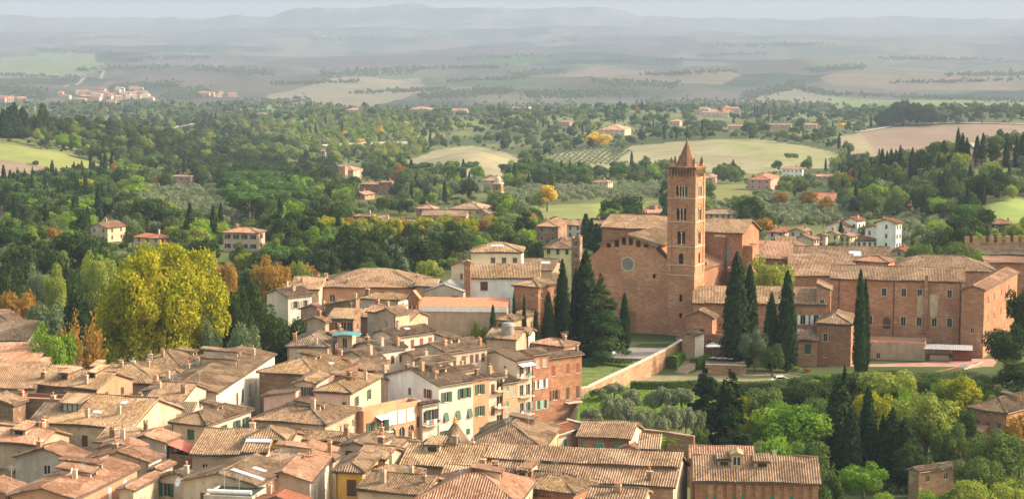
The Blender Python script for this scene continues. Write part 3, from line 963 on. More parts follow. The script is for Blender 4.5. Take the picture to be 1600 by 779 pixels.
    for i in range(ch if isinstance(ch, int) else len(ch)):
        x, y = ((-W * rnd.uniform(.12, .88), D * rnd.uniform(.25, .9)) if isinstance(ch, int) else (-W * ch[i][0], D * ch[i][1]))
        chimney(ro, (x, y, roofz(x, y)), rnd.uniform(.9, 1.6), rnd.choice(('brick_brown', 'brick', 'plaster_cream', 'plaster_grey', 'plaster_stone', 'plaster_tan', 'brick_brown')), rnd.uniform(.24, .4), rnd.choice((0, 0, 1)))
    for i in range(ant):
        x, y = -W * rnd.uniform(.2, .8), D * rnd.uniform(.3, .7)
        antenna(ro, (x, y, roofz(x, y)), rnd.uniform(1.6, 2.8))
    skl = sky if isinstance(sky, (list, tuple)) else [(rnd.uniform(.2, .8), rnd.uniform(.15, .4), 1.0, 1.3) for _ in range(sky)]
    for fx, fy, sw, sd in skl:
        x, y = -W * fx, D * fy
        g1 = MB()
        if roof in ('gv', 'sr'):
            e = .01; nx = Vector((p, 0, 1)).normalized(); ay = Vector((0, sw / 2, 0)); ax = Vector((1, 0, -p)).normalized() * sd / 2
            if roof == 'gv' and x < -W / 2: nx = Vector((-p, 0, 1)).normalized(); ax = Vector((1, 0, p)).normalized() * sd / 2
        else:
            nx = Vector((0, -p, 1)).normalized(); ax = Vector((sw / 2, 0, 0)); ay = Vector((0, 1, p)).normalized() * sd / 2
        g1.obox(Vector((x, y, roofz(x, y))) + nx * .2, ax, ay, nx * .06, 'pale_metal')
        g1.obox(Vector((x, y, roofz(x, y))) + nx * .275, ax * .86, ay * .86, nx * .012, 'skyglass')
        g1.build('skylight', ro)
    dq = random.Random(int(x0 * 7 + y0 * 13))
    if cat == 'house' and tiled and d < 430 and W * D > 75 and roof in ('gu', 'gv', 'hip') and not tier:   # small dormers and loft hatches break the big slopes
        for _ in range(1 if W * D < 150 else 2):
            if dq.random() > .75: continue
            m = MB(); hw_ = dq.uniform(.6, 1.2); hh = dq.uniform(.8, 1.3); mt = dq.choice(('plaster_cream', 'brick', 'plaster_beige', 'plaster_pale'))
            if roof == 'gv' or (roof == 'hip' and W < D):
                cx_, cy_ = -W * dq.uniform(.2, .36), D * dq.uniform(.25, .75); zz_ = roofz(cx_, cy_); L_ = hh / p + .3
                m.box(cx_ - L_, cx_, cy_ - hw_, cy_ + hw_, zz_ - .4, zz_ + hh, mt); o1 = m.build('dormer', ro)
                m = MB(); slope(m, [(cx_ + .3, cy_ - hw_ - .25, zz_ + hh), (cx_ + .3, cy_ + hw_ + .25, zz_ + hh), (cx_ - L_ - .6, cy_ + hw_ + .25, zz_ + hh + .45), (cx_ - L_ - .6, cy_ - hw_ - .25, zz_ + hh + .45)], tm); m.build('dormer_roof', o1)
                m = MB(); m.box(cx_ + .003, cx_ + .05, cy_ - hw_ * .6, cy_ + hw_ * .6, zz_ + .15, zz_ + hh - .12, 'glass'); m.build('pane', o1)
            else:
                cx_, cy_ = -W * dq.uniform(.2, .8), D * dq.uniform(.16, .3); zz_ = roofz(cx_, cy_); L_ = hh / p + .3
                m.box(cx_ - hw_, cx_ + hw_, cy_, cy_ + L_, zz_ - .4, zz_ + hh, mt); o1 = m.build('dormer', ro)
                m = MB(); slope(m, [(cx_ - hw_ - .25, cy_ - .3, zz_ + hh), (cx_ + hw_ + .25, cy_ - .3, zz_ + hh), (cx_ + hw_ + .25, cy_ + L_ + .6, zz_ + hh + .45), (cx_ - hw_ - .25, cy_ + L_ + .6, zz_ + hh + .45)], tm); m.build('dormer_roof', o1)
                m = MB(); m.box(cx_ - hw_ * .6, cx_ + hw_ * .6, cy_ - .05, cy_ - .003, zz_ + .15, zz_ + hh - .12, 'glass'); m.build('pane', o1)
    if rnd.random() < .6 and d < 420 and roof != 'flat':   # drainpipe on the front wall
        g2 = MB(); xx = -W + .2 if rnd.random() < .5 else -.2
        g2.tube([(xx, -.09, 0), (xx, -.09, ze - .3)], .055, 'metal', 5)
        g2.build('drainpipe', T)
    if d < 480 and roof != 'flat' and roof not in ('sr',):   # gutter along the front eave
        g3 = MB()
        if roof in ('gu', 'hip', 'pyr', 'sf'): g3.tube([(-W - o, -o - .07, ze + ez - .04), (o, -o - .07, ze + ez - .04)], .075, 'metal', 5)
        if roof in ('gv', 'hip', 'pyr', 'sr'): g3.tube([(o + .07, -o, ze + ez - .04), (o + .07, D + o, ze + ez - .04)], .075, 'metal', 5)
        if g3.f: g3.build('gutter', ro)
    info = dict(T=T, W=W, D=D, ze=ze, C=C, zb=zb, roof=ro, rz=roofz, label=label, faces=faces, px=(x0, y0), fr=fr)
    HOUSES.append(info)
    # the house's rough outline in the picture, used only to keep planted trees off it
    pts = [proj((*fr(x, y), z)) for x in (-W, 0) for y in (0, D) for z in (zb, zb + ridge_z)]
    info['bb'] = (min(q[0] for q in pts), min(q[1] for q in pts), max(q[0] for q in pts), max(q[1] for q in pts))
    return info


def MH(label, xl, x0, xr, ye, yb, a, roof='hip', wall='beige', tile='pink', floors=2, style='p', D=None, ch=1, d=None, name='house', cat='house', ww=(0.95, 1.5), nwin=None, nwr=None, **kw):
    """A house out in the valley: it stands on the terrain at the pixel (x0,yb)."""
    g = ground(x0, yb)
    if d is None: d = g.y
    s = 1.0
    hm = (yb - ye) / F_PX * d
    wl_ = (x0 - xl) / F_PX * d
    n = nwin if nwin is not None else max(1, int(wl_ / 3.6))
    fl = hm / floors
    tops = [fl * i + (fl - ww[1]) * 0.42 for i in range(floors)]
    win = [('F', n, tops, style, ww)]
    if xr: 
        m = nwr if nwr is not None else 2
        if m: win.append(('R', m, tops, style, ww))
    return H(label, x0, ye, d, a, xl, xr, roof, wall, tile, D=D, win=win, ch=ch, name=name, cat=cat, tiled=d < 800, ov=0.5, **kw)


def balcony(hs, face, fr, below, w, dep=1.1, rail='metal', wash=0, awn=None, name='balcony'):
    """A balcony slab with railings on a wall; washing or pots hang on it."""
    P0, dx, L, nr = hs['faces'][face]; P0 = Vector(P0); dx = Vector((*dx, 0)); nn = Vector((*nr, 0)); z = hs['ze'] - below; s = fr * L
    pt = lambda a, k, h: P0 + dx * a + nn * k + Vector((0, 0, h))
    b = MB(); b.obox(pt(s, dep / 2 + .003, z), dx * w / 2, nn * dep / 2, (0, 0, .08), 'mortar')
    o = b.build(name, hs['T']); b = MB()
    for h in (.95, .5): b.tube([pt(s - w / 2, .02, z + h), pt(s - w / 2, dep, z + h), pt(s + w / 2, dep, z + h), pt(s + w / 2, .02, z + h)], .03, rail, 4)
    k = int(w / .28)
    for i in range(k + 1): b.tube([pt(s - w / 2 + w * i / k, dep - .02, z + .08), pt(s - w / 2 + w * i / k, dep - .02, z + .95)], .018, rail, 4)
    b.build('railing', o)
    cols = ['sh_w', 'teal_cloth', 'red_cloth', 'white_cloth', 'sh_k', 'plaster_pink']
    for i in range(wash):
        b = MB(); a = s - w / 2 + .3 + (w - .6) * i / max(1, wash - 1); hh = rnd.uniform(.4, .8); ww = rnd.uniform(.2, .35)
        b.grid([pt(a - ww, dep + .05, z + .9), pt(a - ww * .9, dep + .09, z + .9 - hh), pt(a, dep + .1, z + .9), pt(a, dep + .04, z + .86 - hh), pt(a + ww, dep + .05, z + .9), pt(a + ww * .9, dep + .1, z + .92 - hh)], 3, 2, cols[i % 6]); b.build('washing', o)
    if awn:
        b = MB(); b.prism([pt(s - w / 2, .02, z + 2.7), pt(s + w / 2, .02, z + 2.7), pt(s + w / 2, 1.3, z + 2.25), pt(s - w / 2, 1.3, z + 2.25)], (0, 0, .05), awn); b.build('awning', hs['T'])


def find(label_part): return next(h for h in HOUSES if label_part in h['label'])
# ------------------------------------------------------------------ the town, from the back rows to the front
G2 = (0.95, 1.5)
# --- back row behind and left of the church
H('cream three-window house rising above the white terrace house', 814, 394, 470, 4, 736, None, 'hip', 'ivory', 'gold', D=10, win=[('F', [.44, .66, .88], [1.3], 'f', (1.0, 1.9))], ch=0, sky=[(.5, .3, 3.2, .8)])
H('small cream wing with a brown roof on the left of the three-window house', 737, 418, 462, 45, 705, 739, 'gv', 'ivory', 'brown', ch=0, win=[('F', 1, [1.6], 'p')])
H('white terrace house with a long striped tile roof behind the terracotta flat roof', 842, 434, 452, 2, 735, None, 'sf', 'snow', 'gold', D=7, win=[('F', [.2], [.9], 'cb', (1.7, 2.0)), ('F', [.14, .4, .7], [4.7], 'cb', (1.2, 1.2))], ch=0)
H('tan roofed house half hidden behind the cypresses by the church', 862, 422, 480, 15, 812, 880, 'gu', 'stone', 'brown', ch=0, sky=[(.3, .3, 2.2, 1.4)])
H('orange brick house with a hipped roof left of the tall cypresses', 841, 448, 437, 30, 803, 872, 'hip', 'brick_orange_dim', 'gold', win=[('F', [.75], [1.6, 4.8], 'p', (.6, .9)), ('R', 3, [1.4], 'p', (.8, 1.2))], ch=0)
H('grey plaster shed with a rounded gable behind the terracotta flat roof', 724, 456, 447, 8, 664, None, 'gv', 'grey', 'grey', D=9, pitch=.36, tiled=False, win=[('F', [.78], [.9], 'cb', (1.6, 1.7))], ch=0, rmat='lead', ov=.1)
H('tall square brick chimney tower with a white lower half', 735, 410, 450, 2, 725, None, 'gv', 'brick_red', 'gold', D=1.5, ch=0, ov=.2, name='chimney_tower', cat='chimney')
H('long brown brick hall with a terracotta flat roof and a white cornice', 792, 480, 432, 4, 655, None, 'sf', 'stone', 'red', D=9, ch=0, pitch=.09, tiled=False, ov=.1, rmat='terra_flat', name='brick_hall', cat='hall')
H('low house with a lichen yellow roof beside the slim cypresses', 800, 500, 425, 25, 775, 838, 'hip', 'tan', 'gold', win=[('F', 2, [.9], 'cb', (.9, 1.9))], ch=0)
H('pale brick belfry house beside the bell gable', 680, 447, 452, 10, 650, 690, 'gu', 'tan', 'tan', ch=0)
# --- the long palazzo and its neighbours
H('long tan palazzo with a wide hipped tile roof and arched windows', 662, 449, 455, 3, 494, None, 'hip', 'orange', 'tan', D=19, pitch=.32, win=[('F', [.04, .15, .88], [1.6], 'ap', (1.3, 1.8))], ch=[(.72, .1), (.1, .5), (.95, .4)])
H('low tan roofed wing to the left of the long palazzo', 498, 452, 452, 8, 452, None, 'gu', 'beige', 'tan', D=12, ch=2)
H('white house with grey shutters right of the dark round evergreens', 450, 463, 430, 48, 417, 487, 'gv', 'ivory', 'brown', pitch=.3, wall2='white', win=[('R', [.3, .72], [1.2], 'oy', (1.0, 1.6))], ch=[(.3, .5), (.7, .6)])
H('olive plaster house with a low hipped roof in front of the palazzo', 622, 468, 420, 20, 562, 638, 'hip', 'grey', 'gold', wall2='white', win=[('R', 1, [1], 'p')], ch=[(.85, .2)])
H('small flat terrace house with a cream side wall under the palazzo', 556, 474, 410, 15, 528, 562, 'gu', 'beige', 'gold', ch=1)
H('dark grey stone house with a small square window below the palazzo', 556, 478, 402, 20, 508, 562, 'sl', 'brick_brown', 'gold', pitch=.2, win=[('F', [.3, .8], [1.2], 'p', (.7, .9))], ch=0)
H('low brown roofed house with a solar panel behind the bell gable', 640, 500, 405, 25, 560, 652, 'gu', 'stone', 'tan', D=8, ch=1, sky=[(.75, .5, 3.6, 1.6)])
H('open loggia house with timber posts and a gold tile roof', 552, 498, 392, 12, 513, 562, 'sf', 'brick_brown', 'gold', D=5, pitch=.25, win=[('F', [.12, .36, .6, .85], [.7], 'p', (1.1, 2.2))], ch=0)
H('brown roofed house right of the dark evergreen with grey garage doors', 508, 502, 388, 30, 478, 514, 'gv', 'stone', 'pink', win=[('F', 2, [1.2], 'cy', (1.1, 1.7))], ch=1)
H('pinkish gabled roof between the white house and the loggia', 505, 486, 405, 40, 470, 512, 'gv', 'rose', 'pink', ch=1)
H('cream house with a dark slate brown roof beside the dark evergreens', 512, 541, 372, 6, 449, 560, 'hip', 'cream', 'grey', D=14, win=[('F', [.38, .5], [1.6], 'p', (.8, 1.6))], ch=[(.85, .1), (.3, .02)])
H('small ochre rooftop hut under a teal awning', 550, 523, 376, 8, 527, 556, 'flat', 'cream', 'tan', D=3.5, ch=0, hgt_=5, name='rooftop_hut', cat='hut', win=[('F', [.5], [.6], 'p', (.9, 1.9))])
H('low grey walled house behind the teal awning', 575, 541, 378, 30, 545, 600, 'gu', 'grey', 'brown', ch=[(.2, .2)])
# --- the stepped white houses in the middle
H('white house with four brown shutters below the long brick hall', 616, 526, 384, 47, 583, 678, 'gv', 'white', 'brown', pitch=.3, win=[('R', [.2, .45, .68, .9], [1.0], 'cr', (.95, 1.7))], ch=[(.4, .3)], sky=[(.35, .5, 1.2, .8)])
H('white house with three small dark windows left of the brown shuttered house', 592, 548, 372, 46, 550, 634, 'gv', 'offwhite', 'grey', pitch=.3, win=[('R', [.2, .5, .82], [1.3], 'cb', (.9, 1.4))], ch=[(.2, .3), (.1, .8)])
H('pale pink house with red shutters stepping down to the tall white house', 570, 560, 366, 40, 530, 596, 'gv', 'pale', 'brown', win=[('R', [.4], [1.0], 'or', (1.0, 1.7)), ('F', [.7], [1.3], 'cr')], ch=1)
H('low brown roofed strip with a tan wall under the pink shuttered house', 592, 579, 358, 24, 545, 604, 'sf', 'tan', 'brown', D=4, ch=0)
H('wide brown roofed house with a cream side and slim windows above the white tall house', 697, 551, 368, 48, 648, 761, 'gv', 'pale', 'brown', pitch=.27, win=[('R', [.1, .2, .42, .62, .75, .9], [1.0], 'cb', (.9, 1.6))], ch=[(.1, .9), (.3, .2)])
H('white roof terrace house with a brown canopy in the middle of the stepped roofs', 672, 548, 372, 45, 655, 697, 'flat', 'white', 'tan', ch=0, par=.5)
H('small low gable with a tan roof between the stepped white houses', 645, 556, 366, 45, 628, 668, 'gv', 'cream', 'tan', ch=0)
H('small yellow attic house with a brick chimney on the white tall house', 668, 566, 352, 47, 648, 700, 'gv', 'cream', 'brown', D=6, hgt_=6, win=[('R', [.35], [.9], 'cr', (.9, 1.5))], ch=[(.95, .4)])
t_white = H('tall off-white house with open green shutters and a long peeling left wall', 686, 602, 342, 47, 601, 739, 'gv', 'snow', 'brown', pitch=.28, wall2='white',  # shaded left wall paler than the sunlit right; colour lifts its shade
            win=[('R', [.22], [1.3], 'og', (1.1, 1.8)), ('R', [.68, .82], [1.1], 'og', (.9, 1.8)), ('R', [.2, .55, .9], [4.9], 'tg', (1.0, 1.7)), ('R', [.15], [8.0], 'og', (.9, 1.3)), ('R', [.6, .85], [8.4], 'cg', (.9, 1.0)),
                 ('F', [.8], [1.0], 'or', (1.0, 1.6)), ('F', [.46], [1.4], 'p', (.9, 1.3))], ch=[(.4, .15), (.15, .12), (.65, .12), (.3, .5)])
H('narrow orange brick house joined to the right of the tall off-white house', 739, 592, 352, 47, 722, 764, 'gv', 'orange', 'brown', win=[('R', [.42], [1.1, 5.0], 'og', (1.0, 1.8)), ('R', [.5], [8.8], 'cg', (.9, 1.2))], ch=[(.4, .5)], pitch=.2)
H('narrow cream house with brown balconies right of the orange brick house', 764, 590, 356, 47, 748, 788, 'gv', 'pale', 'brown', win=[('R', [.25], [1.2, 5.2], 'cb', (.9, 1.8)), ('R', [.7], [.6, 3.6, 7.0], 'p', (1.5, 1.9))], ch=[(.5, .4)], pitch=.2)
H('tan house with six small grey windows under a dark roof', 786, 598, 358, 47, 752, 809, 'gv', 'tan', 'grey', win=[('R', [.3, .72], [1.2, 4.8], 'cy', (.9, 1.5)), ('R', [.55], [8.0], 'cy', (.9, 1.7))], ch=[(.3, .6), (.7, .3)], pitch=.24)
H('tall cream house with iron balconies and a broad plain left wall', 808, 564, 370, 47, 744, 831, 'gv', 'ivory', 'brown', pitch=.2, wall2='pale', win=[('F', [.7], [1.3], 'p', (.8, 1.2)), ('R', [.3, .75], [1.0, 4.6], 'p', (1.0, 2.0)), ('R', [.3, .75], [8.0, 11.4], 'oy', (1.0, 1.9))], ch=0)  # left wall in paler plaster, offsetting shade by colour; right kept dimmer
H('narrow red brick house with white shutters between the balconied house and the big brick house', 833, 554, 378, 47, 806, 857, 'gv', 'brick_red', 'brown', pitch=.22, win=[('R', [.3, .75], [1.0], 'cy', (1.0, 1.6)), ('R', [.3, .72], [5.0], 'ow', (.8, 1.7)), ('R', [.35, .78], [9.0], 'ol', (.8, 1.7)), ('R', [.35], [13.0], 'og', (1.2, 1.5))], ch=0)
H('big orange brick house with brown shutters at the end of the terrace of houses', 857, 559, 383, 52, 838, 909, 'gv', 'brick_orange_dim', 'brown', pitch=.24, win=[('R', [.14, .58, .88], [1.6], 'cr', (.95, 2.0)), ('R', [.2], [6.4], 'or', (1.1, 1.9)), ('R', [.58, .88], [6.2], 'cb', (.9, 2.4)), ('R', [.12], [11], 'cr', (1.0, 1.6))], ch=[(.3, .97)])
H('low roof with a pale gable and a rooftop water tank behind the balconied houses', 806, 530, 392, 20, 760, 830, 'gu', 'stone', 'tan', ch=1, D=8)
H('tan roofed attic house with a red roof corner behind the big brick house', 880, 541, 395, 35, 832, 902, 'hip', 'rose', 'pink', ch=1, win=[('F', [.5], [.8], 'p', (.8, 1.0))])
H('white glazed attic hut beside the round grey water tank', 826, 522, 398, 15, 800, 832, 'gu', 'white', 'tan', D=5, hgt_=6, ch=0, win=[('F', [.6], [.7], 'cl', (1.0, 1.6))])
# --- left part
H('cream house at the left edge with a white awning and low roof', 18, 503, 400, 40, -30, 37, 'gv', 'pale', 'tan', win=[('F', [.6], [1.2], 'p', (.6, .6)), ('R', [.2], [1.0], 'p')], ch=1)
H('dark roofed house at the left edge with two wide glazed doors', 40, 532, 389, 6, -40, 48, 'sf', 'white', 'grey', D=8, win=[('F', [.45, .62, .85], [.7], 'p', (1.6, 2.4))], ch=0)
H('pinkish roof with a white pipe at the left edge', 44, 573, 362, 8, -60, 50, 'sf', 'beige', 'pink', D=12, ch=2, pitch=.2)
H('long tan roof running in from the left edge below the plane tree', 113, 587, 352, 3, -80, None, 'gu', 'tan', 'tan', D=7, ch=0)
H('striped tan roof at the left edge in front of the long roof', 54, 606, 338, 4, -80, None, 'sf', 'beige', 'tan', D=9, ch=0)

H('brown brick house with grey shutters and a worn orange gable end', 151, 607, 335, 22, 44, 196, 'gu', 'brick_brown', 'gold', D=11, wall2='orange', win=[('F', [.45], [2.2], 'cw', (1.6, 1.2)), ('F', [.70, .82, .93], [2.4], 'cw', (1.0, 1.7))], ch=[(.85, .15), (.2, .1)])
H('wide striped hip roof below the plane tree with three chimneys', 246, 599, 348, 8, 104, 262, 'hip', 'cream', 'gold', D=13, pitch=.34, win=[('F', [.85], [.8], 'p')], ch=[(.25, .6), (.45, .7), (.5, .4)])
H('big brown pyramid roof under the right side of the plane tree', 298, 592, 362, 14, 168, 318, 'hip', 'beige', 'brown', D=18, pitch=.42, ch=[(.62, .3), (.5, .35)])
H('small square turret roof with golden lichen ridges', 285, 588, 342, 12, 250, 292, 'pyr', 'stone', 'gold', D=4.4, hgt_=6, ch=0, name='roof_turret', cat='turret')
H('grey walled house with dark green shutters below the lichen turret', 284, 626, 318, 14, 230, 302, 'gu', 'grey', 'tan', D=11, win=[('F', [.25, .75], [1.0], 'cg', (1.5, 1.2))], ch=[(.1, .2), (.9, .3)])
H('low tan house right of the green shuttered grey house', 306, 606, 345, 20, 288, 330, 'hip', 'beige', 'tan', ch=1)
H('long white house with green shutters and a rusty brown roof beside the round evergreens', 338, 613, 328, 7, 296, 429, 'gv', 'pale', 'brown', W=12.5, pitch=.20, wall2='white', win=[('R', [.08, .2], [3.2], 'cl', (1.2, 1.9)), ('R', [.33, .42], [2.4], 'cb', (1.3, 2.4)), ('R', [.55, .65, .8], [2.4], 'cy', (1.3, 2.6))], ch=[(.85, .2), (.8, .45), (.75, .55), (.2, .85)])
H('brown brick house with one teal shuttered window and a striped hip roof', 492, 586, 343, 22, 405, 559, 'hip', 'brick_brown', 'gold', pitch=.33, win=[('F', [.58], [2.4], 'ct', (1.6, 2.8)), ('R', [.6], [.9], 'p', (.8, .8))], ch=[(.2, .85)], sky=[(.15, .5, 2.0, .9)])
H('little dormer house with a white framed window on the brown brick hip roof', 522, 566, 352, 30, 512, 528, 'gu', 'brick_brown', 'brown', D=4, hgt_=4, ch=0, win=[('F', [.6], [.5], 'ow', (.8, 1.1))])
H('pink townhouse with two rows of dark green shutters', 491, 598, 333, 12, 461, 522, 'gv', 'pink', 'gold', pitch=.28, D=8, win=[('F', [.2, .7], [.7], 'og', (.7, 1.5)), ('F', [.52], [4.2], 'og', (1.3, 2.0))], ch=0)
H('plain pink house with a small dark window and a hipped roof', 547, 613, 325, 14, 493, 595, 'hip', 'pink', 'gold', pitch=.3, wall2='cream', win=[('F', [.82], [1.6], 'cg', (.7, 1.3)), ('R', [.2, .6], [1.2], 'og', (1.0, 1.7))], ch=[(.4, .4), (.1, .6)])
H('low sloping pink house at the foot of the brown brick house', 462, 620, 330, 10, 412, None, 'sl', 'pink', 'brown', D=4, pitch=.18, win=[('F', [.9], [1.0], 'cb', (.8, 1.3))], ch=0)
t_orange = H('orange house with a roof terrace, white blinds and three arches', 568, 642, 309, 41, 548, 658, 'flat', 'orange', 'tan', par=.8, wall2='orange',
             win=[('R', [.5, .66, .82], [.95], 'cw', (1.7, 2.1)), ('R', [.5, .66, .82], [3.7], 'ap', (1.3, 2.4)), ('R', [.12], [2.0], 'og', (.9, 1.7)), ('R', [.32], [1.7], 'og', (1.2, 2.1)), ('R', [.95], [2.6], 'cb', (.8, 1.8))], ch=0, ov=.2)
H('narrow white house with flowery balconies between the orange house and the tall white house', 660, 632, 318, 45, 652, 683, 'gv', 'white', 'grey', pitch=.2, win=[('R', [.2], [1.2, 5.8], 'p', (.9, 1.8)), ('R', [.62], [1.0, 5.6], 'ok', (1.3, 2.2))], ch=0)
# --- lower left
H('small house with a cream side wall and white window at the left edge', 32, 672, 293, 33, -10, 54, 'gu', 'brick_brown', 'tan', wall2='pale', win=[('R', [.3, .75], [1.0], 'cb', (.7, 1.5)), ('F', [.75], [.6], 'pw', (.7, .9))], ch=0)
H('brown brick wall house with a flat top behind the left edge cottage', 96, 624, 322, 14, 22, 116, 'flat', 'brick_brown', 'brown', ch=[(.2, .1), (.9, .2)], par=.6)
H('mossy dark roof lying in shade behind the left edge cottage', 94, 664, 300, 14, 44, 112, 'sf', 'stone', 'grey', D=6, ch=0)
H('broad golden roof with two skylights and a small dormer window', 205, 668, 290, 18, 66, 236, 'gu', 'beige', 'gold', D=16, pitch=.36, ch=[(.25, .2), (.55, .1)], sky=[(.3, .38, 1.0, 1.0), (.5, .2, 1.4, .9)])
H('dark shaded roof under the grey house with green shutters', 290, 655, 306, 8, 206, None, 'sf', 'stone', 'grey', D=5, ch=0)
H('terracotta roofed house with a coral awning over its terrace', 258, 690, 280, 12, 196, 279, 'gv', 'grey', 'pink', pitch=.26, ch=1, wall2='white', win=[('R', [.25], [.7], 'p', (1.4, 2.3))])
H('flat brick terrace house with plants under the coral awning', 300, 712, 279, 24, 264, 312, 'flat', 'brick_brown', 'tan', D=6, ch=0, par=1.1)
H('reddish sloping roof with a white side wall left of the brick terrace', 232, 720, 268, 14, 140, 252, 'gv', 'beige', 'pink', pitch=.24, ch=1, wall2='white', win=[('R', [.4, .7], [.5], 'cw', (.9, 1.7))])
H('small red roof left of the brick terrace parapet', 250, 733, 266, 14, 236, 270, 'gv', 'beige', 'pink', ch=0, pitch=.2)
H('grey gable wall with a small window in shadow beside a brick chimney', 118, 718, 268, 16, 24, 140, 'gv', 'grey', 'pink', pitch=.3, win=[('F', [.52], [1.0], 'pw', (1.0, 1.3))], ch=[(.62, .1)], ant=1)
H('large red tiled roof filling the lower left corner', 116, 778, 246, 14, 16, 214, 'gv', 'orange', 'pink', pitch=.25, ch=[(.35, .35)], wall2='orange', win=[('R', [.55, .8], [.9], 'cw', (1.0, 2.0)), ('F', [.6, .1], [2.0], 'cg')], ant=1)
H('low reddish roof with bracketed eaves right of the large red roof', 208, 764, 252, 14, 186, 252, 'gv', 'beige', 'pink', pitch=.22, ch=0)
H('red roof corner with a pale ridge at the bottom left edge', 12, 770, 250, 14, -60, 40, 'gv', 'brick', 'pink', pitch=.26, ch=0)
H('pink tiled roofs beyond the grey gable at the left edge', 60, 694, 283, 20, -30, 96, 'gu', 'stone', 'pink', D=8, ch=2)
H('cream gable with a dark green door below the brick terrace', 300, 748, 258, 20, 250, 312, 'gv', 'beige', 'brown', ch=1, pitch=.3, win=[('F', [.2], [.8], 'og', (1.0, 1.8))])
H('cream house with a yellow hip ridge and a row of dark green shutters', 322, 663, 296, 22, 268, 392, 'hip', 'cream', 'brown', pitch=.36, wall2='pale', win=[('R', [.14, .38, .66, .88], [1.0], 'og', (.95, 1.9)), ('F', [.55], [.9], 'cg', (1.2, 1.6))], ch=0)
H('small hip roof just behind the green shuttered cream house', 278, 668, 305, 18, 230, 300, 'hip', 'stone', 'tan', ch=0)
H('long pinkish roof curving down to a cream wall with washing', 484, 750, 255, 5, 400, 526, 'gv', 'stone', 'pink', pitch=.30, wall2='white', ch=[(.8, .6)], win=[('R', [.25, .55], [1.4], 'cw', (1.0, 2.2))])
H('broad shallow tan roof behind the yellow rooftop pavilion', 440, 712, 275, 8, 300, 520, 'gu', 'stone', 'tan', D=15, pitch=.26, ch=1)
H('yellow rooftop pavilion with a striped hip roof', 444, 686, 277, 6, 388, None, 'hip', 'yellow', 'tan', D=6, pitch=.42, hgt_=5, ch=0)
H('low striped roof with a white skylight below the yellow pavilion', 414, 706, 268, 6, 380, None, 'sf', 'beige', 'tan', D=3, hgt_=4, ch=0, sky=[(.5, .85, 3.5, .9)])
H('house with a white framed roof edge window in front of the long pinkish roof', 455, 728, 262, 28, 414, 464, 'gu', 'stone', 'tan', D=5, wall2='pale', hgt_=7, ch=0, win=[('R', [.5], [.6], 'pw', (1.1, 1.7))])
H('brown roofed house with two pale solar panels and a beige gable', 400, 757, 250, 18, 286, 456, 'gv', 'beige', 'brown', pitch=.24, wall2='pink', ch=0, win=[('R', [.25, .75], [.8], 'pw', (.9, 1.7))], sky=[(.22, .2, 1.0, 4.6), (.2, .5, 1.0, 2.0)])
H('red tile roof at the bottom edge left of the washing line wall', 470, 786, 243, 12, 396, 482, 'gv', 'orange', 'red', pitch=.22, ch=1)
H('black flat canopy roof at the bottom edge with a white pipe', 394, 776, 244, 12, 318, 400, 'flat', 'grey', 'grey', ch=0, par=.2, rmat='sh_k', D=6)
H('striped gold hip roof with a yellow ridge cap in the lower middle', 548, 690, 284, 20, 428, 566, 'hip', 'cream', 'gold', pitch=.36, ch=[(.1, .3)])
H('brown roofs in front of the plain pink house', 508, 662, 298, 18, 394, 560, 'hip', 'stone', 'brown', pitch=.3, ch=[(.3, .3)])
H('small cream house with two dark windows below the striped gold hip roof', 576, 698, 277, 20, 532, 612, 'gv', 'cream', 'brown', pitch=.25, win=[('F', [.3, .68], [.7], 'cb', (1.1, 1.4))], ch=1)
H('low brown roof with an air conditioner under the orange house', 618, 702, 282, 24, 560, 634, 'gu', 'stone', 'brown', D=7, ch=0, pitch=.26)
H('cream gable wall beside the octagonal lantern', 660, 708, 278, 22, 632, 672, 'sl', 'cream', 'tan', pitch=.2, D=4, ch=0)
H('brown roof beside the octagonal lantern with a metal canopy', 640, 706, 284, 20, 606, 660, 'gu', 'tan', 'brown', D=6, ch=1)
H('wide brown hip roof right of the octagonal lantern', 846, 700, 296, 10, 732, 870, 'hip', 'tan', 'brown', pitch=.42, D=17, ch=0)
H('tan roofs running behind the front hip roof', 742, 730, 268, 12, 628, 770, 'gu', 'stone', 'gold', D=11, ch=2)
H('yellow house with grey shutters and a tan hip roof', 566, 736, 256, 8, 524, 592, 'hip', 'yellow', 'brown', pitch=.34, D=10, win=[('F', [.6], [1.1, 5.2], 'cb', (1.3, 2.2)), ('F', [.08], [5.2], 'cb', (1.0, 2.2))], ch=0)
H('brown gold roof right of the yellow house', 628, 748, 256, 24, 562, 660, 'hip', 'stone', 'gold', pitch=.3, ch=1)
H('low roofs with a white skylight in front of the tan roofs', 660, 772, 247, 22, 560, 690, 'gu', 'beige', 'brown', D=8, ch=[(.7, .2), (.1, .3)], sky=[(.3, .8, 2.4, .8)])
H('front pinkish pyramid roof with bold tile stripes', 806, 786, 243, 10, 652, 826, 'hip', 'cream', 'pink', pitch=.44, D=13, ch=[(.35, .75)])
H('orange house with a striped hip roof in front of the long hall', 896, 769, 254, 26, 806, 928, 'hip', 'brick_orange_dim', 'gold', pitch=.30, win=[('R', [.35], [1.2], 'cl', (.8, .9))], ch=0)
H('brown roof between the front pyramid and the orange house', 858, 772, 256, 20, 756, 880, 'gu', 'brick_orange_dim', 'brown', D=10, ch=1)
H('cream rooftop gable at the bottom edge before the long hall', 1004, 782, 246, 14, 920, 1018, 'gu', 'cream', 'tan', D=5, ch=[(.5, .3)])
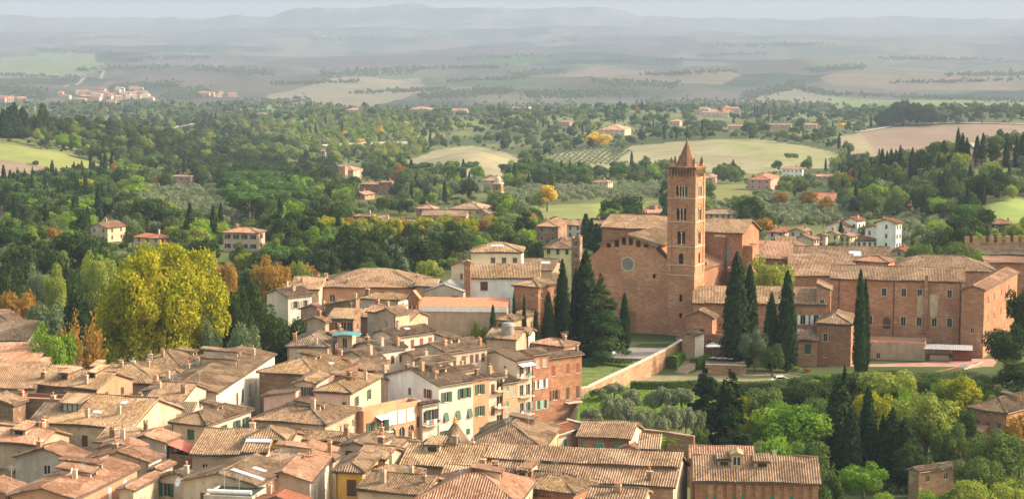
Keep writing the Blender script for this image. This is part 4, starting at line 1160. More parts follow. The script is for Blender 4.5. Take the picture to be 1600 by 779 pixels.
# --- the long hall and its right neighbour
H('long hall with a two-tier striped roof and a cream gable', 1052, 759, 263, 13, 735, 1089, 'gu', 'brick_pale', 'tan', D=13.5, pitch=.40, wall2='pale', ch=[(.12, .06)], tier=.24, win=[('R', [.12], [1.0], 'ct', (.9, 3.0)), ('R', [.62], [1.0], 'ct', (.9, 3.0))])
H('brick building with pilasters, green shutters and a little dormer at the bottom edge', 1279, 753, 266, 4, 1086, None, 'gu', 'brick_orange_dim', 'tan', D=11, pitch=.40, ch=0, win=[('F', [.13, .36, .60, .76], [1.8], 'ct', (1.3, 2.6))])
H('plain brown roof behind the gable of the long hall', 1175, 716, 282, 4, 1080, None, 'gu', 'brick_pale', 'pink', D=6, ch=0)
H('house with a smooth red roof and one teal shutter', 864, 682, 312, 33, 822, 906, 'gv', 'cream', 'red', pitch=.26, win=[('R', [.45], [1.0], 'ct', (.9, 2.4))], ch=0, tiled=True)
H('low brick house with two teal shutters by the olive garden wall', 983, 685, 312, 16, 903, 999, 'gu', 'brick_brown', 'tan', D=9, pitch=.36, wall2='pale', win=[('F', [.42, .8], [1.0], 'ct', (1.2, 1.6)), ('F', [.08], [1.2], 'ct', (.8, 1.4))], ch=0)
H('small pinkish roof left of the palms behind the long hall', 996, 700, 300, 30, 972, 1002, 'gv', 'rose', 'pink', ch=0)
H('small tan shed roof right of the palms behind the long hall', 1028, 700, 300, 8, 1000, None, 'sf', 'stone', 'tan', D=4, ch=0)
# --- lower right
H('orange brick house with three small windows among trees at the right edge', 1573, 644, 388, 43, 1513, 1640, 'hip', 'brick_orange_dim', 'brown', pitch=.40, win=[('F', [.25, .52, .8], [2.2], 'pk', (.9, 1.2))], ch=0)
H('low pink brick outbuilding between the cypresses and the right edge trees', 1436, 736, 348, 58, 1420, 1520, 'gv', 'brick_pale', 'brown', pitch=.3, win=[('R', [.16, .5, .72, .88], [1.0], 'pk', (.9, 1.1))], ch=0)

# --- small roofs that fill the gaps
H('small tiled lean-to left of the broad golden roof', 68, 684, 286, 18, 40, 90, 'gu', 'brick_brown', 'tan', D=5, ch=1)
H('low tan roof between the broad golden roof and the terracotta roof', 200, 692, 282, 18, 150, None, 'sf', 'beige', 'tan', D=4, ch=1)
H('narrow roof strip behind the reddish sloping roof', 214, 702, 275, 14, 152, 228, 'gv', 'stone', 'pink', ch=1)
H('tiny roof with a chimney beside the lichen turret', 262, 612, 330, 12, 232, None, 'gu', 'tan', 'brown', D=5, ch=1)
H('small brown gable left of the green shuttered grey house', 226, 636, 314, 20, 196, 240, 'gv', 'beige', 'brown', ch=1)
H('low tan gable under the pink house with red shutters', 604, 592, 352, 40, 572, 622, 'gv', 'beige', 'brown', ch=1)
H('brown roof patch between the tall white house and the yellow attic', 722, 578, 358, 47, 702, 744, 'gv', 'pale', 'brown', ch=2, pitch=.2)
H('tiny pale hut on the roofs below the palazzo', 596, 487, 402, 20, 574, 606, 'gu', 'pale', 'tan', D=5, ch=1)
H('small tan gabled house below the olive plaster house', 618, 490, 398, 40, 590, 640, 'gv', 'beige', 'tan', ch=1)
H('rose walled house beside the loggia with timber posts', 526, 525, 380, 30, 503, 545, 'gv', 'rose', 'brown', ch=1)
H('small brown hip roof left of the yellow house with grey shutters', 520, 717, 269, 14, 488, 532, 'hip', 'beige', 'brown', ch=1)
H('small roof with a chimney above the yellow house', 602, 716, 268, 20, 560, 632, 'gu', 'cream', 'tan', D=6, ch=1)
H('little roof at the foot of the octagonal lantern', 690, 717, 275, 20, 655, 712, 'gu', 'tan', 'red', D=5, ch=0)
H('low brown shed beside the front pyramid roof', 652, 761, 250, 20, 600, 674, 'gu', 'beige', 'brown', D=5, ch=1)
H('tan roof strip between the front pyramid and the long hall', 762, 750, 258, 14, 690, 792, 'gu', 'stone', 'tan', D=6, ch=1)
H('small gold roof tucked behind the orange house', 868, 748, 268, 24, 818, 900, 'gu', 'tan', 'gold', D=5, ch=0)
H('narrow pink roofed house at the left edge under the striped tan roof', 20, 632, 318, 14, -40, 40, 'gv', 'brick_brown', 'tan', ch=1)
H('small cream house between the shaded roof and the shuttered cream house', 262, 652, 308, 12, 236, None, 'gu', 'cream', 'tan', D=4, ch=0)

# ---- balconies, awnings and other things that belong to one house
h = find('tall cream house with iron balconies')
for z in (3.2, 6.8, 10.2, 13.6): balcony(h, 'R', .5, z, 3.6, 1.0, 'metal', 3 if z in (3.2, 10.2) else 0, 'white_cloth' if z == 3.2 else None)
h = find('narrow white house with flowery balconies')
for z in (3.4, 8.0): balcony(h, 'R', .5, z, 3.4, 1.0, 'sh_w', 6 if z < 5 else 3)
h = find('narrow cream house with brown balconies')
for z in (2.6, 5.6, 9.0): balcony(h, 'R', .68, z, 2.6, 1.1, 'wood', 2)
balcony(find('big orange brick house'), 'R', .7, 9.2, 3.6, 1.2, 'metal')
h = t_orange
balcony(h, 'R', .32, 3.9, 3.2, 1.0, 'sh_g', 0, 'sh_w')
h = find('terracotta roofed house with a coral awning')
b = MB(); b.prism([(.1, .3, h['ze'] - .4), (.1, 4.6, h['ze'] - .4), (3.4, 4.6, h['ze'] - 1.5), (3.4, .3, h['ze'] - 1.5)], (0, 0, .06), 'red_cloth'); b.build('awning', h['T'])
h = find('brick building with pilasters'); W = h['W']; b = None
for k in range(13):
    x = -W * (k + .35) / 13; b = MB(); b.box(x - .38, x + .38, -.16, -.003, 0, h['ze'] - .35, 'brick_orange_dim'); b.build('pilaster', h['T'])
x = -W * .655; b = MB(); z = h['ze'] + 3.0 * .40
b.box(x - .8, x + .8, 3.0, 6, z - 1, z + 1.7, 'plaster_cream'); b.prism([(x - 1, 2.8, z + 1.7), (x + 1, 2.8, z + 1.7), (x + 1, 2.8, z + 1.8), (x, 2.8, z + 2.25), (x - 1, 2.8, z + 1.8)], (0, 3.4, 0), 'tile_tan')
o = b.build('dormer', h['roof']); b = MB(); b.box(x - .45, x + .45, 2.94, 2.997, z + .4, z + 1.45, 'glass'); b.box(x - .04, x + .04, 2.9, 2.939, z + .4, z + 1.45, 'sh_w'); b.build('pane', o)
h = find('broad golden roof with two skylights'); x = -h['W'] * .80; z = h['ze'] + 3 * .36; b = MB()
b.box(x - 1.3, x + 1.3, 3, 7, z - 1, z + 1.5, 'sh_k'); b.obox((x, 4.8, z + 1.75), (1.7, 0, 0), (0, 2.2, .35), (0, -.01, .09), 'tile_gold'); o = b.build('dormer', h['roof'])
for k in range(3): b = MB(); b.box(x - 1.1 + k * .8, x - .5 + k * .8, 2.93, 2.997, z + .2, z + 1.3, 'sh_y'); b.build('pane', o)
h = find('small ochre rooftop hut'); b = MB(); P = []
for i in range(9):
    t = i / 8
    for j in range(2): P.append((-h['W'] - .6 + (h['W'] + 2.4) * t, -2.4 + 3.2 * j, h['ze'] + .25 + .35 * math.sin(t * math.pi) - .2 * (1 - j)))
b.grid(P, 9, 2, 'teal_cloth'); b.build('awning', h['T'])
h = find('low brown roof with an air conditioner'); b = MB(); b.box(-h['W'] * .35, -h['W'] * .35 + 1.1, -.5, -.1, h['ze'] - 1.3, h['ze'] - .5, 'sh_w')
P = [(-h['W'] * .35 + .55, -.505, h['ze'] - .9)]
b.poly([(-h['W'] * .35 + .5 + .28 * math.cos(k * .5236), -.504, h['ze'] - .9 + .28 * math.sin(k * .5236)) for k in range(12)], 'sh_k'); b.build('air_conditioner', h['T'])
h = find('low roof with a pale gable and a rooftop water tank'); b = MB(); b.lathe((-2.4, 2, h['ze'] + 1.0), [(1.2, -1), (1.25, 0), (1.25, 1.4), (1.0, 1.9), (0, 2.1)], 'lead', 14); b.build('water_tank', h['T'])
h = find('black flat canopy roof'); b = MB(); b.tube([(-h['W'] * .95, .6, h['ze'] + .35), (-.4, .9, h['ze'] + .35)], .28, 'sh_w', 8); b.build('pipe', h['T'])
dish(find('brown roofed house with two pale solar panels')['T'], (-10.5, -.6, find('brown roofed house with two pale solar panels')['ze'] - .2), .62)
dish(find('large red tiled roof')['roof'], (-3.2, 6, find('large red tiled roof')['ze'] + 2.0), .5, (-.8, -.4, .3))
dish(find('broad shallow tan roof')['roof'], (-2, 3, find('broad shallow tan roof')['ze'] + 2.0), .45)
h = find('long brown brick hall'); b = MB(); b.box(-h['W'] - .05, .05, -.32, -.003, h['ze'] - 1.0, h['ze'] + .02, 'sh_w'); b.build('cornice', h['T'])
h = find('house with a smooth red roof'); b = MB(); b.prism([(.1, -.4, h['ze'] + .0), (.5, -.4, h['ze'] + .12), (.5, 8, h['ze'] + .12), (.1, 8, h['ze'] + .0)], (0, 0, .1), 'sh_w'); b.build('white_verge', h['roof'])
h = find('long pinkish roof curving down')
for k in range(3):
    b = MB(); y = 3.2 + k * .9; b.grid([(.3, y, 5.4), (.34, y, 3.9 + .3 * k), (.32, y + .6, 5.4), (.3, y + .62, 4.0)], 2, 2, ('teal_cloth', 'sh_y', 'sh_k')[k]); b.build('washing', h['T'])
for k in range(80):     # television aerials on the roofs nearest to us
    h = HOUSES[rnd.randrange(len(HOUSES))]
    if h['C'].y < 400 and h['W'] > 5: antenna(h['roof'], (-h['W'] * rnd.uniform(.2, .8), 4, h['rz'](-h['W'] * .5, 4)), rnd.uniform(1.4, 2.6))
# ------------------------------------------------------------------ the church and its bell tower
CA = 25.3


class Frame:
    """Upright local frame like a house's: x right along the front, y back."""

    def __init__(s, C, a):
        s.C = Vector(C); s.a = R(a); s.ca = math.cos(s.a); s.sa = math.sin(s.a)

    def w(s, x, y, z): return Vector((s.C.x + x * s.ca + y * s.sa, s.C.y - x * s.sa + y * s.ca, s.C.z + z))

    def onfront(s, px, py, y=0.0):
        r = ray(px, py); n = Vector((s.sa, s.ca, 0)); o = s.w(0, y, 0)
        t = n.dot(o - Vector((0, 0, CAMZ))) / n.dot(r)
        p = Vector((0, 0, CAMZ)) + r * t - s.C
        return p.x * s.ca - p.y * s.sa, p.z

    def onright(s, px, py, x=0.0):
        r = ray(px, py); n = Vector((s.ca, -s.sa, 0)); o = s.w(x, 0, 0)
        t = n.dot(o - Vector((0, 0, CAMZ))) / n.dot(r)
        p = Vector((0, 0, CAMZ)) + r * t - s.C
        return p.x * s.sa + p.y * s.ca, p.z


def atz(px, py, z):
    r = ray(px, py); t = (z - CAMZ) / r.z
    return Vector((0, 0, CAMZ)) + r * t


TB = at(1084, 526, 470)
TF = Frame(TB, CA)
tow = empty('bell_tower', TB, -R(CA))
tag(tow, 'tall square brick bell tower with stacked arched openings and a pointed spire', 'bell tower')
TW, TD = 6.7, 6.4
zt = lambda py: TF.onfront(1063, py, 0)[1]
top = zt(262)


def arch_lights(b, P0, dx, nrm, s0, s1, z0, z1, n, parent_b, colmat='marble'):
    """n arched lights in one opening: arch corners in brick, slim columns between."""
    P0 = Vector(P0); dx = Vector((*dx, 0)); nn = Vector((*nrm, 0))
    pt = lambda s, z, k=0.0: Vector((P0.x, P0.y, 0)) + dx * s + nn * k + Vector((0, 0, z))
    w = (s1 - s0) / n
    for i in range(n):
        a = s0 + w * i; c = a + w; r = w / 2 * .92; m = (a + c) / 2
        for k in range(8):
            t0 = math.pi * k / 8; t1 = math.pi * (k + 1) / 8
            p = (m - r * math.cos(t0), z1 - r + r * math.sin(t0)); q = (m - r * math.cos(t1), z1 - r + r * math.sin(t1))
            e = a if k < 4 else c
            b.poly([pt(*p, -.02), pt(*q, -.02), pt(q[0], z1, -.02), pt(p[0], z1, -.02)], 'brick')
            b.poly([pt(*p, -.02), pt(*q, -.02), pt(*q, -.3), pt(*p, -.3)], 'brick')
        if i:
            parent_b.tube([pt(a, z0, -.16), pt(a, z1 - r, -.16)], .08, colmat, 8)
            parent_b.obox(pt(a, z1 - r + .05, -.16), dx * .2, nn * .2, (0, 0, .1), colmat)
            parent_b.obox(pt(a, z0 + .06, -.16), dx * .16, nn * .16, (0, 0, .06), colmat)


storeys = [(zt(307.5), zt(289), 4, 2.75), (zt(344.5), zt(325), 3, 2.4), (zt(381.5), zt(361), 2, 2.0), (zt(412), zt(395.5), 1, 1.15)]
b = MB(); cb = MB()
sides = [((-TW, 0, 0), (1, 0), TW, (0, -1)), ((0, 0, 0), (0, 1), TD, (1, 0)), ((0, TD, 0), (-1, 0), TW, (0, 1)), ((-TW, TD, 0), (0, -1), TD, (-1, 0))]
for si, (P0, dx, L, nr) in enumerate(sides):
    ops = [(L / 2 - w / 2, L / 2 + w / 2, z0, z1) for z0, z1, n, w in storeys]
    if si == 0:
        for px, p0, p1 in ((1063.5, 471, 460), (1063.5, 496, 489)):
            x = TF.onfront(px, p0)[0] + TW
            ops.append((x - .33, x + .33, zt(p0), zt(p1)))
    wall_face(b, P0, dx, L, -1.5, top, ops, MATS['brick'], nr)
    for z0, z1, n, w in storeys: arch_lights(b, P0, dx, nr, L / 2 - w / 2, L / 2 + w / 2, z0, z1, n, cb)
b.poly([(-TW, 0, zt(420)), (0, 0, zt(420)), (0, TD, zt(420)), (-TW, TD, zt(420))], 'brick')
b.build('wall', tow)
cb.build('colonnette', tow)
for z0, z1, n, w in storeys:      # added dark boxes inside, so the openings read as shaded
    m = MB(); m.box(-TW / 2 - 1.6, -TW / 2 + 1.6, TD / 2 - 1.6, TD / 2 + 1.6, z0 - .5, z1 + .4, 'eave'); m.build('dark_core', tow)
# corner strips, string courses, blind arches, corbel frieze
b = MB()
e = .16
for x0, x1, y0, y1 in ((-TW - e, -TW + .9, -e, -.002), (-.9, e, -e, -.002), (.002, e, -.002, .85), (.002, e, TD - .85, TD + e)):
    b.box(x0, x1, y0, y1, zt(425), top, 'brick')
for py in (429, ):
    b.box(-TW - .1, .1, -.1, -.003, zt(py) - .15, zt(py), 'mortar')
b.build('corner_strip', tow)
b = MB()
for py in (309.5, 346.5, 385, 414):
    z = zt(py); b.box(-TW - e - .06, e + .06, -e - .06, TD + e + .06, z - .09, z + .07, 'mortar')
b.build('string_course', tow)
b = MB()
for (P0, dx, L, nr) in sides[:2]:
    P0 = Vector(P0); dv = Vector((*dx, 0)); nv = Vector((*nr, 0))
    for z0, z1, n, w in storeys[:1] + storeys[1:3]:
        r0 = w / 2 + .55; zc = z1 - .15
        prev = None
        for k in range(13):
            t = math.pi * k / 12
            q = [P0 + dv * (L / 2 - rr * math.cos(t)) + Vector((0, 0, zc + rr * math.sin(t) * .75)) + nv * .07 for rr in (r0, r0 - .28)]
            if prev: b.prism([prev[0], q[0], q[1], prev[1]], -nv * .065, 'brick_red')
            prev = q
    n = 9
    for k in range(n):
        s = L * (k + .5) / n
        b.obox(P0 + dv * s + nv * .15 + Vector((0, 0, top - 1.0)), dv * .19, nv * .15, (0, 0, .55), 'mossy_brick')
        b.obox(P0 + dv * s + nv * .09 + Vector((0, 0, top - 1.85)), dv * .12, nv * .09, (0, 0, .3), 'mossy_brick')
b.build('arch_frieze', tow)
b = MB()
b.box(-TW - .32, .32, -.32, TD + .32, top - .42, top - .02, 'mossy_brick')
b.box(-TW - .42, .42, -.42, TD + .42, top, top + .22, 'brick_brown')
b.build('cornice', tow)
b = MB()
cx, cy = -TW / 2, TD / 2
apex = TF.onfront(1067, 220, TD / 2)[1]
b.lathe((cx, cy, top + .2), [(2.5, 0), (2.5, .35), (2.6, .36), (2.6, .5)], 'brick', 8, R(22.5))
b.lathe((cx, cy, top + .7), [(2.45, 0), (1.66, (apex - top - .7) * .33), (.82, (apex - top - .7) * .68), (.12, apex - top - .7)], 'spire_tile', 8, R(22.5))
b.build('spire', tow)
for sx in (0, 1):
    for sy in (0, 1):
        x = -TW + .55 + sx * (TW - 1.1); y = .55 + sy * (TD - 1.1); b = MB()
        b.lathe((x, y, top + .2), [(.55, 0), (.55, .8), (.64, .82), (.64, .95)], 'brick', 4, R(45))
        b.lathe((x, y, top + 1.15), [(.46, 0), (.26, .65), (.04, 1.4)], 'spire_tile', 8)
        b.lathe((x, y, top + 2.5), [(.0, 0), (.12, .08), (.0, .2)], 'mortar', 6)
        b.build('pinnacle', tow)
b = MB()
b.lathe((cx, cy, apex - .1), [(0, 0), (.26, .15), (.3, .4), (.1, .7)], 'lead', 8)
b.tube([(cx, cy, apex), (cx, cy, apex + 3.0)], .06, 'metal', 5)
b.obox((cx, cy, apex + 1.9), (.75, 0, 0), (0, .04, 0), (0, 0, .06), 'metal')
b.obox((cx - .45, cy, apex + 1.55), (.4, 0, 0), (0, .02, 0), (0, 0, .22), 'metal')
b.build('weather_vane', tow)
# round arched blocked door at the foot, plain recess frame
b = MB()
x0, z0 = TF.onfront(1058, 526); zz = TF.onfront(1058, 502)[1]
pts = []
for k in range(9):
    t = math.pi * k / 8; pts.append((x0 - 1.45 * math.cos(t), zz - 1.4 + 1.4 * math.sin(t)))
o_ = [(x0 - 1.45, 0)] + pts + [(x0 + 1.45, 0)]
for i in range(len(o_) - 1):
    p, q = Vector((o_[i][0], -.06, o_[i][1])), Vector((o_[i + 1][0], -.06, o_[i + 1][1]))
    d = (q - p).normalized(); n = Vector((d.z, 0, -d.x)) * .16
    b.prism([p, q, q + n, p + n], (0, .058, 0), 'brick_pale')
b.build('blocked_door', tow)

# ---- the church
FY = 0.7
xc, _ = TF.onfront(981, 420, FY)
nl, ze1 = TF.onfront(938, 383, FY); nr_, ze2 = TF.onfront(1025, 383, FY)
hw = (nr_ - nl) / 2; xc = (nl + nr_) / 2; ze = (ze1 + ze2) / 2
za = TF.onfront(981, 367, FY)[1]
HA = 13.2
zai = TF.onfront(1018, 392, FY)[1]; zao = zai - (HA - hw) * .80
ch = empty('brick_church', TB, -R(CA))
tag(ch, 'large brick church with a plain gabled front and round window behind the tower', 'church')
L1 = 32.0


def topz(x):
    t = abs(x - xc)
    if t <= hw: return ze + (za - ze) * (1 - t / hw)
    return zai - (t - hw) * (zai - zao) / (HA - hw)


b = MB()
ops = []
for px, p0, p1, w in ((951, 386.5, 380, 1.25), (963.5, 386, 375.5, 1.25), (974.5, 383, 371.5, 1.15), (985.5, 383, 371.5, 1.15), (997, 386, 375.5, 1.25), (1009.5, 386.5, 380, 1.25)):
    x, z0 = TF.onfront(px, p0, FY); z1 = TF.onfront(px, p1, FY)[1]
    ops.append((x - w / 2, x + w / 2, z0, min(z1, topz(x) - .35)))
for px, p0, p1, w in ((938, 434, 427, .8), (1022, 434.5, 428, .8)):
    x, z0 = TF.onfront(px, p0, FY); z1 = TF.onfront(px, p1, FY)[1]; ops.append((x - w / 2, x + w / 2, z0, z1))
xd, _ = TF.onfront(988, 500, FY); zd = TF.onfront(988, 486, FY)[1]
ops.append((xd - .95, xd + .95, .1, zd))
xs = sorted({xc - HA, xc - hw, xc, xc + hw, xc + HA, xc - hw - .001, xc + hw + .001} | {o[0] for o in ops} | {o[1] for o in ops})
DEP = 0.9
for a, c in zip(xs[:-1], xs[1:]):
    m = (a + c) / 2
    ta = topz(a + 1e-5); tc = topz(c - 1e-5)
    oo = sorted([o for o in ops if o[0] - 1e-6 <= a and c <= o[1] + 1e-6], key=lambda o: o[2])
    z = -1.5
    for o in oo:
        b.poly([(a, FY, z), (c, FY, z), (c, FY, o[2]), (a, FY, o[2])], 'brick')
        for zq in (o[2], o[3]): b.poly([(a, FY, zq), (c, FY, zq), (c, FY + DEP, zq), (a, FY + DEP, zq)], 'brick')
        z = o[3]
    b.poly([(a, FY, z), (c, FY, z), (c, FY, tc), (a, FY, ta)], 'brick')
    b.poly([(a, FY, ta), (c, FY, tc), (c, FY + DEP, tc), (a, FY + DEP, ta)], 'brick')
for o in ops:
    for x in (o[0], o[1]): b.poly([(x, FY, o[2]), (x, FY + DEP, o[2]), (x, FY + DEP, o[3]), (x, FY, o[3])], 'brick')
b.poly([(xc - HA, FY + 2.4, -1), (xc + HA, FY + 2.4, -1), (xc + HA, FY + 2.4, zao), (xc + hw, FY + 2.4, ze - .2), (xc, FY + 2.4, za - .6), (xc - hw, FY + 2.4, ze - .2), (xc - HA, FY + 2.4, zao)], 'brick_brown')
for sg in (-1, 1):
    b.poly([(xc + sg * HA, FY, -1.5), (xc + sg * HA, L1, -1.5), (xc + sg * HA, L1, zao - .6), (xc + sg * HA, FY, zao - .6)], 'brick_orange_dim')
    b.poly([(xc + sg * HA, FY, zao - .6), (xc + sg * HA, FY + DEP, zao - .6), (xc + sg * HA, FY + DEP, zao), (xc + sg * HA, FY, zao)], 'brick')
    b.poly([(xc + sg * hw, FY + DEP, zao - 1), (xc + sg * hw, L1, zao - 1), (xc + sg * hw, L1, ze), (xc + sg * hw, FY + DEP, ze)], 'brick_orange_dim')
    b.poly([(xc + sg * hw, FY + DEP, zai - 6), (xc + sg * hw, FY + DEP, ze), (xc + sg * hw, FY, ze), (xc + sg * hw, FY, zai - 6)], 'brick')
b.build('wall', ch)
b = MB()
for k in range(6):
    x = xc + (k - 2.5) * hw * 2 / 6
b.box(xd - .95, xd + .95, FY + .35, FY + .42, .1, zd, 'wood'); b.build('portal_door', ch)
# round window
b = MB(); rx, rz = TF.onfront(981, 412.5, FY); rr = (TF.onfront(992, 412, FY)[0] - TF.onfront(970, 412, FY)[0]) / 2
P = []
for r, y in ((rr * 1.0, -.02), (rr * .98, -.16), (rr * .84, -.16), (rr * .82, -.03)):
    for k in range(33):
        t = 2 * math.pi * k / 32; P.append((rx + r * math.cos(t), FY + y, rz + r * math.sin(t)))
b.grid(P, 4, 33, 'stone_frame')
b.poly([(rx + rr * .83 * math.cos(2 * math.pi * k / 32), FY - .03, rz + rr * .83 * math.sin(2 * math.pi * k / 32)) for k in range(32)], 'lead')
for k in range(12):
    t = math.pi * 2 * k / 12
    b.tube([(rx + rr * .2 * math.cos(t), FY - .06, rz + rr * .2 * math.sin(t)), (rx + rr * .82 * math.cos(t), FY - .06, rz + rr * .82 * math.sin(t))], .05, 'metal', 4)
b.build('round_window', ch)
b = MB(); gx, gz_ = TF.onfront(984, 447, FY)
P = []
for r, y in ((1.9, -.005), (1.85, -.07), (1.55, -.07), (1.5, -.01)):
    for k in range(33):
        t = 2 * math.pi * k / 32; P.append((gx + r * math.cos(t), FY + y, gz_ + r * math.sin(t)))
b.grid(P, 4, 33, 'brick_pale')
b.poly([(gx + 1.5 * math.cos(2 * math.pi * k / 32), FY - .01, gz_ + 1.5 * math.sin(2 * math.pi * k / 32)) for k in range(32)], 'brick_pale')
b.build('blocked_round_window', ch)
# roofs
b = MB(); tm = MATS['tile_brown']; o = .55; sl_ = (za - ze) / hw
for sg in (-1, 1):
    slope(b, [(xc + sg * (hw + o), FY - .55, ze - o * sl_ + .1), (xc + sg * (hw + o), L1 + .2, ze - o * sl_ + .1), (xc, L1 + .2, za + .1), (xc, FY - .55, za + .1)], tm)
ridge(b, (xc, FY - .55, za + .1), (xc, L1, za + .1), tm)
for sg in (-1, 1):
    b.prism([(xc, FY - .6, za - .1), (xc + sg * (hw + .5), FY - .6, ze - .3), (xc + sg * (hw + .5), FY - .6, ze - .02), (xc, FY - .6, za + .22)], (0, .2, 0), 'eave')
ro = b.build('nave_roof', ch)
for sg in (-1, 1):
    b = MB()
    slope(b, [(xc + sg * (HA + .4), FY + DEP + .1, zao - 1.0), (xc + sg * (HA + .4), L1 - .1, zao - 1.0), (xc + sg * hw, L1 - .1, zao + 1.7), (xc + sg * hw, FY + DEP + .1, zao + 1.7)], MATS['tile_pink'])
    b.build('aisle_roof', ch)
# curved buttress walls over the right aisle
for yb in (9.5, 21.0):
    b = MB(); pts = [(xc + hw + .05, zao + 1.0), (xc + hw + .05, ze - 1.2)]
    for k in range(9):
        t = k / 8; pts.append((xc + hw + .1 + (HA - hw - .6) * t, ze - 1.2 - (ze - 1.2 - zao - .4) * (1 - (1 - t) ** 2.2)))
    pts.append((xc + HA - .5, zao - .8))
    b.prism([(x, yb, z) for x, z in pts], (0, .8, 0), 'brick_orange_dim')
    b.build('buttress', ch)
# transept
_, zte = TF.onfront(1160, 364, L1); xtr, _ = TF.onfront(1160, 364, L1); xtl, _ = TF.onfront(941, 362, L1)
DT = 13.0; ztr = zte + DT / 2 * .40
tr = empty('church_transept', TB, -R(CA))
tag(tr, 'broad brick transept with a long striped roof behind the bell tower', 'transept')
b = MB()
xw, zw0 = TF.onfront(1137, 406, L1); zw1 = TF.onfront(1137, 383, L1)[1]
wall_face(b, (xtl, L1, 0), (1, 0), xtr - xtl, -2, zte, [(xw - xtl - 1.1, xw - xtl + 1.1, zw0, zw1)], MATS['brick_orange_dim'], (0, -1))
arch_lights(b, (xtl, L1, 0), (1, 0), (0, -1), xw - xtl - 1.1, xw - xtl + 1.1, zw0, zw1, 1, b)
b.poly([(xw - 1.1, L1 + .25, zw0), (xw + 1.1, L1 + .25, zw0), (xw + 1.1, L1 + .25, zw1), (xw - 1.1, L1 + .25, zw1)], 'lead')
wall_face(b, (xtr, L1, 0), (0, 1), DT, -2, zte, [], MATS['brick_orange_dim'], (1, 0))
wall_face(b, (xtl, L1, 0), (0, 1), DT, -2, zte, [], MATS['brick_orange_dim'], (-1, 0))
wall_face(b, (xtl, L1 + DT, 0), (1, 0), xtr - xtl, -2, zte, [], MATS['brick'], (0, 1))
for x in (xtl, xtr): b.poly([(x, L1, zte), (x, L1 + DT, zte), (x, L1 + DT / 2, ztr)], 'brick_orange_dim')
b.box(xtl - .1, xtr + .1, L1 - .22, L1 - .003, zte - .6, zte - .2, 'brick_red')
b.box(xw - 3.6, xw - .4 , L1 - .12, L1 - .003, zw1 + 2.0, zw1 + 2.6, 'mortar')
b.build('wall', tr)
b = MB()
for y0, sgn in ((L1 - .6, 1), (L1 + DT + .6, -1)):
    slope(b, [(xtl - .5, y0, zte - .6 * .4 + .08), (xtr + .5, y0, zte - .6 * .4 + .08), (xtr + .5, L1 + DT / 2, ztr + .08), (xtl - .5, L1 + DT / 2, ztr + .08)], MATS['tile_tan'])
ridge(b, (xtl - .5, L1 + DT / 2, ztr + .08), (xtr + .5, L1 + DT / 2, ztr + .08), MATS['tile_tan'])
b.build('roof', tr)
b = MB()
for x in (xtr - 4.2, ): b.tube([(x, L1 - .1, 0), (x, L1 - .1, zte - .3)], .1, 'metal', 6)
b.build('drainpipe', tr)
b = MB(); b.box(xtr - 2.4, xtr + .3, L1 - 3, L1 - .3, zte - 18, zte - 8.6, 'brick_orange_dim'); b.box(xtr - 2.6, xtr + .5, L1 - 3.2, L1 - .25, zte - 8.598, zte - 8.3, 'mortar')
b.build('stair_turret', tr)
# side chapels left of the nave, seen above the trees
H('small brick chapel roof left of the church front', 938, 408, 492, 25, 928, 944, 'gv', 'brick_orange_dim', 'pink', ch=0, pitch=.3)
H('orange chapel block between the nave and the transept on the right', 1176, 384, 498, 25, 1160, 1186, 'flat', 'brick_orange_dim', 'red', ch=0, par=.3)
# low range right of the tower
H('low brick range with a golden striped roof at the foot of the tower', 1290, 475, 462, 5, 1084, None, 'sf', 'brick', 'gold', D=8, pitch=.36, ch=0,
  win=[('F', [.10], [1.6], 'ak', (1.1, 1.6)), ('F', [.83, .93], [2.6], 'ow', (1.2, 2.2)), ('F', [.7], [4.4], 'k', (.9, 1.2))])
H('small gabled porch with a shell-like panel beside the tower foot', 1113, 495, 455, 25, 1072, None, 'gv', 'brick', 'gold', D=3, pitch=.45, ch=0, hgt_=5.6, ov=.5, win=[('F', [.5], [2.9], 'pk', (2.4, 2.4))], name='porch', cat='porch')
H('brick gatehouse with a pale side wall on the garden stairs', 1086, 524, 446, 30, 1066, 1100, 'gv', 'brick_pale', 'brown', pitch=.25, ch=0, ov=.25, wall2='offwhite', name='gatehouse', cat='gatehouse')
H('low roofless brick room with an arch behind the garden gatehouse', 1136, 522, 452, 14, 1096, None, 'flat', 'brick_orange_dim', 'tan', D=5, ch=0, par=.6, hgt_=5, win=[('F', [.3, .75], [1.2], 'ak', (1.0, 2.0))])
# ---- the convent
H('highest convent wing with a square skylight in its striped roof', 1393, 407, 520, 4, 1240, None, 'gu', 'brick', 'tan', D=15, pitch=.36, ch=0, sky=[(.36, .22, 3.2, 3.0)])
H('taller convent roof with a small round dormer at the left of the skylight wing', 1245, 400, 524, 4, 1216, None, 'gu', 'brick', 'tan', D=20, pitch=.40, ch=0)
H('middle convent wing under the skylight roof', 1338, 431, 500, 4, 1236, None, 'sf', 'brick', 'tan', D=12, pitch=.34, ch=0, win=[('F', [.27], [3.4], 'f', (1.2, 1.9))])
H('shallow hip roof poking up behind the main convent front', 1388, 410, 504, 25, 1336, 1398, 'pyr', 'brick', 'pink', ch=0, pitch=.3)
H('convent range with a wide striped roof right of the skylight wing', 1556, 424, 506, 6, 1389, None, 'hip', 'brick', 'tan', D=16, pitch=.36, ch=0)
CV = H('long convent front of mottled brick with two rows of windows', 1505, 440, 468, 13, 1299, None, 'gu', 'brick', 'tan', D=12, pitch=.40, ch=0, W=None,
  win=[('F', [.22], [2.2], 'fb', (1.1, 1.9)), ('F', [.405, .555, .675, .90], [2.0], 'fb', (1.1, 1.9)), ('F', [.30, .555, .675, .79, .905], [8.7], 'fb', (1.15, 2.1)), ('F', [.43], [8.9], 'acb', (1.8, 2.9))])
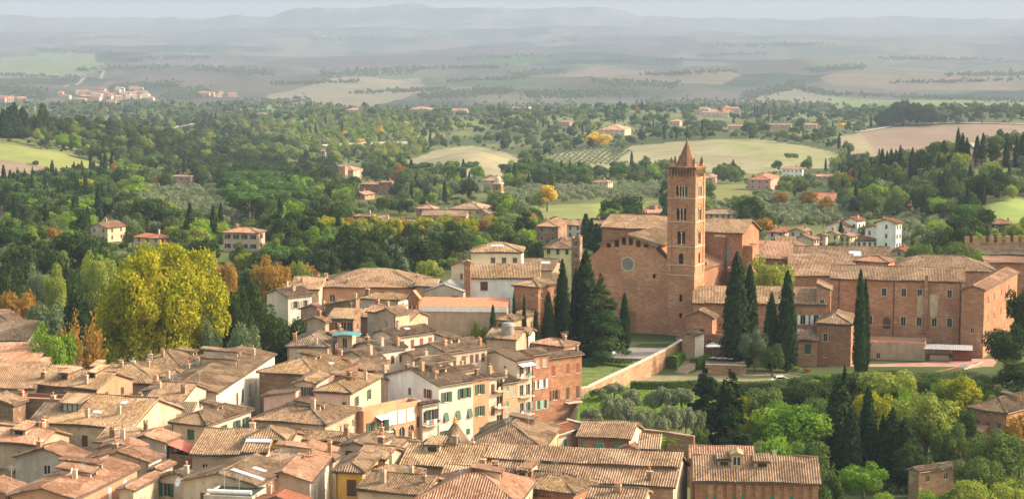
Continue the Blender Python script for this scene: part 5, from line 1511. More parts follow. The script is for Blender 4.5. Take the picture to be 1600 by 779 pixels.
H('convent end wing turning back along the right with a lit side wall', 1538, 453, 462, 25, 1503, 1590, 'gv', 'brick', 'pink', pitch=.34, ch=0, wall2='brick_orange_dim',
  win=[('F', [.5], [9.0], 'pw', (.8, 1.2)), ('R', [.12, .3, .5, .72], [2.0, 6.4], 'cb', (1.1, 1.8)), ('R', [.3, .62], [10.5], 'cb', (1.1, 1.8))])
b = MB(); cvT = CV['T']; xq = -CV['W'] * .275
b.box(xq - .45, xq + .45, -.75, -.02, 5.5, CV['ze'] + 1.4, 'brick_red'); b.build('flue', cvT)
H('low flat-topped plinth storey in front of the long convent front', 1446, 536, 458, 13, 1330, None, 'flat', 'stone', 'brown', D=8, par=.5, ch=0, win=[('F', [.37], [2.6], 'pk', (.9, 1.3))])
H('square brick annexe with a striped hip roof before the convent', 1330, 506, 450, 14, 1276, 1338, 'hip', 'brick_orange_dim', 'tan', pitch=.40, ch=0, win=[('F', [.26], [2.3], 'fb', (1.0, 1.9)), ('F', [.26], [7.1], 'pw', (.8, .7)), ('R', [.5], [2.0, 6.5], 'p', (.8, 1.8))])
H('narrow brick block with a sloping roof between the convent and the annexe', 1298, 452, 462, 10, 1276, None, 'sr', 'brick', 'tan', D=7, pitch=.4, ch=0, win=[('F', [.4], [2.4], 'fb', (1.0, 1.4))])
H('little lean-to with a green door left of the brick annexe', 1276, 531, 450, 12, 1246, None, 'sf', 'brick', 'tan', D=4, pitch=.4, ch=0, win=[('F', [.55], [1.0], 'cg', (1.4, 2.2))])
H('pinkish roofs between the transept and the convent', 1240, 392, 540, 25, 1178, 1262, 'gv', 'brick', 'pink', ch=0)
H('brick house block behind the tower garden tree', 1236, 404, 512, 10, 1176, None, 'sf', 'brick_brown', 'pink', D=10, ch=0)
b = MB(); W_c = CV['W']
for x0, x1, z0, z1 in ((-W_c * .335, -W_c * .29, 9.6, 14.3), (-W_c * .245, -W_c * .185, 9.2, 14.6)):
    g_ = random.Random(int(x0 * 10)); P = [(x0 + (x1 - x0) * t + g_.uniform(-.25, .25), -.012, z) for t, z in ((0, z0), (.4, z0 - .3), (.8, z0 + .2), (1, z0 + .5), (1.05, (z0 + z1) / 2), (.96, z1), (.5, z1 + .2), (0, z1), (-.06, (z0 + z1) / 2))]
    m = MB(); m.poly(P, 'plaster_beige'); m.build('plaster_patch', cvT)
for fx in (.52, .94, .02):
    m = MB(); m.tube([(-W_c * fx, -.1, 1), (-W_c * fx, -.1, CV['ze'] - .3)], .09, 'metal', 5); m.build('drainpipe', cvT)
m = MB(); m.box(-W_c, 0, -.09, -.003, 7.0, 7.18, 'brick_pale'); m.build('string_course', cvT)
# right-hand backdrop of the convent
H('brick roof edge with a red band at the right edge behind the convent', 1640, 412, 530, 8, 1540, None, 'sf', 'brick_orange_dim', 'pink', D=8, ch=0, pitch=.1)
H('far brown roof at the right edge in front of the battlemented wall', 1660, 399, 560, 4, 1528, None, 'sf', 'brick_brown', 'brown', D=12, ch=0, pitch=.1)

# ------------------------------------------------------------------ battlemented wall at the right edge
C = at(1640, 378, 600)
b = MB(); fr_ = Frame((C.x, C.y, 0), -6); wt = empty('battlemented_wall', (C.x, C.y, gz(C.x, C.y) - 1), R(6))
tag(wt, 'old brick wall with square battlements at the right edge', 'wall')
zz = C.z - wt.location.z; Lw = 26
b.box(-Lw, 0, 0, 1.0, 0, zz, 'brick_brown')
b.build('wall', wt)
for k in range(11):
    x = -Lw + k * 2.5; b = MB(); b.box(x, x + 1.35, 0.003, .9, zz + .002, zz + 1.9, 'brick'); b.build('merlon', wt)

# ------------------------------------------------------------------ bell gable and octagonal lantern
def bell_gable():
    C = at(654, 470, 415); T = empty('bell_gable', (C.x, C.y, C.z - 9), -R(20)); tag(T, 'small brick bell gable with two narrow arched openings', 'bell gable')
    b = MB(); W = 2.35
    wall_face(b, (-W, 0, 0), (1, 0), W, 0, 9, [(.35, 1.0, 5.2, 8.2), (1.35, 2.0, 5.2, 8.2)], MATS['brick_red'], (0, -1))
    wall_face(b, (-W, 1, 0), (1, 0), W, 0, 9, [(.35, 1.0, 5.2, 8.2), (1.35, 2.0, 5.2, 8.2)], MATS['brick_red'], (0, 1))
    for s0, s1 in ((.35, 1.0), (1.35, 2.0)): arch_lights(b, (-W, 0, 0), (1, 0), (0, -1), s0, s1, 5.2, 8.2, 1, b)
    for x in (-W, 0): b.poly([(x, 0, 0), (x, 1, 0), (x, 1, 9), (x, 0, 9)], 'brick_red')
    b.prism([(-W - .2, -.1, 9), (.2, -.1, 9), (.2, -.1, 9.3), (-W / 2, -.1, 11), (-W - .2, -.1, 9.3)], (0, 1.2, 0), 'brick_red')
    b.build('wall', T)
    b = MB()
    for sg in (-1, 1): b.prism([(-W / 2, -.25, 11.02), (-W / 2 + sg * (W / 2 + .4), -.25, 9.3), (-W / 2 + sg * (W / 2 + .4), -.25, 9.45), (-W / 2, -.25, 11.2)], (0, 1.5, 0), 'terracotta')
    b.build('coping', T)


bell_gable()


def lantern():
    C = at(711, 691, 285); T = empty('octagonal_lantern', (C.x, C.y, C.z - 6), 0); tag(T, 'octagonal brick lantern with a pointed roof amid the roofs', 'lantern')
    b = MB(); Rr = 1.95
    for k in range(8):
        t0 = R(22.5 + 45 * k); t1 = R(67.5 + 45 * k)
        p = Vector((Rr * math.cos(t0), Rr * math.sin(t0), 0)); q = Vector((Rr * math.cos(t1), Rr * math.sin(t1), 0))
        d = (q - p); L = d.length; d.normalize(); n = Vector((d.y, -d.x, 0))
        wall_face(b, p, (d.x, d.y), L, 0, 6, [(L / 2 - .36, L / 2 + .36, 3.7, 5.5)], MATS['brick_orange_dim'], (n.x, n.y))
        arch_lights(b, p, (d.x, d.y), (n.x, n.y), L / 2 - .36, L / 2 + .36, 3.7, 5.5, 1, b)
    b.build('wall', T)
    b = MB(); b.lathe((0, 0, 6), [(2.05, -.25), (2.3, -.2), (2.35, 0), (2.3, .06), (.28, 2.85)], 'tile_grey', 8, R(22.5)); b.build('roof', T)
    b = MB(); b.lathe((0, 0, 8.8), [(.3, 0), (.34, .35), (.2, .5), (.26, .75), (.05, 1.0), (.03, 1.5)], 'plaster_yellow', 8); b.build('finial', T)
    b = MB()
    b.obox((-3.6, -1.6, 4.6), (1.4, -.1, .15), (0, .8, -.25), (0, 0, .05), 'pale_metal')
    for sx in (-4.8, -2.4): b.tube([(sx, -2.3, 1), (sx, -2.3, 4.7)], .05, 'metal', 5)
    b.build('metal_canopy', T)


lantern()

# ------------------------------------------------------------------ garden between the houses and the church
ZL = CAMZ - 75.6
ZC = TB.z - .05


def slab(name, pix, z, mat, label, cat, th=1.2, kind='structure'):
    pts = [atz(x, y, z) for x, y in pix]; b = MB(); b.prism(pts, (0, 0, -th), mat); o = b.build(name); tag(o, label, cat, None, kind); return o


def ground_mat(name, a, c, sc=.35):
    t = NT(name); tc = t.n('TexCoord')
    n = t.noise(tc.outputs['Object'], sc, 5, .6); n2 = t.noise(tc.outputs['Object'], 6, 3)
    cc = t.mix(t.maprange(n, .35, .65), a, c); cc = t.mix(t.maprange(n2, .3, .7, 0, .3), cc, sc3(a, .6))
    return t.finish(cc, .95, None, .1)


MATS['lawn'] = ground_mat('lawn_grass', (0.07, 0.12, 0.025), (0.16, 0.165, 0.055))
MATS['paving'] = ground_mat('stone_paving', (0.20, 0.17, 0.15), (0.27, 0.235, 0.20), .2)
MATS['terrace'] = ground_mat('brick_terrace', (0.33, 0.16, 0.11), (0.40, 0.25, 0.18), .25)
MATS['sand'] = ground_mat('sandy_path', (0.26, 0.205, 0.125), (0.17, 0.175, 0.07), .25)
slab('forecourt', [(900, 530), (1000, 522), (1066, 527), (1056, 543), (1002, 560), (940, 558)], ZC, 'paving', 'grey paved forecourt before the church door', 'paving', 4)
slab('church_lawn', [(905, 560), (940, 558), (1012, 562), (985, 578), (950, 590), (900, 600)], ZC - .5, 'lawn', 'bright green lawn at the foot of the cedar', 'lawn', 4)
slab('garden_lawn', [(985, 612), (995, 590), (1060, 577), (1200, 580), (1290, 592), (1260, 606), (1120, 604)], ZL, 'sand', 'dry lawn between the hedges and the stone ramp wall', 'lawn', 3)
slab('terrace', [(1255, 582), (1300, 570), (1440, 566), (1470, 560), (1560, 560), (1545, 584), (1420, 590), (1300, 594)], ZL - .2, 'terrace', 'red brick terrace below the convent', 'terrace', 2.5)
slab('cafe_terrace', [(1096, 552), (1164, 552), (1164, 570), (1104, 570)], ZL + 1.6, 'brick_brown', 'cafe terrace under the white parasol', 'terrace', 2)


def wall_run(name, pix, d0, d1, h, th, mat, label, cat='wall', cap='mortar', step=6):
    """A free-standing wall whose top edge runs along pixel points; distance runs from d0 to d1."""
    P = []
    n = len(pix) - 1
    for i, (x, y) in enumerate(pix): P.append(at(x, y, d0 + (d1 - d0) * (x - pix[0][0]) / (pix[-1][0] - pix[0][0] + 1e-9)))
    b = MB()
    for p, q in zip(P[:-1], P[1:]):
        d = (q - p); d.z = 0; d.normalize(); s = Vector((d.y, -d.x, 0)) * th / 2
        g = min(gz(p.x, p.y), gz(q.x, q.y), p.z - h, q.z - h) - .3
        a = [p - s, q - s, q + s, p + s]
        lo = [Vector((v.x, v.y, g)) for v in a]
        for i in range(4): b.poly([lo[i], lo[(i + 1) % 4], a[(i + 1) % 4], a[i]], mat)
        s2 = s * 1.25
        c = [p - s2, q - s2, q + s2, p + s2]; b.prism([v + Vector((0, 0, .004)) for v in c], (0, 0, .18), cap)
    o = b.build(name); tag(o, label, cat); return o


wall_run('stone_wall', [(921, 603), (950, 589), (985, 573), (1020, 556), (1045, 543), (1066, 531)], 408, 452, 3.2, .7, 'brick_pale', 'long pale stone wall climbing from the brick house to the gatehouse')
wall_run('garden_wall', [(905, 606), (921, 604)], 402, 408, 4, .6, 'brick_orange_dim', 'short brick wall end beside the big orange brick house')
wall_run('garden_wall', [(996, 670), (1040, 675), (1085, 682)], 330, 326, 3.0, .5, 'brick_brown', 'brown brick wall below the olive garden', cap='tile_brown')
wall_run('garden_wall', [(886, 655), (905, 660), (940, 664), (1000, 668)], 340, 331, 1.6, .4, 'brick_brown', 'low mossy wall behind the low brick house')
wall_run('retaining_wall', [(1285, 590), (1340, 590), (1420, 586), (1470, 580), (1500, 573)], 430, 446, 1.0, .4, 'brick_orange_dim', 'brick parapet along the edge of the convent terrace', cap='brick_pale')
wall_run('retaining_wall', [(1396, 592), (1440, 588), (1500, 580), (1535, 566)], 432, 450, 5.0, .5, 'plaster_stone', 'stained retaining wall under the convent terrace')
wall_run('garden_wall', [(1102, 569), (1135, 570), (1166, 571)], 437, 438, 1.8, .4, 'brick_brown', 'grey planter wall under the cafe terrace')


def stairs():
    A = atz(1063, 583, ZL); Bq = atz(1080, 564, ZL + 1.6); T = MB(); n = 9
    d = Bq - A; d.z = 0; L = d.length; d.normalize(); s = Vector((d.y, -d.x, 0)) * 1.5
    for i in range(n):
        p = A + d * (L * i / n); h = 1.7 * (i + 1) / n
        c = p + d * (L / n / 2) + Vector((0, 0, h / 2 - .3))
        T.obox(c, d * (L / n / 2), s, (0, 0, h / 2 + .3), 'plaster_stone')
    o = T.build('garden_stairs'); tag(o, 'stone garden steps between two clipped hedges', 'stairs')


stairs()


def parasol(px, py, z, w, label):
    p = atz(px, py, z); T = empty('parasol', p); tag(T, label, 'parasol')
    b = MB(); b.lathe((0, 0, 0), [(w * .707, 2.4), (w * .7, 2.62), (w * .36, 3.0), (.05, 3.35)], 'white_cloth', 4, R(45)); b.build('canopy', T)
    b = MB(); b.tube([(0, 0, 0), (0, 0, 3.4)], .05, 'pale_metal', 6); b.build('pole', T)
    b = MB(); b.box(-.4, .4, -.4, .4, 0.002, .1, 'plaster_stone'); b.build('base', T)


parasol(1121, 555, ZL + 1.6, 4.4, 'square cream cafe parasol beside the round gatehouse wall')
parasol(1114, 557, ZL + 1.6, 3.4, 'smaller cream parasol tucked in front of the larger one')


def cafe_table(px, py, lab, grp=None):
    p = atz(px, py, ZL + 1.6); T = empty('cafe_table', p, rnd.random()); tag(T, lab, 'table', grp)
    b = MB(); b.box(-.75, .75, -.45, .45, .72, .76, 'sh_w'); b.build('tabletop', T)
    for x in (-.6, .6):
        for y in (-.35, .35):
            b = MB(); b.box(x - .03, x + .03, y - .03, y + .03, 0, .718, 'metal'); b.build('leg', T)


for px, py in ((1114, 563), (1124, 564), (1134, 564), (1143, 565)):
    cafe_table(px, py, 'small white cafe table on the terrace under the parasol', 'white tables on the cafe terrace')


def bench(px, py, z, lab, rz):
    p = atz(px, py, z); T = empty('stone_bench', p, rz); tag(T, lab, 'bench', 'stone benches along the ramp wall')
    b = MB(); b.box(-1.1, 1.1, -.25, .25, .42, .55, 'mortar'); b.build('seat', T)
    for x in (-.8, .8):
        b = MB(); b.box(x - .12, x + .12, -.2, .2, 0, .418, 'mortar'); b.build('leg', T)


for px, py in ((990, 595), (1003, 590), (1015, 585), (1026, 580)):
    bench(px, py, ZL, 'pale stone bench on the dry lawn under the long stone wall', -.9)


def awning():
    C = at(1516, 547, 455); T = empty('metal_awning', (C.x, C.y, ZL), -R(13)); tag(T, 'grey corrugated metal awning over the convent bar', 'awning')
    h = C.z - ZL; b = MB()
    P = []
    for i in range(45):
        for j in range(2): P.append((-10.5 + 11 * i / 44, 4.2 * j - .2, h + .55 * j + .05 * (i % 2)))
    b.grid(P, 45, 2, 'pale_metal'); b.build('roof_sheet', T)
    for x in (-10, -3.5, .2):
        b = MB(); b.tube([(x, 0, 0), (x, 0, h)], .07, 'metal', 6); b.build('post', T)
    b = MB(); b.box(-9, -4.8, 1.0, 1.6, 0, 1.1, 'plaster_stone'); b.build('counter', T)


awning()
C = atz(1503, 562, ZL); T = empty('red_container', C, -R(13)); tag(T, 'dark red metal hut beside the grey awning', 'hut')
b = MB(); b.box(-2.2, 2.2, 0, 2.4, 0, 2.5, 'sh_r'); b.build('body', T)
b = MB()
for k in range(11): b.box(-2.1 + k * .4, -1.95 + k * .4, -.05, -.003, .1, 2.4, 'sh_r')
b.build('rib_panel', T)


def railing(px0, py0, px1, py1, d, lab):
    A = at(px0, py0, d); B2 = at(px1, py1, d); L = (B2 - A).length; T = empty('railing', A); tag(T, lab, 'railing')
    d_ = (B2 - A).normalized(); b = MB()
    for h in (0, .9): b.tube([Vector((0, 0, h)), d_ * L + Vector((0, 0, h))], .05, 'sh_w', 5)
    b.build('rail', T); b = MB()
    for k in range(13): p = d_ * L * k / 12; b.obox(p + Vector((0, 0, .45)), d_ * .05, (0, .02, 0), (0, 0, .45), 'sh_w')
    b.build('baluster', T)


railing(1500, 575, 1511, 574, 448, 'left white railing on the edge of the convent terrace')
railing(1522, 572, 1532, 570, 450, 'right white railing on the edge of the convent terrace')
railing(1525, 598, 1534, 597, 452, 'lower white railing half hidden under the convent terrace')


def lamp_post():
    p = atz(958, 603, ZL); T = empty('lamp_post', p); tag(T, 'tall slim street lamp with a pale lantern before the cedar', 'street lamp')
    h = at(958, 551, p.y).z - p.z
    b = MB(); b.tube([(0, 0, 0), (0, 0, h * .5), (0, 0, h - .3)], [.09, .06, .05], 'metal', 6); b.build('post', T)
    b = MB(); b.lathe((0, 0, h - .35), [(.1, 0), (.32, .25), (.36, .5), (.12, .72)], 'sh_w', 8); b.build('lantern', T)


lamp_post()


def car(px, py, z, lab, rz, mat='sh_w'):
    p = atz(px, py, z); T = empty('parked_car', p, rz); tag(T, lab, 'car')
    b = MB()
    prof = [(-1.9, .35), (-1.95, .75), (-1.3, .85), (-.75, 1.42), (.75, 1.46), (1.55, .95), (1.9, .85), (1.92, .35)]
    P = []
    for y, k in ((-.78, .97), (-.6, 1.0), (.6, 1.0), (.78, .97)):
        for x, zz in prof: P.append((x, y, .35 + (zz - .35) * (k if abs(y) < .7 else .96)))
    b.grid(P, 4, len(prof), mat)
    for y in (-.78, .78): b.poly([(x, y, .35 + (zz - .35) * .96) for x, zz in prof], mat)
    b.build('body', T)
    b = MB()
    for y in (-.785, .785): b.poly([(-1.15, y, .88), (-.68, y, 1.3), (.7, y, 1.34), (1.3, y, .92)], 'glass')
    b.poly([(-1.28, -.55, .92), (-1.28, .55, .92), (-.82, .5, 1.38), (-.82, -.5, 1.38)], 'glass')
    b.poly([(.85, -.5, 1.42), (.85, .5, 1.42), (1.5, .55, .99), (1.5, -.55, .99)], 'glass'); b.build('window', T)
    for x in (-1.2, 1.2):
        for y in (-.75, .75):
            b = MB(); P = []
            for yy, r in ((-.1, .0), (-.1, .3), (.1, .3), (.1, 0)):
                for k in range(13): t = math.pi * k / 6; P.append((x + r * math.cos(t), y + yy, .31 + r * math.sin(t)))
            b.grid(P, 4, 13, 'sh_k'); b.build('wheel', T)


car(1218, 597, ZL, 'small white car parked at the end of the dry lawn', .2)
# ------------------------------------------------------------------ trees
LEAF = {
    'dark': m_leaf('dark_leaves', [(0.018, 0.036, 0.012), (0.038, 0.064, 0.019), (0.066, 0.095, 0.027)], .2),
    'mid': m_leaf('green_leaves', [(0.042, 0.074, 0.022), (0.088, 0.132, 0.038), (0.15, 0.19, 0.055)], .25),
    'bright': m_leaf('bright_green_leaves', [(0.065, 0.138, 0.020), (0.145, 0.254, 0.032), (0.275, 0.348, 0.051)], .35),
    'lime': m_leaf('yellow_green_leaves', [(0.105, 0.145, 0.030), (0.20, 0.245, 0.048), (0.32, 0.33, 0.075)], .3),
    'gold': m_leaf('golden_leaves', [(0.075, 0.115, 0.014), (0.17, 0.20, 0.018), (0.33, 0.32, 0.022), (0.50, 0.42, 0.03)], .35, .22),
    'yellow': m_leaf('yellow_leaves', [(0.348, 0.246, 0.036), (0.609, 0.420, 0.051), (0.754, 0.536, 0.087)], .3),
    'orange': m_leaf('orange_leaves', [(0.15, 0.085, 0.025), (0.27, 0.15, 0.035), (0.36, 0.22, 0.05)], .3),
    'olive': m_leaf('olive_leaves', [(0.109, 0.133, 0.075), (0.181, 0.210, 0.120), (0.268, 0.290, 0.181)], .15),
    'grey': m_leaf('grey_green_leaves', [(0.080, 0.113, 0.061), (0.131, 0.167, 0.087), (0.189, 0.225, 0.123)], .2),
    'cypress': m_leaf('cypress_leaves', [(0.010, 0.024, 0.009), (0.022, 0.043, 0.014), (0.045, 0.070, 0.021)], .1, .9),
    'cedar': m_leaf('cedar_needles', [(0.018, 0.046, 0.014), (0.042, 0.085, 0.022), (0.085, 0.135, 0.034)], .15),
    'pine': m_leaf('pine_needles', [(0.032, 0.072, 0.020), (0.065, 0.123, 0.032), (0.109, 0.174, 0.043)], .2),
}


def quads(c, n, size, g, asp=1.0, up=None):
    """Leaf quads at centres c with normals n."""
    N = len(c)
    n = n / (np.linalg.norm(n, axis=1, keepdims=True) + 1e-9)
    t = g.normal(size=(N, 3)) if up is None else np.tile(np.array(up, float), (N, 1)) + g.normal(size=(N, 3)) * .35
    t -= n * (t * n).sum(1, keepdims=True); t /= (np.linalg.norm(t, axis=1, keepdims=True) + 1e-9)
    b = np.cross(n, t)
    s = np.asarray(size)[:, None] * 0.5
    t = t * s * asp; b = b * s
    k = g.uniform(.55, 1.0, (N, 1))
    return np.stack([c - t, c - b * k, c + t, c + b], 1)


def lobed(seed, H, Rr, zc, rz, nl, n, size, lob=(.30, .46), jit=.55, flat=1.0, asp=1.0, shell=(.38, .90)):
    g = np.random.default_rng(seed)
    L = g.normal(size=(nl, 3)); L /= np.linalg.norm(L, axis=1, keepdims=True)
    L[:, 2] = np.where(L[:, 2] < -.5, -L[:, 2] * .6, L[:, 2])
    rad = g.uniform(shell[0], shell[1], (nl, 1))
    C = L * rad * np.array([Rr, Rr, rz]); C[:, 2] += zc
    r = g.uniform(lob[0] * .8, lob[1] * 1.05, nl) * Rr * (1.18 - .45 * rad[:, 0])
    w = r ** 2; k = g.choice(nl, n, p=w / w.sum())
    d = g.normal(size=(n, 3)); d /= np.linalg.norm(d, axis=1, keepdims=True)
    q = np.clip(g.normal(.97, .13, n), .55, 1.4)
    p = C[k] + d * (r[k] * q)[:, None] * np.array([1, 1, flat])
    # drop most of what is buried inside other lobes
    keep = np.ones(n, bool)
    for i in range(nl):
        ins = (np.linalg.norm((p - C[i]) / np.array([1, 1, flat]), axis=1) < r[i] * .72) & (k != i)
        keep &= ~ins | (g.random(n) < .12)
    p = p[keep]; d = d[keep]
    out = p - np.array([0, 0, zc]); out = out / (np.linalg.norm(out, axis=1, keepdims=True) + 1e-9)
    nn = d * .75 + out * .35 + g.normal(size=p.shape) * jit
    return quads(p, nn, size * g.uniform(.6, 1.35, len(p)), g, asp)


def cyp_q(seed, H, Rr, n, size, plumes=9, sharp=1.0):
    g = np.random.default_rng(seed)
    k = g.integers(0, plumes, n)
    ang = g.uniform(0, 2 * np.pi, plumes); off = g.uniform(.1, .42, plumes) * Rr; topk = g.uniform(.62, .97, plumes); off[0] = 0; topk[0] = 1.0
    h = g.random(n) ** .85
    hh = h * topk[k]
    prof = np.clip(np.minimum(hh / .16 + .35, 1), 0, 1) * (1 - hh ** (2.3 * sharp)) ** .75 + .02
    th = g.uniform(0, 2 * np.pi, n)
    lean = (1 - hh * .8)
    cx = np.cos(ang)[k] * off[k] * lean; cy = np.sin(ang)[k] * off[k] * lean
    rr = Rr * prof * np.where(k == 0, .85, .62) * np.clip(g.normal(.98, .14, n), .5, 1.45) * (1 + .16 * np.sin(hh * 23 + k * 2.1 + th * 2))
    p = np.stack([cx + rr * np.cos(th), cy + rr * np.sin(th), H * (.04 + .96 * hh)], 1)
    nn = np.stack([np.cos(th), np.sin(th), .25 + 0 * th], 1) + g.normal(size=(n, 3)) * .45
    return quads(p, nn, size * g.uniform(.6, 1.3, n), g, 1.7, (0, 0, 1))


def cedar_q(seed, H, Rr, n, size):
    g = np.random.default_rng(seed); nb = 85
    hb = np.sort(g.uniform(.05, .99, nb)); ab = g.uniform(0, 2 * np.pi, nb); lb = Rr * (1 - hb) ** .8 * g.uniform(.75, 1.1, nb) + .5
    k = g.choice(nb, n, p=lb ** 1.6 / (lb ** 1.6).sum()); t = g.random(n) ** .6
    side = g.normal(size=n) * lb[k] * .20 * (1.15 - t * .6)
    x = np.cos(ab[k]) * lb[k] * t - np.sin(ab[k]) * side; y = np.sin(ab[k]) * lb[k] * t + np.cos(ab[k]) * side
    z = H * hb[k] - .16 * lb[k] * t ** 2 + g.normal(size=n) * .28 - np.abs(side) * .12
    p = np.stack([x, y, z], 1)
    nn = np.stack([np.cos(ab[k]) * .5, np.sin(ab[k]) * .5, 0 * t + 1.0], 1) + g.normal(size=(n, 3)) * .5
    return quads(p, nn, size * g.uniform(.6, 1.3, n), g, 1.3)


def trunk_mb(H, r, zc, Rr, seed, limbs=6):
    b = MB(); q = random.Random(seed)
    b.tube([(0, 0, -1.0), (q.uniform(-.1, .1), q.uniform(-.1, .1), H * .2), (q.uniform(-.2, .2), q.uniform(-.2, .2), zc)], [r * 1.25, r * .85, r * .5], 'bark', 7)
    for i in range(limbs):
        a = 2 * math.pi * i / limbs + q.uniform(-.4, .4); z0 = zc * q.uniform(.45, .85); l = Rr * q.uniform(.5, .75)
        b.tube([(0, 0, z0), (math.cos(a) * l * .5, math.sin(a) * l * .5, z0 + (zc - z0) * .7 + .3), (math.cos(a) * l, math.sin(a) * l, zc + q.uniform(-.1, .35) * Rr)], [r * .45, r * .3, r * .12], 'bark', 5)
    return b


PROTO = {}     # kind -> list of (crown mesh, trunk mesh, height, radius)


def proto(kind, Q, tb, H, Rr, mat):
    H = float(np.percentile(Q[..., 2], 99.7)); Rr = float(np.percentile(np.hypot(Q[..., 0], Q[..., 1]), 98))   # true height and spread
    me = quad_mesh(kind + '_crown', Q, [LEAF[mat]])
    tm = None
    if tb is not None:
        tm = bpy.data.meshes.new(kind + '_trunk'); tm.from_pydata(tb.v, [], tb.f); tm.materials.append(MATS['bark']); tm.update()
    PROTO.setdefault(kind, []).append((me, tm, H, Rr))


for s in range(4):
    proto('broad', lobed(20 + s, 12, 5, 6.3, 5.6, 20, 4000, .62), trunk_mb(12, .3, 6, 4, s), 12.0, 5.0, 'mid')
proto('broad', lobed(24, 9, 6, 5.0, 3.6, 24, 4200, .6, (.2, .4)), trunk_mb(9, .3, 5, 5, 24), 9.4, 6.2, 'mid')
proto('broad', lobed(25, 15, 3.9, 7.6, 7.2, 20, 4000, .6, (.28, .5)), trunk_mb(15, .3, 7, 3, 25), 15.0, 4.2, 'mid')
proto('broad', lobed(26, 12, 5.2, 6.0, 5.4, 11, 4200, .6, (.22, .55), .7, 1, 1, (.3, 1.0)), trunk_mb(12, .3, 6, 4, 26), 12.4, 5.8, 'mid')
proto('broad', lobed(27, 10, 4.6, 5.2, 4.6, 34, 4200, .55, (.14, .34), .7, 1, 1, (.3, 1.0)), trunk_mb(10, .3, 5, 4, 27), 10.5, 5.2, 'mid')
for s in range(4):
    proto('broad_near', lobed(30 + s, 12, 5, 6.5, 5.5, 34, 12000, .34, (.2, .38)), trunk_mb(12, .32, 6.4, 4.5, 40 + s, 8), 12.0, 5.0, 'mid')
for s in range(2):
    proto('poplar', lobed(50 + s, 14, 2.8, 8, 6.2, 18, 2600, .55, (.4, .6)), trunk_mb(14, .25, 8, 2.5, 9 + s, 5), 14.0, 2.9, 'lime')
for s in range(3):
    proto('cypress', cyp_q(60 + s, 14, 1.55, 1500, .55), trunk_mb(14, .22, 3, .4, 70 + s, 3), 14.0, 1.6, 'cypress')
for s in range(4):
    proto('cypress_near', cyp_q(80 + s, 14, 1.6, 9000, .30, 12), trunk_mb(14, .25, 4, .5, 90 + s, 3), 14.0, 1.6, 'cypress')
for s in range(3):
    proto('pine', lobed(100 + s, 12, 5.6, 9.6, 1.9, 20, 3200, .5, (.22, .34), .5, .7), trunk_mb(12, .3, 9, 5, 110 + s, 8), 12.0, 5.8, 'pine')
for s in range(3):
    proto('olive', lobed(120 + s, 5.2, 2.7, 3.2, 2.0, 12, 900, .42, (.3, .5)), trunk_mb(5, .22, 3, 2.2, 130 + s, 5), 5.2, 2.8, 'olive')
for s in range(3):
    proto('olive_near', lobed(140 + s, 5.2, 2.7, 3.2, 2.0, 22, 7000, .19, (.22, .4), .7, 1, 1.8), trunk_mb(5, .22, 3, 2.2, 150 + s, 6), 5.2, 2.8, 'olive')
for s in range(2):
    proto('shrub', lobed(160 + s, 3.2, 2.3, 1.6, 1.6, 14, 3000, .28, (.3, .5)), trunk_mb(2.5, .12, 1.5, 1.5, 170 + s, 4), 3.4, 2.4, 'bright')
proto('plane', lobed(183, 22, 12, 10.6, 10.6, 240, 95000, .38, (.09, .19), .85, 1, 1, (.5, .88)), trunk_mb(22, .8, 12, 11, 182, 14), 22.0, 12.2, 'gold')
proto('cedar', cedar_q(190, 24, 6.6, 26000, .36), trunk_mb(24, .5, 22, .5, 191, 0), 24.0, 6.6, 'cedar')
proto('conifer', cedar_q(195, 18, 3.6, 34000, .30), trunk_mb(18, .4, 16, .5, 196, 0), 18.0, 3.6, 'cypress')
# ochre plumes: upright sprays
def plume_q(seed, n):
    g = np.random.default_rng(seed); nb = 60; ab = g.uniform(0, 2 * np.pi, nb); rb = g.uniform(.2, 1, nb) ** .5 * 3.6; hb = g.uniform(5, 10.5, nb) * (1.1 - rb / 9)
    k = g.integers(0, nb, n); t = g.uniform(.25, 1, n)
    p = np.stack([np.cos(ab[k]) * rb[k] * (.3 + .7 * t), np.sin(ab[k]) * rb[k] * (.3 + .7 * t), hb[k] * t], 1) + g.normal(size=(n, 3)) * np.array([.26, .26, .2])
    return quads(p, g.normal(size=(n, 3)) + np.array([0, 0, .3]), .26 * g.uniform(.6, 1.3, n), g, 1.5)
proto('plume', plume_q(200, 9000), trunk_mb(9, .2, 4, 3, 201, 8), 10.0, 4.0, 'gold')

NAMES = {'broad': 'broadleaf_tree', 'broad_near': 'broadleaf_tree', 'poplar': 'poplar_tree', 'cypress': 'cypress_tree', 'cypress_near': 'cypress_tree', 'pine': 'umbrella_pine', 'olive': 'olive_tree',
         'olive_near': 'olive_tree', 'shrub': 'shrub', 'plane': 'plane_tree', 'cedar': 'cedar_tree', 'conifer': 'conifer_tree', 'plume': 'plumed_tree'}
CATS = {'broad': 'tree', 'broad_near': 'tree', 'shrub': 'bush'}
WORD = {'dark': 'dark green', 'mid': 'mid green', 'bright': 'bright green', 'lime': 'yellow-green', 'gold': 'golden', 'yellow': 'yellow', 'orange': 'orange', 'olive': 'silvery', 'grey': 'grey-green',
        'cypress': 'dark', 'cedar': 'dark green', 'pine': 'green'}
NOUN = {'broad': 'leafy tree', 'broad_near': 'leafy tree', 'poplar': 'upright tree', 'cypress': 'cypress', 'cypress_near': 'cypress', 'pine': 'umbrella pine', 'olive': 'olive tree', 'olive_near': 'olive tree', 'shrub': 'bush'}
LAND = []      # (px, py, phrase): things a label can refer to
TREES = []


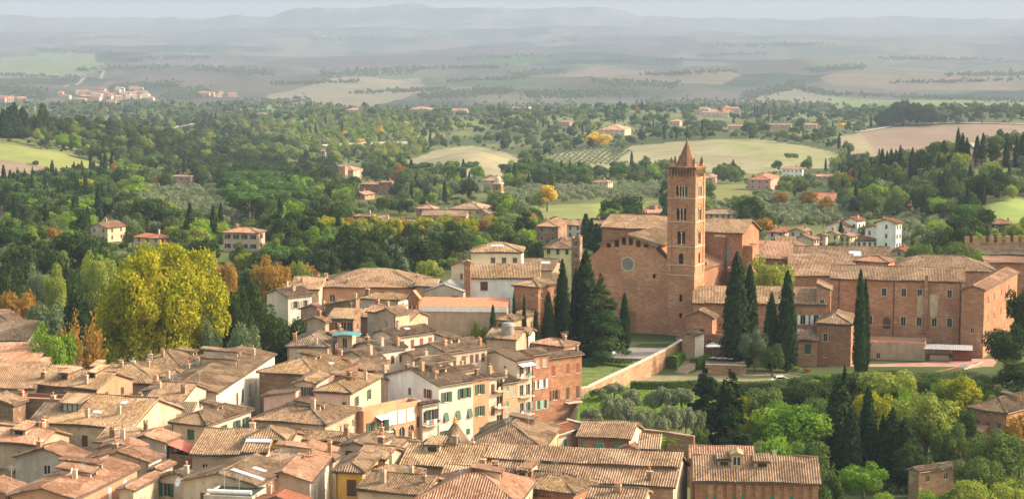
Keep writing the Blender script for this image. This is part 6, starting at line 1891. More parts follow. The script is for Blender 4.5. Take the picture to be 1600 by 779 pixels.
def plant(kind, p, H, wid=None, mat=None, label=None, group=None, seed=None, whole=True):
    """One tree at world point p, H metres tall, wid metres wide."""
    q = random.Random(seed if seed is not None else int(p.x * 13 + p.y * 7))
    me, tm, h0, r0 = q.choice(PROTO[kind])
    s = H / h0; sw = (wid / (2 * r0)) if wid else s * q.uniform(.88, 1.12)
    rz = q.uniform(0, 6.28)
    if whole and tm is not None:
        T = empty(NAMES[kind], p, rz); T.scale = (sw, sw, s)
        c = bpy.data.objects.new('crown', me); c.parent = T; link(c)
        t = bpy.data.objects.new('trunk', tm); t.parent = T; link(t)
    else:
        T = c = bpy.data.objects.new(NAMES[kind], me); T.location = p; T.rotation_euler = (0, 0, rz); T.scale = (sw, sw, s); link(T)
    if mat:
        c.material_slots[0].link = 'OBJECT'; c.material_slots[0].material = LEAF[mat]
    tag(T, label, CATS.get(kind, NAMES[kind].replace('_', ' ').replace(' tree', '') if kind not in ('olive', 'olive_near') else 'olive tree'), group)
    TREES.append((T, c, kind, mat, p))
    return T


def hero(kind, px, ytop, d, wpx, mat, label, group=None, seed=None):
    """A tree whose top shows at (px,ytop) and which stands on the ground at distance d."""
    tp = at(px, ytop, d); g = gz(tp.x, tp.y)
    return plant(kind, Vector((tp.x, tp.y, g - .1)), max(1.0, tp.z - g), (wpx / F_PX * d) if wpx else None, mat, label, group, seed)


# ---- trees one can name
hero('plane', 250, 387, 402, 206, 'gold', 'great golden plane tree towering over the left roofs')
hero('cedar', 941, 436, 437, 104, 'cedar', 'broad layered cedar standing before the church front')
for px, yt, d, w, lab in (
        (915, 396, 446, 46, 'tall dark cypress directly behind the cedar'), (879, 411, 440, 30, 'wide tall cypress left of the cedar with a rounded top'), (857, 459, 436, 26, 'short pointed cypress left of the tall cypress pair'),
        (976, 459, 452, 20, 'slender cypress right of the cedar by the church door'), (770, 478, 424, 17, 'slender cypress closest to the low lichen roofed house'), (803, 458, 430, 10, 'very thin cypress left of the orange brick house'),
        (819, 462, 430, 11, 'very thin cypress in front of the orange brick house'), (837, 486, 428, 15, 'small cypress right of the two very thin ones'), (900, 424, 448, 26, 'cypress between the rounded cypress and the cedar'),
        (1152, 398, 448, 44, 'tallest cypress at the right of the bell tower with a rounded top'), (1172, 417, 450, 30, 'cypress leaning against the tallest one by the tower'), (1206, 460, 444, 28, 'shorter cypress left of the brick annexe'),
        (1231, 427, 442, 34, 'tall dense cypress touching the brick annexe'), (1345, 424, 438, 22, 'lone slender cypress in front of the long convent'), (1353, 440, 439, 18, 'twin stem of the lone cypress before the convent'),
        (1312, 592, 372, 58, 'broadest foreground cypress at lower right'), (1330, 640, 364, 40, 'bushy cypress at the foot of the broadest foreground cypress'), (1357, 606, 374, 34, 'narrow foreground cypress right of the broadest one'), (1320, 574, 392, 20, 'thin cypress tip behind the foreground cypresses'),
        (1396, 640, 366, 44, 'twin-topped foreground cypress above the pink outbuilding'), (1414, 655, 362, 46, 'bushy right half of the twin-topped foreground cypresses'), (1380, 650, 368, 24, 'slim cypress between the foreground cypress groups')):
    hero('cypress_near', px, yt, d, w, None, lab)
hero('conifer', 1103, 578, 372, 82, 'cypress', 'dark broad conifer left of a pair above the long hall')
hero('conifer', 1141, 586, 366, 92, 'cypress', 'dark broad conifer right of a pair above the long hall')
for kind, px, yt, d, w, mat, lab in (
        ('broad_near', 437, 478, 396, 92, 'dark', 'dark round evergreen right behind the long white house'), ('broad_near', 383, 433, 425, 76, 'dark', 'dark evergreen right of the golden plane tree'),
        ('broad_near', 382, 507, 374, 72, 'grey', 'pale rounded evergreen by the long white house'), ('broad_near', 364, 464, 410, 54, 'dark', 'small dark evergreen hidden between the plane tree and the round evergreens'),
        ('broad_near', 420, 400, 520, 68, 'orange', 'orange autumn tree above the dark evergreens'), ('broad_near', 352, 412, 545, 40, 'orange', 'small rusty tree right of the golden plane crown'),
        ('broad_near', 466, 408, 530, 44, 'lime', 'yellow-green tree beside the orange autumn tree'),
        ('broad_near', 334, 440, 440, 52, 'dark', 'dark tree close behind the right side of the golden plane tree'), ('broad_near', 346, 482, 412, 48, 'mid', 'green tree between the plane tree and the pale rounded evergreen'), ('broad_near', 330, 500, 395, 40, 'grey', 'small grey tree under the right side of the plane crown'),
        ('broad_near', 78, 503, 372, 78, 'bright', 'bright green tree behind the left edge houses'), ('plume', 128, 497, 378, 74, 'orange', 'tree of upright ochre plumes under the plane tree'),
        ('broad_near', 70, 474, 415, 66, 'grey', 'grey-green tree behind the bright green tree at left'), ('broad_near', 22, 456, 428, 76, 'orange', 'rusty brown tree at the left edge'),
        ('broad_near', 2, 402, 470, 70, 'dark', 'dark tree cut by the left edge of the view'), ('broad_near', 118, 444, 440, 80, 'dark', 'dark tree left of the golden plane tree'), ('broad_near', 165, 470, 432, 60, 'dark', 'dark tree tucked under the left of the plane crown'),
        ('broad_near', 86, 414, 500, 48, 'lime', 'pale green pointed tree above the dark trees at left'), ('broad_near', 56, 412, 505, 40, 'grey', 'silver leaved tree above the dark trees at left'), ('broad_near', 150, 392, 520, 60, 'lime', 'yellow-green tree beyond the plane tree at left'),
        ('broad_near', 1200, 398, 492, 80, 'lime', 'yellow-green tree behind the tallest cypress by the tower'), ('broad_near', 1180, 512, 440, 48, 'grey', 'large grey olive-like bush under the tall cypresses'), ('broad_near', 1207, 535, 436, 42, 'mid', 'round green bush between the two cypresses'),
        ('broad_near', 1495, 378, 560, 72, 'mid', 'round topped green tree behind the convent roofs'), ('broad_near', 1462, 386, 562, 50, 'mid', 'lower half-hidden green tree behind the convent roofs'), ('broad_near', 1532, 388, 558, 40, 'bright', 'small bright tree left of the battlemented wall'),
        ('broad_near', 1575, 506, 430, 80, 'dark', 'dark tree against the end of the convent'), ('broad_near', 1610, 450, 440, 70, 'dark', 'tall dark tree on the right edge beside the convent'), ('broad_near', 1592, 560, 418, 80, 'dark', 'dark tree above the orange brick house at the right edge'),
        ('broad_near', 1595, 648, 366, 74, 'orange', 'rusty tree before the orange brick house at the right edge'), ('broad_near', 1562, 668, 352, 104, 'mid', 'wide green tree in front of the orange brick house'), ('broad_near', 1532, 716, 334, 80, 'mid', 'green tree over the pink outbuilding'),
        ('broad_near', 1594, 740, 322, 90, 'lime', 'yellow-green bush in the lower right corner'), ('broad_near', 1530, 752, 318, 110, 'lime', 'yellowish bush at the bottom edge near the lower right corner'), ('broad_near', 1460, 764, 318, 80, 'bright', 'green bush at the bottom edge under the pink outbuilding'),
        ('broad_near', 1330, 582, 418, 66, 'dark', 'dark tree just below the convent terrace'), ('broad_near', 1262, 594, 408, 96, 'dark', 'deep green tree below the white car'), ('broad_near', 1192, 606, 400, 92, 'mid', 'green tree below the garden lawn'),
        ('broad_near', 1238, 634, 372, 140, 'bright', 'large bright green tree in the middle of the lower right grove'), ('broad_near', 1178, 640, 380, 50, 'gold', 'small golden tree left of the large bright tree'), ('broad_near', 1288, 622, 380, 90, 'mid', 'green tree left of the broadest foreground cypress'),
        ('broad_near', 1388, 580, 412, 100, 'lime', 'yellow-green tree under the terrace parapet'), ('broad_near', 1362, 612, 392, 60, 'gold', 'golden leaved tree behind the foreground cypresses'), ('broad_near', 1448, 610, 372, 118, 'lime', 'wide yellow-topped tree above the pink outbuilding'),
        ('broad_near', 1452, 580, 420, 70, 'mid', 'feathery green tree under the stained retaining wall'), ('broad_near', 1500, 584, 408, 86, 'gold', 'golden green tree right of the stained retaining wall'), ('broad_near', 1504, 640, 372, 66, 'dark', 'dark tree left of the orange brick house at the right edge'),
        ('broad_near', 1420, 690, 358, 70, 'dark', 'dark tree in shade behind the pink outbuilding'), ('broad_near', 1268, 690, 330, 90, 'mid', 'green tree behind the dormered brick building'), ('broad_near', 1212, 684, 336, 84, 'bright', 'bright leafy tree above the dormered brick building'),
        ('broad_near', 1185, 690, 328, 40, 'grey', 'grey-leaved tree beside the pair of dark conifers'), ('broad_near', 1420, 604, 396, 60, 'bright', 'bright green tree between the two yellow-topped trees'), ('broad_near', 1150, 616, 398, 50, 'gold', 'small yellow bush tree at the lawn edge'),
        ('broad_near', 1486, 660, 362, 60, 'mid', 'green tree between the wide yellow-topped tree and the right edge house'), ('broad_near', 1290, 738, 330, 60, 'dark', 'dark tree beside the right end of the dormered brick building'), ('broad_near', 1350, 722, 350, 80, 'bright', 'green undergrowth tree behind the foreground cypresses'),
        ('broad_near', 1378, 768, 330, 50, 'bright', 'low green bush at the bottom edge between cypresses'), ('shrub', 750, 508, 430, 26, 'lime', 'yellowish shrub by the long brick hall wall'), ('shrub', 728, 517, 428, 22, 'lime', 'low shrub on the terrace of the long brick hall'), ('shrub', 742, 497, 432, 20, 'gold', 'golden shrub by the slender cypress'),
        ('shrub', 905, 738, 268, 34, 'bright', 'green bush growing between the orange house and the long hall'), ('shrub', 926, 745, 266, 36, 'bright', 'fern-like bush against the long hall eave'),
        ('shrub', 480, 517, 392, 18, 'bright', 'small green bush under the white house with grey shutters'), ('shrub', 280, 692, 284, 16, 'mid', 'potted shrub on the brick terrace under the coral awning'), ('shrub', 288, 694, 284, 14, 'bright', 'second potted shrub on the brick terrace under the awning')):
    hero(kind, px, yt, d, w, mat, lab)

for px, yt, d, w, mat, lab in ((1298, 584, 428, 40, 'bright', 'bright bush against the left end of the brick parapet'), (1326, 580, 427, 44, 'lime', 'yellow-green bush under the brick parapet of the terrace'), (1362, 584, 424, 46, 'mid', 'green bush below the middle of the brick parapet'), (1412, 590, 424, 44, 'dark', 'dark bush at the start of the stained retaining wall'),
        (1172, 598, 416, 42, 'dark', 'dark bush below the dry lawn edge'), (1225, 596, 420, 40, 'mid', 'green bush right under the white car'), (1278, 592, 424, 44, 'lime', 'light bush between the white car and the parapet'), (1472, 600, 412, 50, 'bright', 'bright bush under the stained retaining wall'), (1540, 586, 424, 54, 'mid', 'green bush under the right white railing'), (1548, 618, 404, 60, 'lime', 'yellowish tree left of the orange brick house roof'),
        (1094, 668, 338, 30, 'mid', 'green bush at the right end of the brown garden wall'), (1106, 684, 334, 34, 'dark', 'dark bush between the garden wall and the conifer pair'), (1090, 640, 352, 26, 'grey', 'grey bush squeezed between the olives and the conifer pair'),
        (1245, 572, 444, 16, 'gold', 'small yellow bush on the brick terrace'), (1262, 578, 442, 14, 'orange', 'little red flowering pot bush on the terrace')):
    hero('broad_near', px, yt, d, w, mat, lab)
# olives of the walled garden, shrubs and hedges
for px, yt, d, w, lab in (
        (925, 636, 362, 40, 'olive tree beside the big orange brick house'), (955, 618, 356, 40, 'olive tree furthest left in the walled garden'), (978, 622, 352, 36, 'olive tree with two low limbs in the walled garden'), (987, 606, 378, 36, 'olive tree just under the stone ramp wall'),
        (1005, 638, 345, 36, 'olive tree over the middle of the brown garden wall'), (1040, 604, 372, 46, 'broad olive tree under the long hedge'), (1065, 606, 376, 40, 'olive tree under the right end of the long hedge'), (1048, 632, 346, 38, 'olive tree left of the dark conifer pair'),
        (1072, 636, 350, 36, 'olive tree touching the dark conifer pair'), (1020, 610, 374, 34, 'olive tree midway under the long hedge'), (960, 598, 392, 40, 'olive tree climbing against the stone ramp wall'), (1035, 648, 336, 30, 'small olive tree behind the brown garden wall'), (938, 606, 390, 34, 'dark leaved olive by the foot of the ramp wall')):
    hero('olive_near', px, yt, d, w, 'olive' if px != 938 else 'grey', lab)


def hedge(pix, z, th, h, label, mat='bright', n=2600):
    P = [atz(x, y, z) for x, y in pix]; g = np.random.default_rng(int(pix[0][0])); V = []
    tot = sum((q - p).length for p, q in zip(P[:-1], P[1:]))
    for p, q in zip(P[:-1], P[1:]):
        m = int(n * (q - p).length / tot); d = np.array(q - p); L = np.linalg.norm(d); d /= L; s = np.array([d[1], -d[0], 0])
        t = g.uniform(0, L, m); u = g.uniform(-1, 1, m); w = g.random(m); f = g.random(m)
        top = f < .4
        pos = np.array(p)[None] + d[None] * t[:, None] + s[None] * np.where(top, u * th / 2, np.sign(u) * th / 2)[:, None]
        pos[:, 2] += np.where(top, h, w * h) + g.normal(size=m) * .06
        nn = np.where(top[:, None], np.array([[0, 0, 1.]]), s[None] * np.sign(u)[:, None]) + g.normal(size=(m, 3)) * .4
        V.append(quads(pos, nn, .3 * g.uniform(.6, 1.3, m), g))
    o = link(bpy.data.objects.new('clipped_hedge', quad_mesh('clipped_hedge', np.concatenate(V), [LEAF[mat]])))
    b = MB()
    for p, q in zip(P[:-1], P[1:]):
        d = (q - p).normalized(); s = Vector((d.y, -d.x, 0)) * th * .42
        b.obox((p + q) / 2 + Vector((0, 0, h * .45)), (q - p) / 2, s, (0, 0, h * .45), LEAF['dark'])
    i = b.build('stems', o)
    tag(o, label, 'hedge')


hedge([(985, 612), (1040, 613), (1118, 609)], ZL - .6, 1.6, 2.2, 'long clipped hedge along the lower edge of the dry lawn', 'mid', 5000)
hedge([(1050, 580), (1068, 572)], ZL, 2.2, 3.4, 'tall clipped hedge left of the garden steps', 'bright')
hedge([(1084, 577), (1108, 566)], ZL, 2.0, 2.4, 'lower clipped hedge right of the garden steps', 'bright')
hedge([(1104, 572), (1164, 574)], ZL + .1, 1.0, 1.7, 'low hedge hanging over the grey planter wall', 'mid')
hedge([(1118, 610), (1200, 608), (1290, 597), (1400, 590)], ZL - .6, 2.2, 1.6, 'rough hedge along the terrace edge below the white car', 'mid', 9000)
hedge([(944, 570), (985, 575)], ZC - .6, 1.2, .5, 'low bright hedge strip at the edge of the church lawn', 'bright')


def palm(px, yt, d, lab):
    tp = at(px, yt, d); g = gz(tp.x, tp.y); T = empty('palm', (tp.x, tp.y, g)); tag(T, lab, 'palm'); h = tp.z - g - .6
    b = MB(); b.tube([(0, 0, -.3), (.1, 0, h)], [.25, .18], 'bark', 7); b.build('trunk', T)
    V = []; gg = np.random.default_rng(px)
    for k in range(20):
        a = 2 * math.pi * k / 20 + gg.uniform(-.1, .1); r = gg.uniform(2.0, 2.8); el = gg.uniform(.2, 1.2)
        for i in range(14):
            t = (i + 1) / 14
            c = np.array([math.cos(a) * r * t, math.sin(a) * r * t, h + math.sin(el) * r * t * .9 - 1.1 * t * t * r * .6])
            for sg in (-1, 1):
                s = np.array([-math.sin(a), math.cos(a), -.4 * sg * 0 - .3]) * sg; w = .7 * (1 - abs(t - .45))
                f = np.array([math.cos(a), math.sin(a), 0]) * .1
                V.append([c - f, c + f, c + f + s * w + f * 2, c + s * w + f * 2])
    c = link(bpy.data.objects.new('crown', quad_mesh('palm_crown', np.array(V), [LEAF['bright']]))); c.parent = T


palm(1040, 684, 305, 'small green palm behind the long hall roof')
palm(1018, 694, 303, 'lower palm between the two small shed roofs')

# ---- understorey that nobody could count: weeds and brush on the lower right slope
def brush(name, poly, n, size, mat, label, hmax):
    g = np.random.default_rng(n); W = [ground(a, b) for a, b in poly]; wp = [(p.x, p.y) for p in W]
    x0, x1 = min(p[0] for p in wp), max(p[0] for p in wp); y0, y1 = min(p[1] for p in wp), max(p[1] for p in wp)
    X = g.uniform(x0, x1, n * 3); Y = g.uniform(y0, y1, n * 3); m = inpoly(X, Y, wp); X = X[m][:n]; Y = Y[m][:n]
    hh = (vnoise(X / 4, Y / 4) + .5) * hmax * g.random(len(X)) ** .5
    P = np.stack([X, Y, hgt(X, Y) + hh], 1)
    Q = quads(P, g.normal(size=P.shape) * .8 + np.array([0, -.3, .9]), size * g.uniform(.6, 1.4, len(P)), g)
    o = link(bpy.data.objects.new(name, quad_mesh(name, Q, [LEAF[mat]]))); tag(o, label, 'undergrowth', None, 'stuff')


brush('undergrowth', [(1105, 628), (1300, 606), (1520, 596), (1610, 640), (1610, 770), (1290, 775), (1110, 712)], 42000, .42, 'mid', 'green undergrowth covering the slope in the lower right', 3.2)
brush('garden_grass', [(905, 660), (905, 625), (950, 606), (1110, 612), (1112, 668), (1000, 672)], 16000, .26, 'bright', 'long bright grass under the olive trees', .35)
# ------------------------------------------------------------------ houses out in the valley
N0 = len(HOUSES)
MH('long brown farmhouse with a pale chimney house behind it at mid left', 140, 168, 196, 356, 378, 30, 'gv', 'beige', 'pink', nwin=2, ch=2)
MH('square ochre villa with a hipped roof above the plane tree', 210, 250, 266, 372, 392, 30, 'hip', 'cream', 'red', nwin=3, wall2='orange')
MH('three-storey cream house with balconies and a flat tile roof above the plane tree', 349, 402, 414, 364, 393, 12, 'hip', 'cream', 'pink', floors=2, style='ok', nwin=4, nwr=1)
MH('pink farmhouse among trees below the round field', 268, 298, 303, 276, 292, 15, 'hip', 'rose', 'pink', nwin=3)
MH('small ochre cottage cut by the left edge', -14, 6, 9, 327, 338, 20, 'hip', 'tan', 'brown')
MH('orange villa with a square roof tower in the valley wood', 525, 552, 567, 266, 280, 20, 'hip', 'cream', 'pink', nwin=4)
MH('low tower house of the orange villa in the valley wood', 527, 539, 543, 260, 280, 20, 'pyr', 'orange', 'pink', nwin=1, nwr=1, D=5)
MH('red brick villa with two joined blocks', 562, 592, 600, 288, 303, 20, 'hip', 'brick_red', 'pink', nwin=3)
MH('taller square block joined to the red brick villa', 592, 612, 617, 285, 305, 20, 'hip', 'brick_red', 'pink', nwin=2, nwr=1)
MH('low outbuilding with a pink roof under the red brick villa', 552, 570, 585, 304, 312, 30, 'gv', 'tan', 'pink')
MH('long brown brick farm in the middle of the valley', 551, 584, 590, 338, 358, 18, 'hip', 'brick_brown', 'brown', nwin=2)
MH('low brown barn right of the brown brick farm', 570, 606, 618, 346, 360, 30, 'gv', 'brick_brown', 'grey')
MH('flat pinkish shed below the brown brick farm', 608, 660, 672, 354, 362, 12, 'gu', 'brick_pale', 'pink')
MH('brick house at the left end of the long cream monastery', 650, 676, 686, 326, 342, 20, 'hip', 'brick', 'pink', nwin=2)
MH('long cream monastery wing with a row of small windows', 660, 728, 734, 337, 350, 8, 'gu', 'cream', 'tan', floors=1, nwin=9)
MH('taller cream monastery block with a broad tiled roof', 702, 752, 771, 327, 348, 18, 'hip', 'cream', 'tan', floors=2, nwin=4)
MH('pink side house at the right end of the monastery', 748, 764, 775, 333, 350, 30, 'gv', 'rose', 'pink')
MH('pink house behind the baroque belfry', 752, 776, 786, 282, 294, 20, 'hip', 'rose', 'pink', nwin=2)
MH('white villa with a raised middle in the olive groves', 925, 950, 958, 285, 299, 25, 'hip', 'pale', 'pink', nwin=3)
MH('low wing at the left of the white villa in the olive groves', 922, 938, 944, 292, 300, 25, 'gu', 'pale', 'brown', nwin=1)
MH('pinkish cottage left of the white villa in the olive groves', 870, 880, 885, 292, 299, 25, 'gv', 'rose', 'pink')
MH('brown house at the foot of the olive grove left of the church', 838, 872, 886, 354, 380, 10, 'hip', 'brick_brown', 'pink', nwin=2)
MH('white house with dark windows left of the church transept', 885, 944, None, 352, 373, 5, 'gu', 'white', 'tan', nwin=5, D=8)
MH('yellow porched house with a brown roof left of the church', 850, 893, 905, 388, 400, 8, 'hip', 'lemon', 'brown', floors=1, nwin=3, d=560)
MH('tall brown stone chimney house beside the dark cypresses', 893, 906, 910, 372, 410, 8, 'flat', 'brick_brown', 'brown', nwin=1, d=548)
MH('red brick castle keep with low battlemented walls', 1014, 1024, 1028, 321, 337, 20, 'flat', 'brick_red', 'red', nwin=1, D=6, par=.5)
MH('low red brick castle wall left of the church tower', 998, 1034, 1044, 333, 342, 10, 'flat', 'brick_red', 'red', nwin=0, par=.5)
MH('long villa with a hipped roof directly behind the transept', 1098, 1152, 1164, 334, 352, 6, 'hip', 'beige', 'tan', nwin=6, style='p')
MH('small house among trees right of the spire', 1096, 1114, 1120, 278, 287, 12, 'hip', 'rose', 'pink')
MH('pink villa with a red hipped roof right of the tower', 1170, 1204, 1217, 281, 297, 16, 'hip', 'rose', 'red', nwin=3)
MH('white three-window-high villa with a hipped roof on the slope', 1222, 1254, 1262, 264, 279, 12, 'hip', 'snow', 'tan', nwin=5)
MH('pinkish low house right of the white villa on the slope', 1276, 1300, 1310, 276, 282, 12, 'gu', 'rose', 'pink')
MH('pale pink tall house at the left of the white house group', 1293, 1326, 1330, 354, 384, 42, 'gv', 'snow', 'red', D=9, nwin=2, nwr=2)
MH('white tall house at the back of the white house group', 1318, 1340, 1352, 345, 384, 42, 'gv', 'snow', 'red', nwin=2, nwr=2)
MH('lower white house under the tallest white house', 1352, 1378, 1394, 358, 390, 42, 'gv', 'snow', 'red', nwin=2, nwr=1)
MH('tallest white house at the right of the white house group', 1370, 1400, 1409, 349, 392, 42, 'gv', 'snow', 'red', nwin=1, nwr=2, floors=3)
MH('yellow house with a brown roof in front of the white house group', 1312, 1328, 1340, 370, 387, 30, 'gv', 'lemon', 'pink', nwin=2, nwr=2)
MH('pale yellow house at the left of the yellow house', 1288, 1310, 1314, 366, 387, 30, 'gv', 'lemon', 'tan', nwin=2)
MH('small white house with a red roof in front of the tallest white house', 1338, 1372, 1385, 376, 390, 20, 'hip', 'snow', 'red', nwin=4, floors=1)
MH('cream house with a red roof behind the pinkish convent roofs', 1200, 1226, 1240, 363, 382, 25, 'hip', 'pale', 'red', nwin=2)
MH('cream house behind the highest convent roof', 1232, 1258, 1268, 362, 384, 30, 'gv', 'pale', 'pink', nwin=2)
MH('tan gabled hall right of the highest convent roof', 1240, 1272, 1280, 374, 392, 35, 'gv', 'cream', 'pink', nwin=0)
MH('cream house left of the yellow houses', 1276, 1290, 1294, 368, 388, 30, 'gv', 'cream', 'tan', nwin=1)
MH('red roofed shed behind the right convent range', 1392, 1418, 1426, 394, 400, 20, 'gv', 'tan', 'red')
MH('ruined looking brown house by the right green field', 1546, 1580, 1592, 350, 364, 14, 'hip', 'brick_brown', 'pink', nwin=3)
MH('brown farmhouse on the right ridge among cypresses', 1510, 1538, 1550, 249, 263, 14, 'hip', 'tan', 'pink', nwin=3)
MH('cream farmhouse on the right ridge near the edge', 1560, 1590, 1602, 250, 260, 14, 'hip', 'cream', 'pink', nwin=3)
MH('small pink house half hidden on the right ridge', 1416, 1426, 1430, 270, 281, 20, 'gv', 'rose', 'pink')
MH('tiny ochre house in the wood below the right ridge', 1412, 1424, 1428, 322, 329, 20, 'hip', 'orange', 'red')
MH('dark red roof among orange trees right of the olive grove', 1270, 1300, 1312, 322, 328, 16, 'gu', 'brick_brown', 'red', nwin=0)
MH('pink house with cypresses at the far left edge', -6, 14, 18, 206, 214, 20, 'hip', 'brick_red', 'red')
MH('small white house right of the far left cypresses', 44, 52, 56, 206, 213, 20, 'hip', 'pale', 'pink')
MH('long villa on the far wooded slope above the yellow trees', 936, 976, 986, 203, 212, 12, 'hip', 'beige', 'pink', nwin=5)
MH('pale house at the left of the far wooded slope', 872, 890, 896, 191, 197, 20, 'hip', 'rose', 'pink')
MH('white block on the far slope near the left tree belt', 800, 826, 830, 168, 175, 8, 'flat', 'white', 'pink')
MH('row house of the hazy settlement above the spire', 1094, 1120, 1124, 176, 183, 8, 'hip', 'pale', 'pink', nwin=3)
MH('second row house of the hazy settlement above the spire', 1120, 1138, 1142, 178, 184, 8, 'hip', 'pale', 'tan')
MH('farmhouse at the left end of the long tree belt', 1046, 1062, 1066, 190, 197, 12, 'hip', 'rose', 'pink')
MH('low pink farm right of the spire on the plain', 1138, 1160, 1166, 197, 203, 12, 'gu', 'rose', 'pink')
MH('wide pink farm in the middle of the far plain', 1200, 1236, 1242, 195, 202, 12, 'gu', 'rose', 'pink')
MH('pale farm at the right of the wide pink farm', 1258, 1276, 1280, 195, 201, 12, 'gu', 'rose', 'pink')
MH('far villa on the low ridge at centre', 640, 672, 678, 171, 178, 12, 'hip', 'beige', 'pink', nwin=4)
MH('far pink house left of the low ridge villa', 540, 560, 566, 172, 180, 12, 'hip', 'rose', 'pink')
MH('far pale house on the low ridge left of centre', 400, 414, 418, 178, 184, 12, 'hip', 'rose', 'pink')
MH('far long house at the right of the low ridge', 706, 728, 732, 173, 178, 12, 'gu', 'rose', 'pink')
MH('tiny white house by the viaduct', 500, 508, 510, 236, 244, 12, 'gu', 'pale', 'pink')


def village(n, poly, lab, grp):
    g = random.Random(n); xs = [p[0] for p in poly]; ys = [p[1] for p in poly]; k = 0
    base = None
    while k < n:
        x, y = g.uniform(min(xs), max(xs)), g.uniform(min(ys), max(ys))
        if not bool(inpoly(x, y, poly)): continue
        p = ground(x, y); w, dd, h = g.uniform(10, 26), g.uniform(9, 12), g.uniform(6, 10)
        b = MB(); wm = MATS['plaster_' + g.choice(('rose', 'pale', 'cream', 'orange', 'pale'))]; tm = MATS['tile_' + g.choice(('pink', 'red', 'pink'))]
        b.box(-w / 2, w / 2, 0, dd, -3, h, wm)
        for i in range(max(2, int(w / 4))):
            xx = -w / 2 + (i + .5) * w / max(2, int(w / 4))
            for zz in (1.2, 4.2):
                if zz + 1.6 < h: b.box(xx - .5, xx + .5, -.06, -.003, zz, zz + 1.6, 'glass')
        T = empty('village_house', p, g.uniform(-.5, .5)); tag(T, lab, 'house', grp); b.build('wall', T)
        b = MB(); e = .5; z = h
        A, B_, C_, D_ = (-w / 2 - e, -e, z), (w / 2 + e, -e, z), (w / 2 + e, dd + e, z), (-w / 2 - e, dd + e, z); r1, r2 = (-w / 2 + 3, dd / 2, z + 2.4), (w / 2 - 3, dd / 2, z + 2.4)
        for q in ((A, B_, r2, r1), (C_, D_, r1, r2), (B_, C_, r2), (D_, A, r1)): b.poly(q, tm, [(v[0], v[1]) for v in q])
        b.poly([A, B_, C_, D_], 'eave'); b.build('roof', T); k += 1


village(44, [(82, 152), (140, 144), (225, 140), (246, 150), (240, 162), (160, 168), (90, 160)], 'tiny tiled house in the hazy village at upper left', 'houses of the hazy village')
village(9, [(-10, 154), (52, 152), (54, 160), (-10, 161)], 'tiny house of the hamlet on the far left edge', 'houses of the far left hamlet')
village(9, [(308, 146), (350, 144), (390, 148), (384, 153), (310, 152)], 'tiny house in the row right of the hazy village', 'houses in the row right of the hazy village')
village(6, [(1090, 177), (1150, 177), (1150, 182), (1090, 182)], 'tiny house of the hazy settlement above the spire', 'houses of the settlement above the spire')


def belfry():
    p = ground(778, 322); T = empty('baroque_belfry', p, -.25); tag(T, 'slim baroque church belfry with a little dome above the monastery', 'belfry')
    h = (322 - 287) / F_PX * p.y; w = 2.2; b = MB()
    sd = [((-w, -w, 0), (1, 0), (0, -1)), ((w, -w, 0), (0, 1), (1, 0)), ((w, w, 0), (-1, 0), (0, 1)), ((-w, w, 0), (0, -1), (-1, 0))]
    for P0, dx, nr in sd: wall_face(b, P0, dx, 2 * w, -1, h, [(w - .7, w + .7, h * .68, h * .9)], MATS['brick_pale'], nr)
    b.build('wall', T)
    b = MB()
    for z in (h * .6, h): b.box(-w - .4, w + .4, -w - .4, w + .4, z + .002, z + .45, 'mortar')
    b.build('cornice', T)
    b = MB(); b.lathe((0, 0, h + .45), [(1.7, 0), (1.7, 1.5), (1.9, 1.6), (1.75, 2.4), (1.0, 3.2), (.35, 3.5), (.35, 4.1), (.1, 4.6), (.02, 5.6)], 'plaster_beige', 12); b.build('dome', T)


belfry()


def viaduct():
    A = ground(504, 240); B_ = ground(632, 236); T = empty('road_viaduct', A); tag(T, 'long pale road viaduct crossing the valley woods', 'viaduct')
    v = B_ - A; v.z = 0; L = v.length; d = v.normalized(); s = Vector((d.y, -d.x, 0)) * 5; h = (240 - 229) / F_PX * A.y
    b = MB(); b.obox(d * L / 2 + Vector((0, 0, h)), d * L / 2, s, (0, 0, .8), 'plaster_concrete'); b.build('deck', T)
    for k in range(7):
        b = MB(); b.obox(d * L * (k + .5) / 7 + Vector((0, 0, h / 2 - 4.5)), d * .9, s * .6, (0, 0, h / 2 + 3.6), 'plaster_concrete'); b.build('pier', T)
    b = MB()
    for q in (-1, 1): b.obox(d * L / 2 + s * q * .96 + Vector((0, 0, h + 1.3)), d * L / 2, s * .02, (0, 0, .45), 'pale_metal')
    b.build('parapet', T)


viaduct()

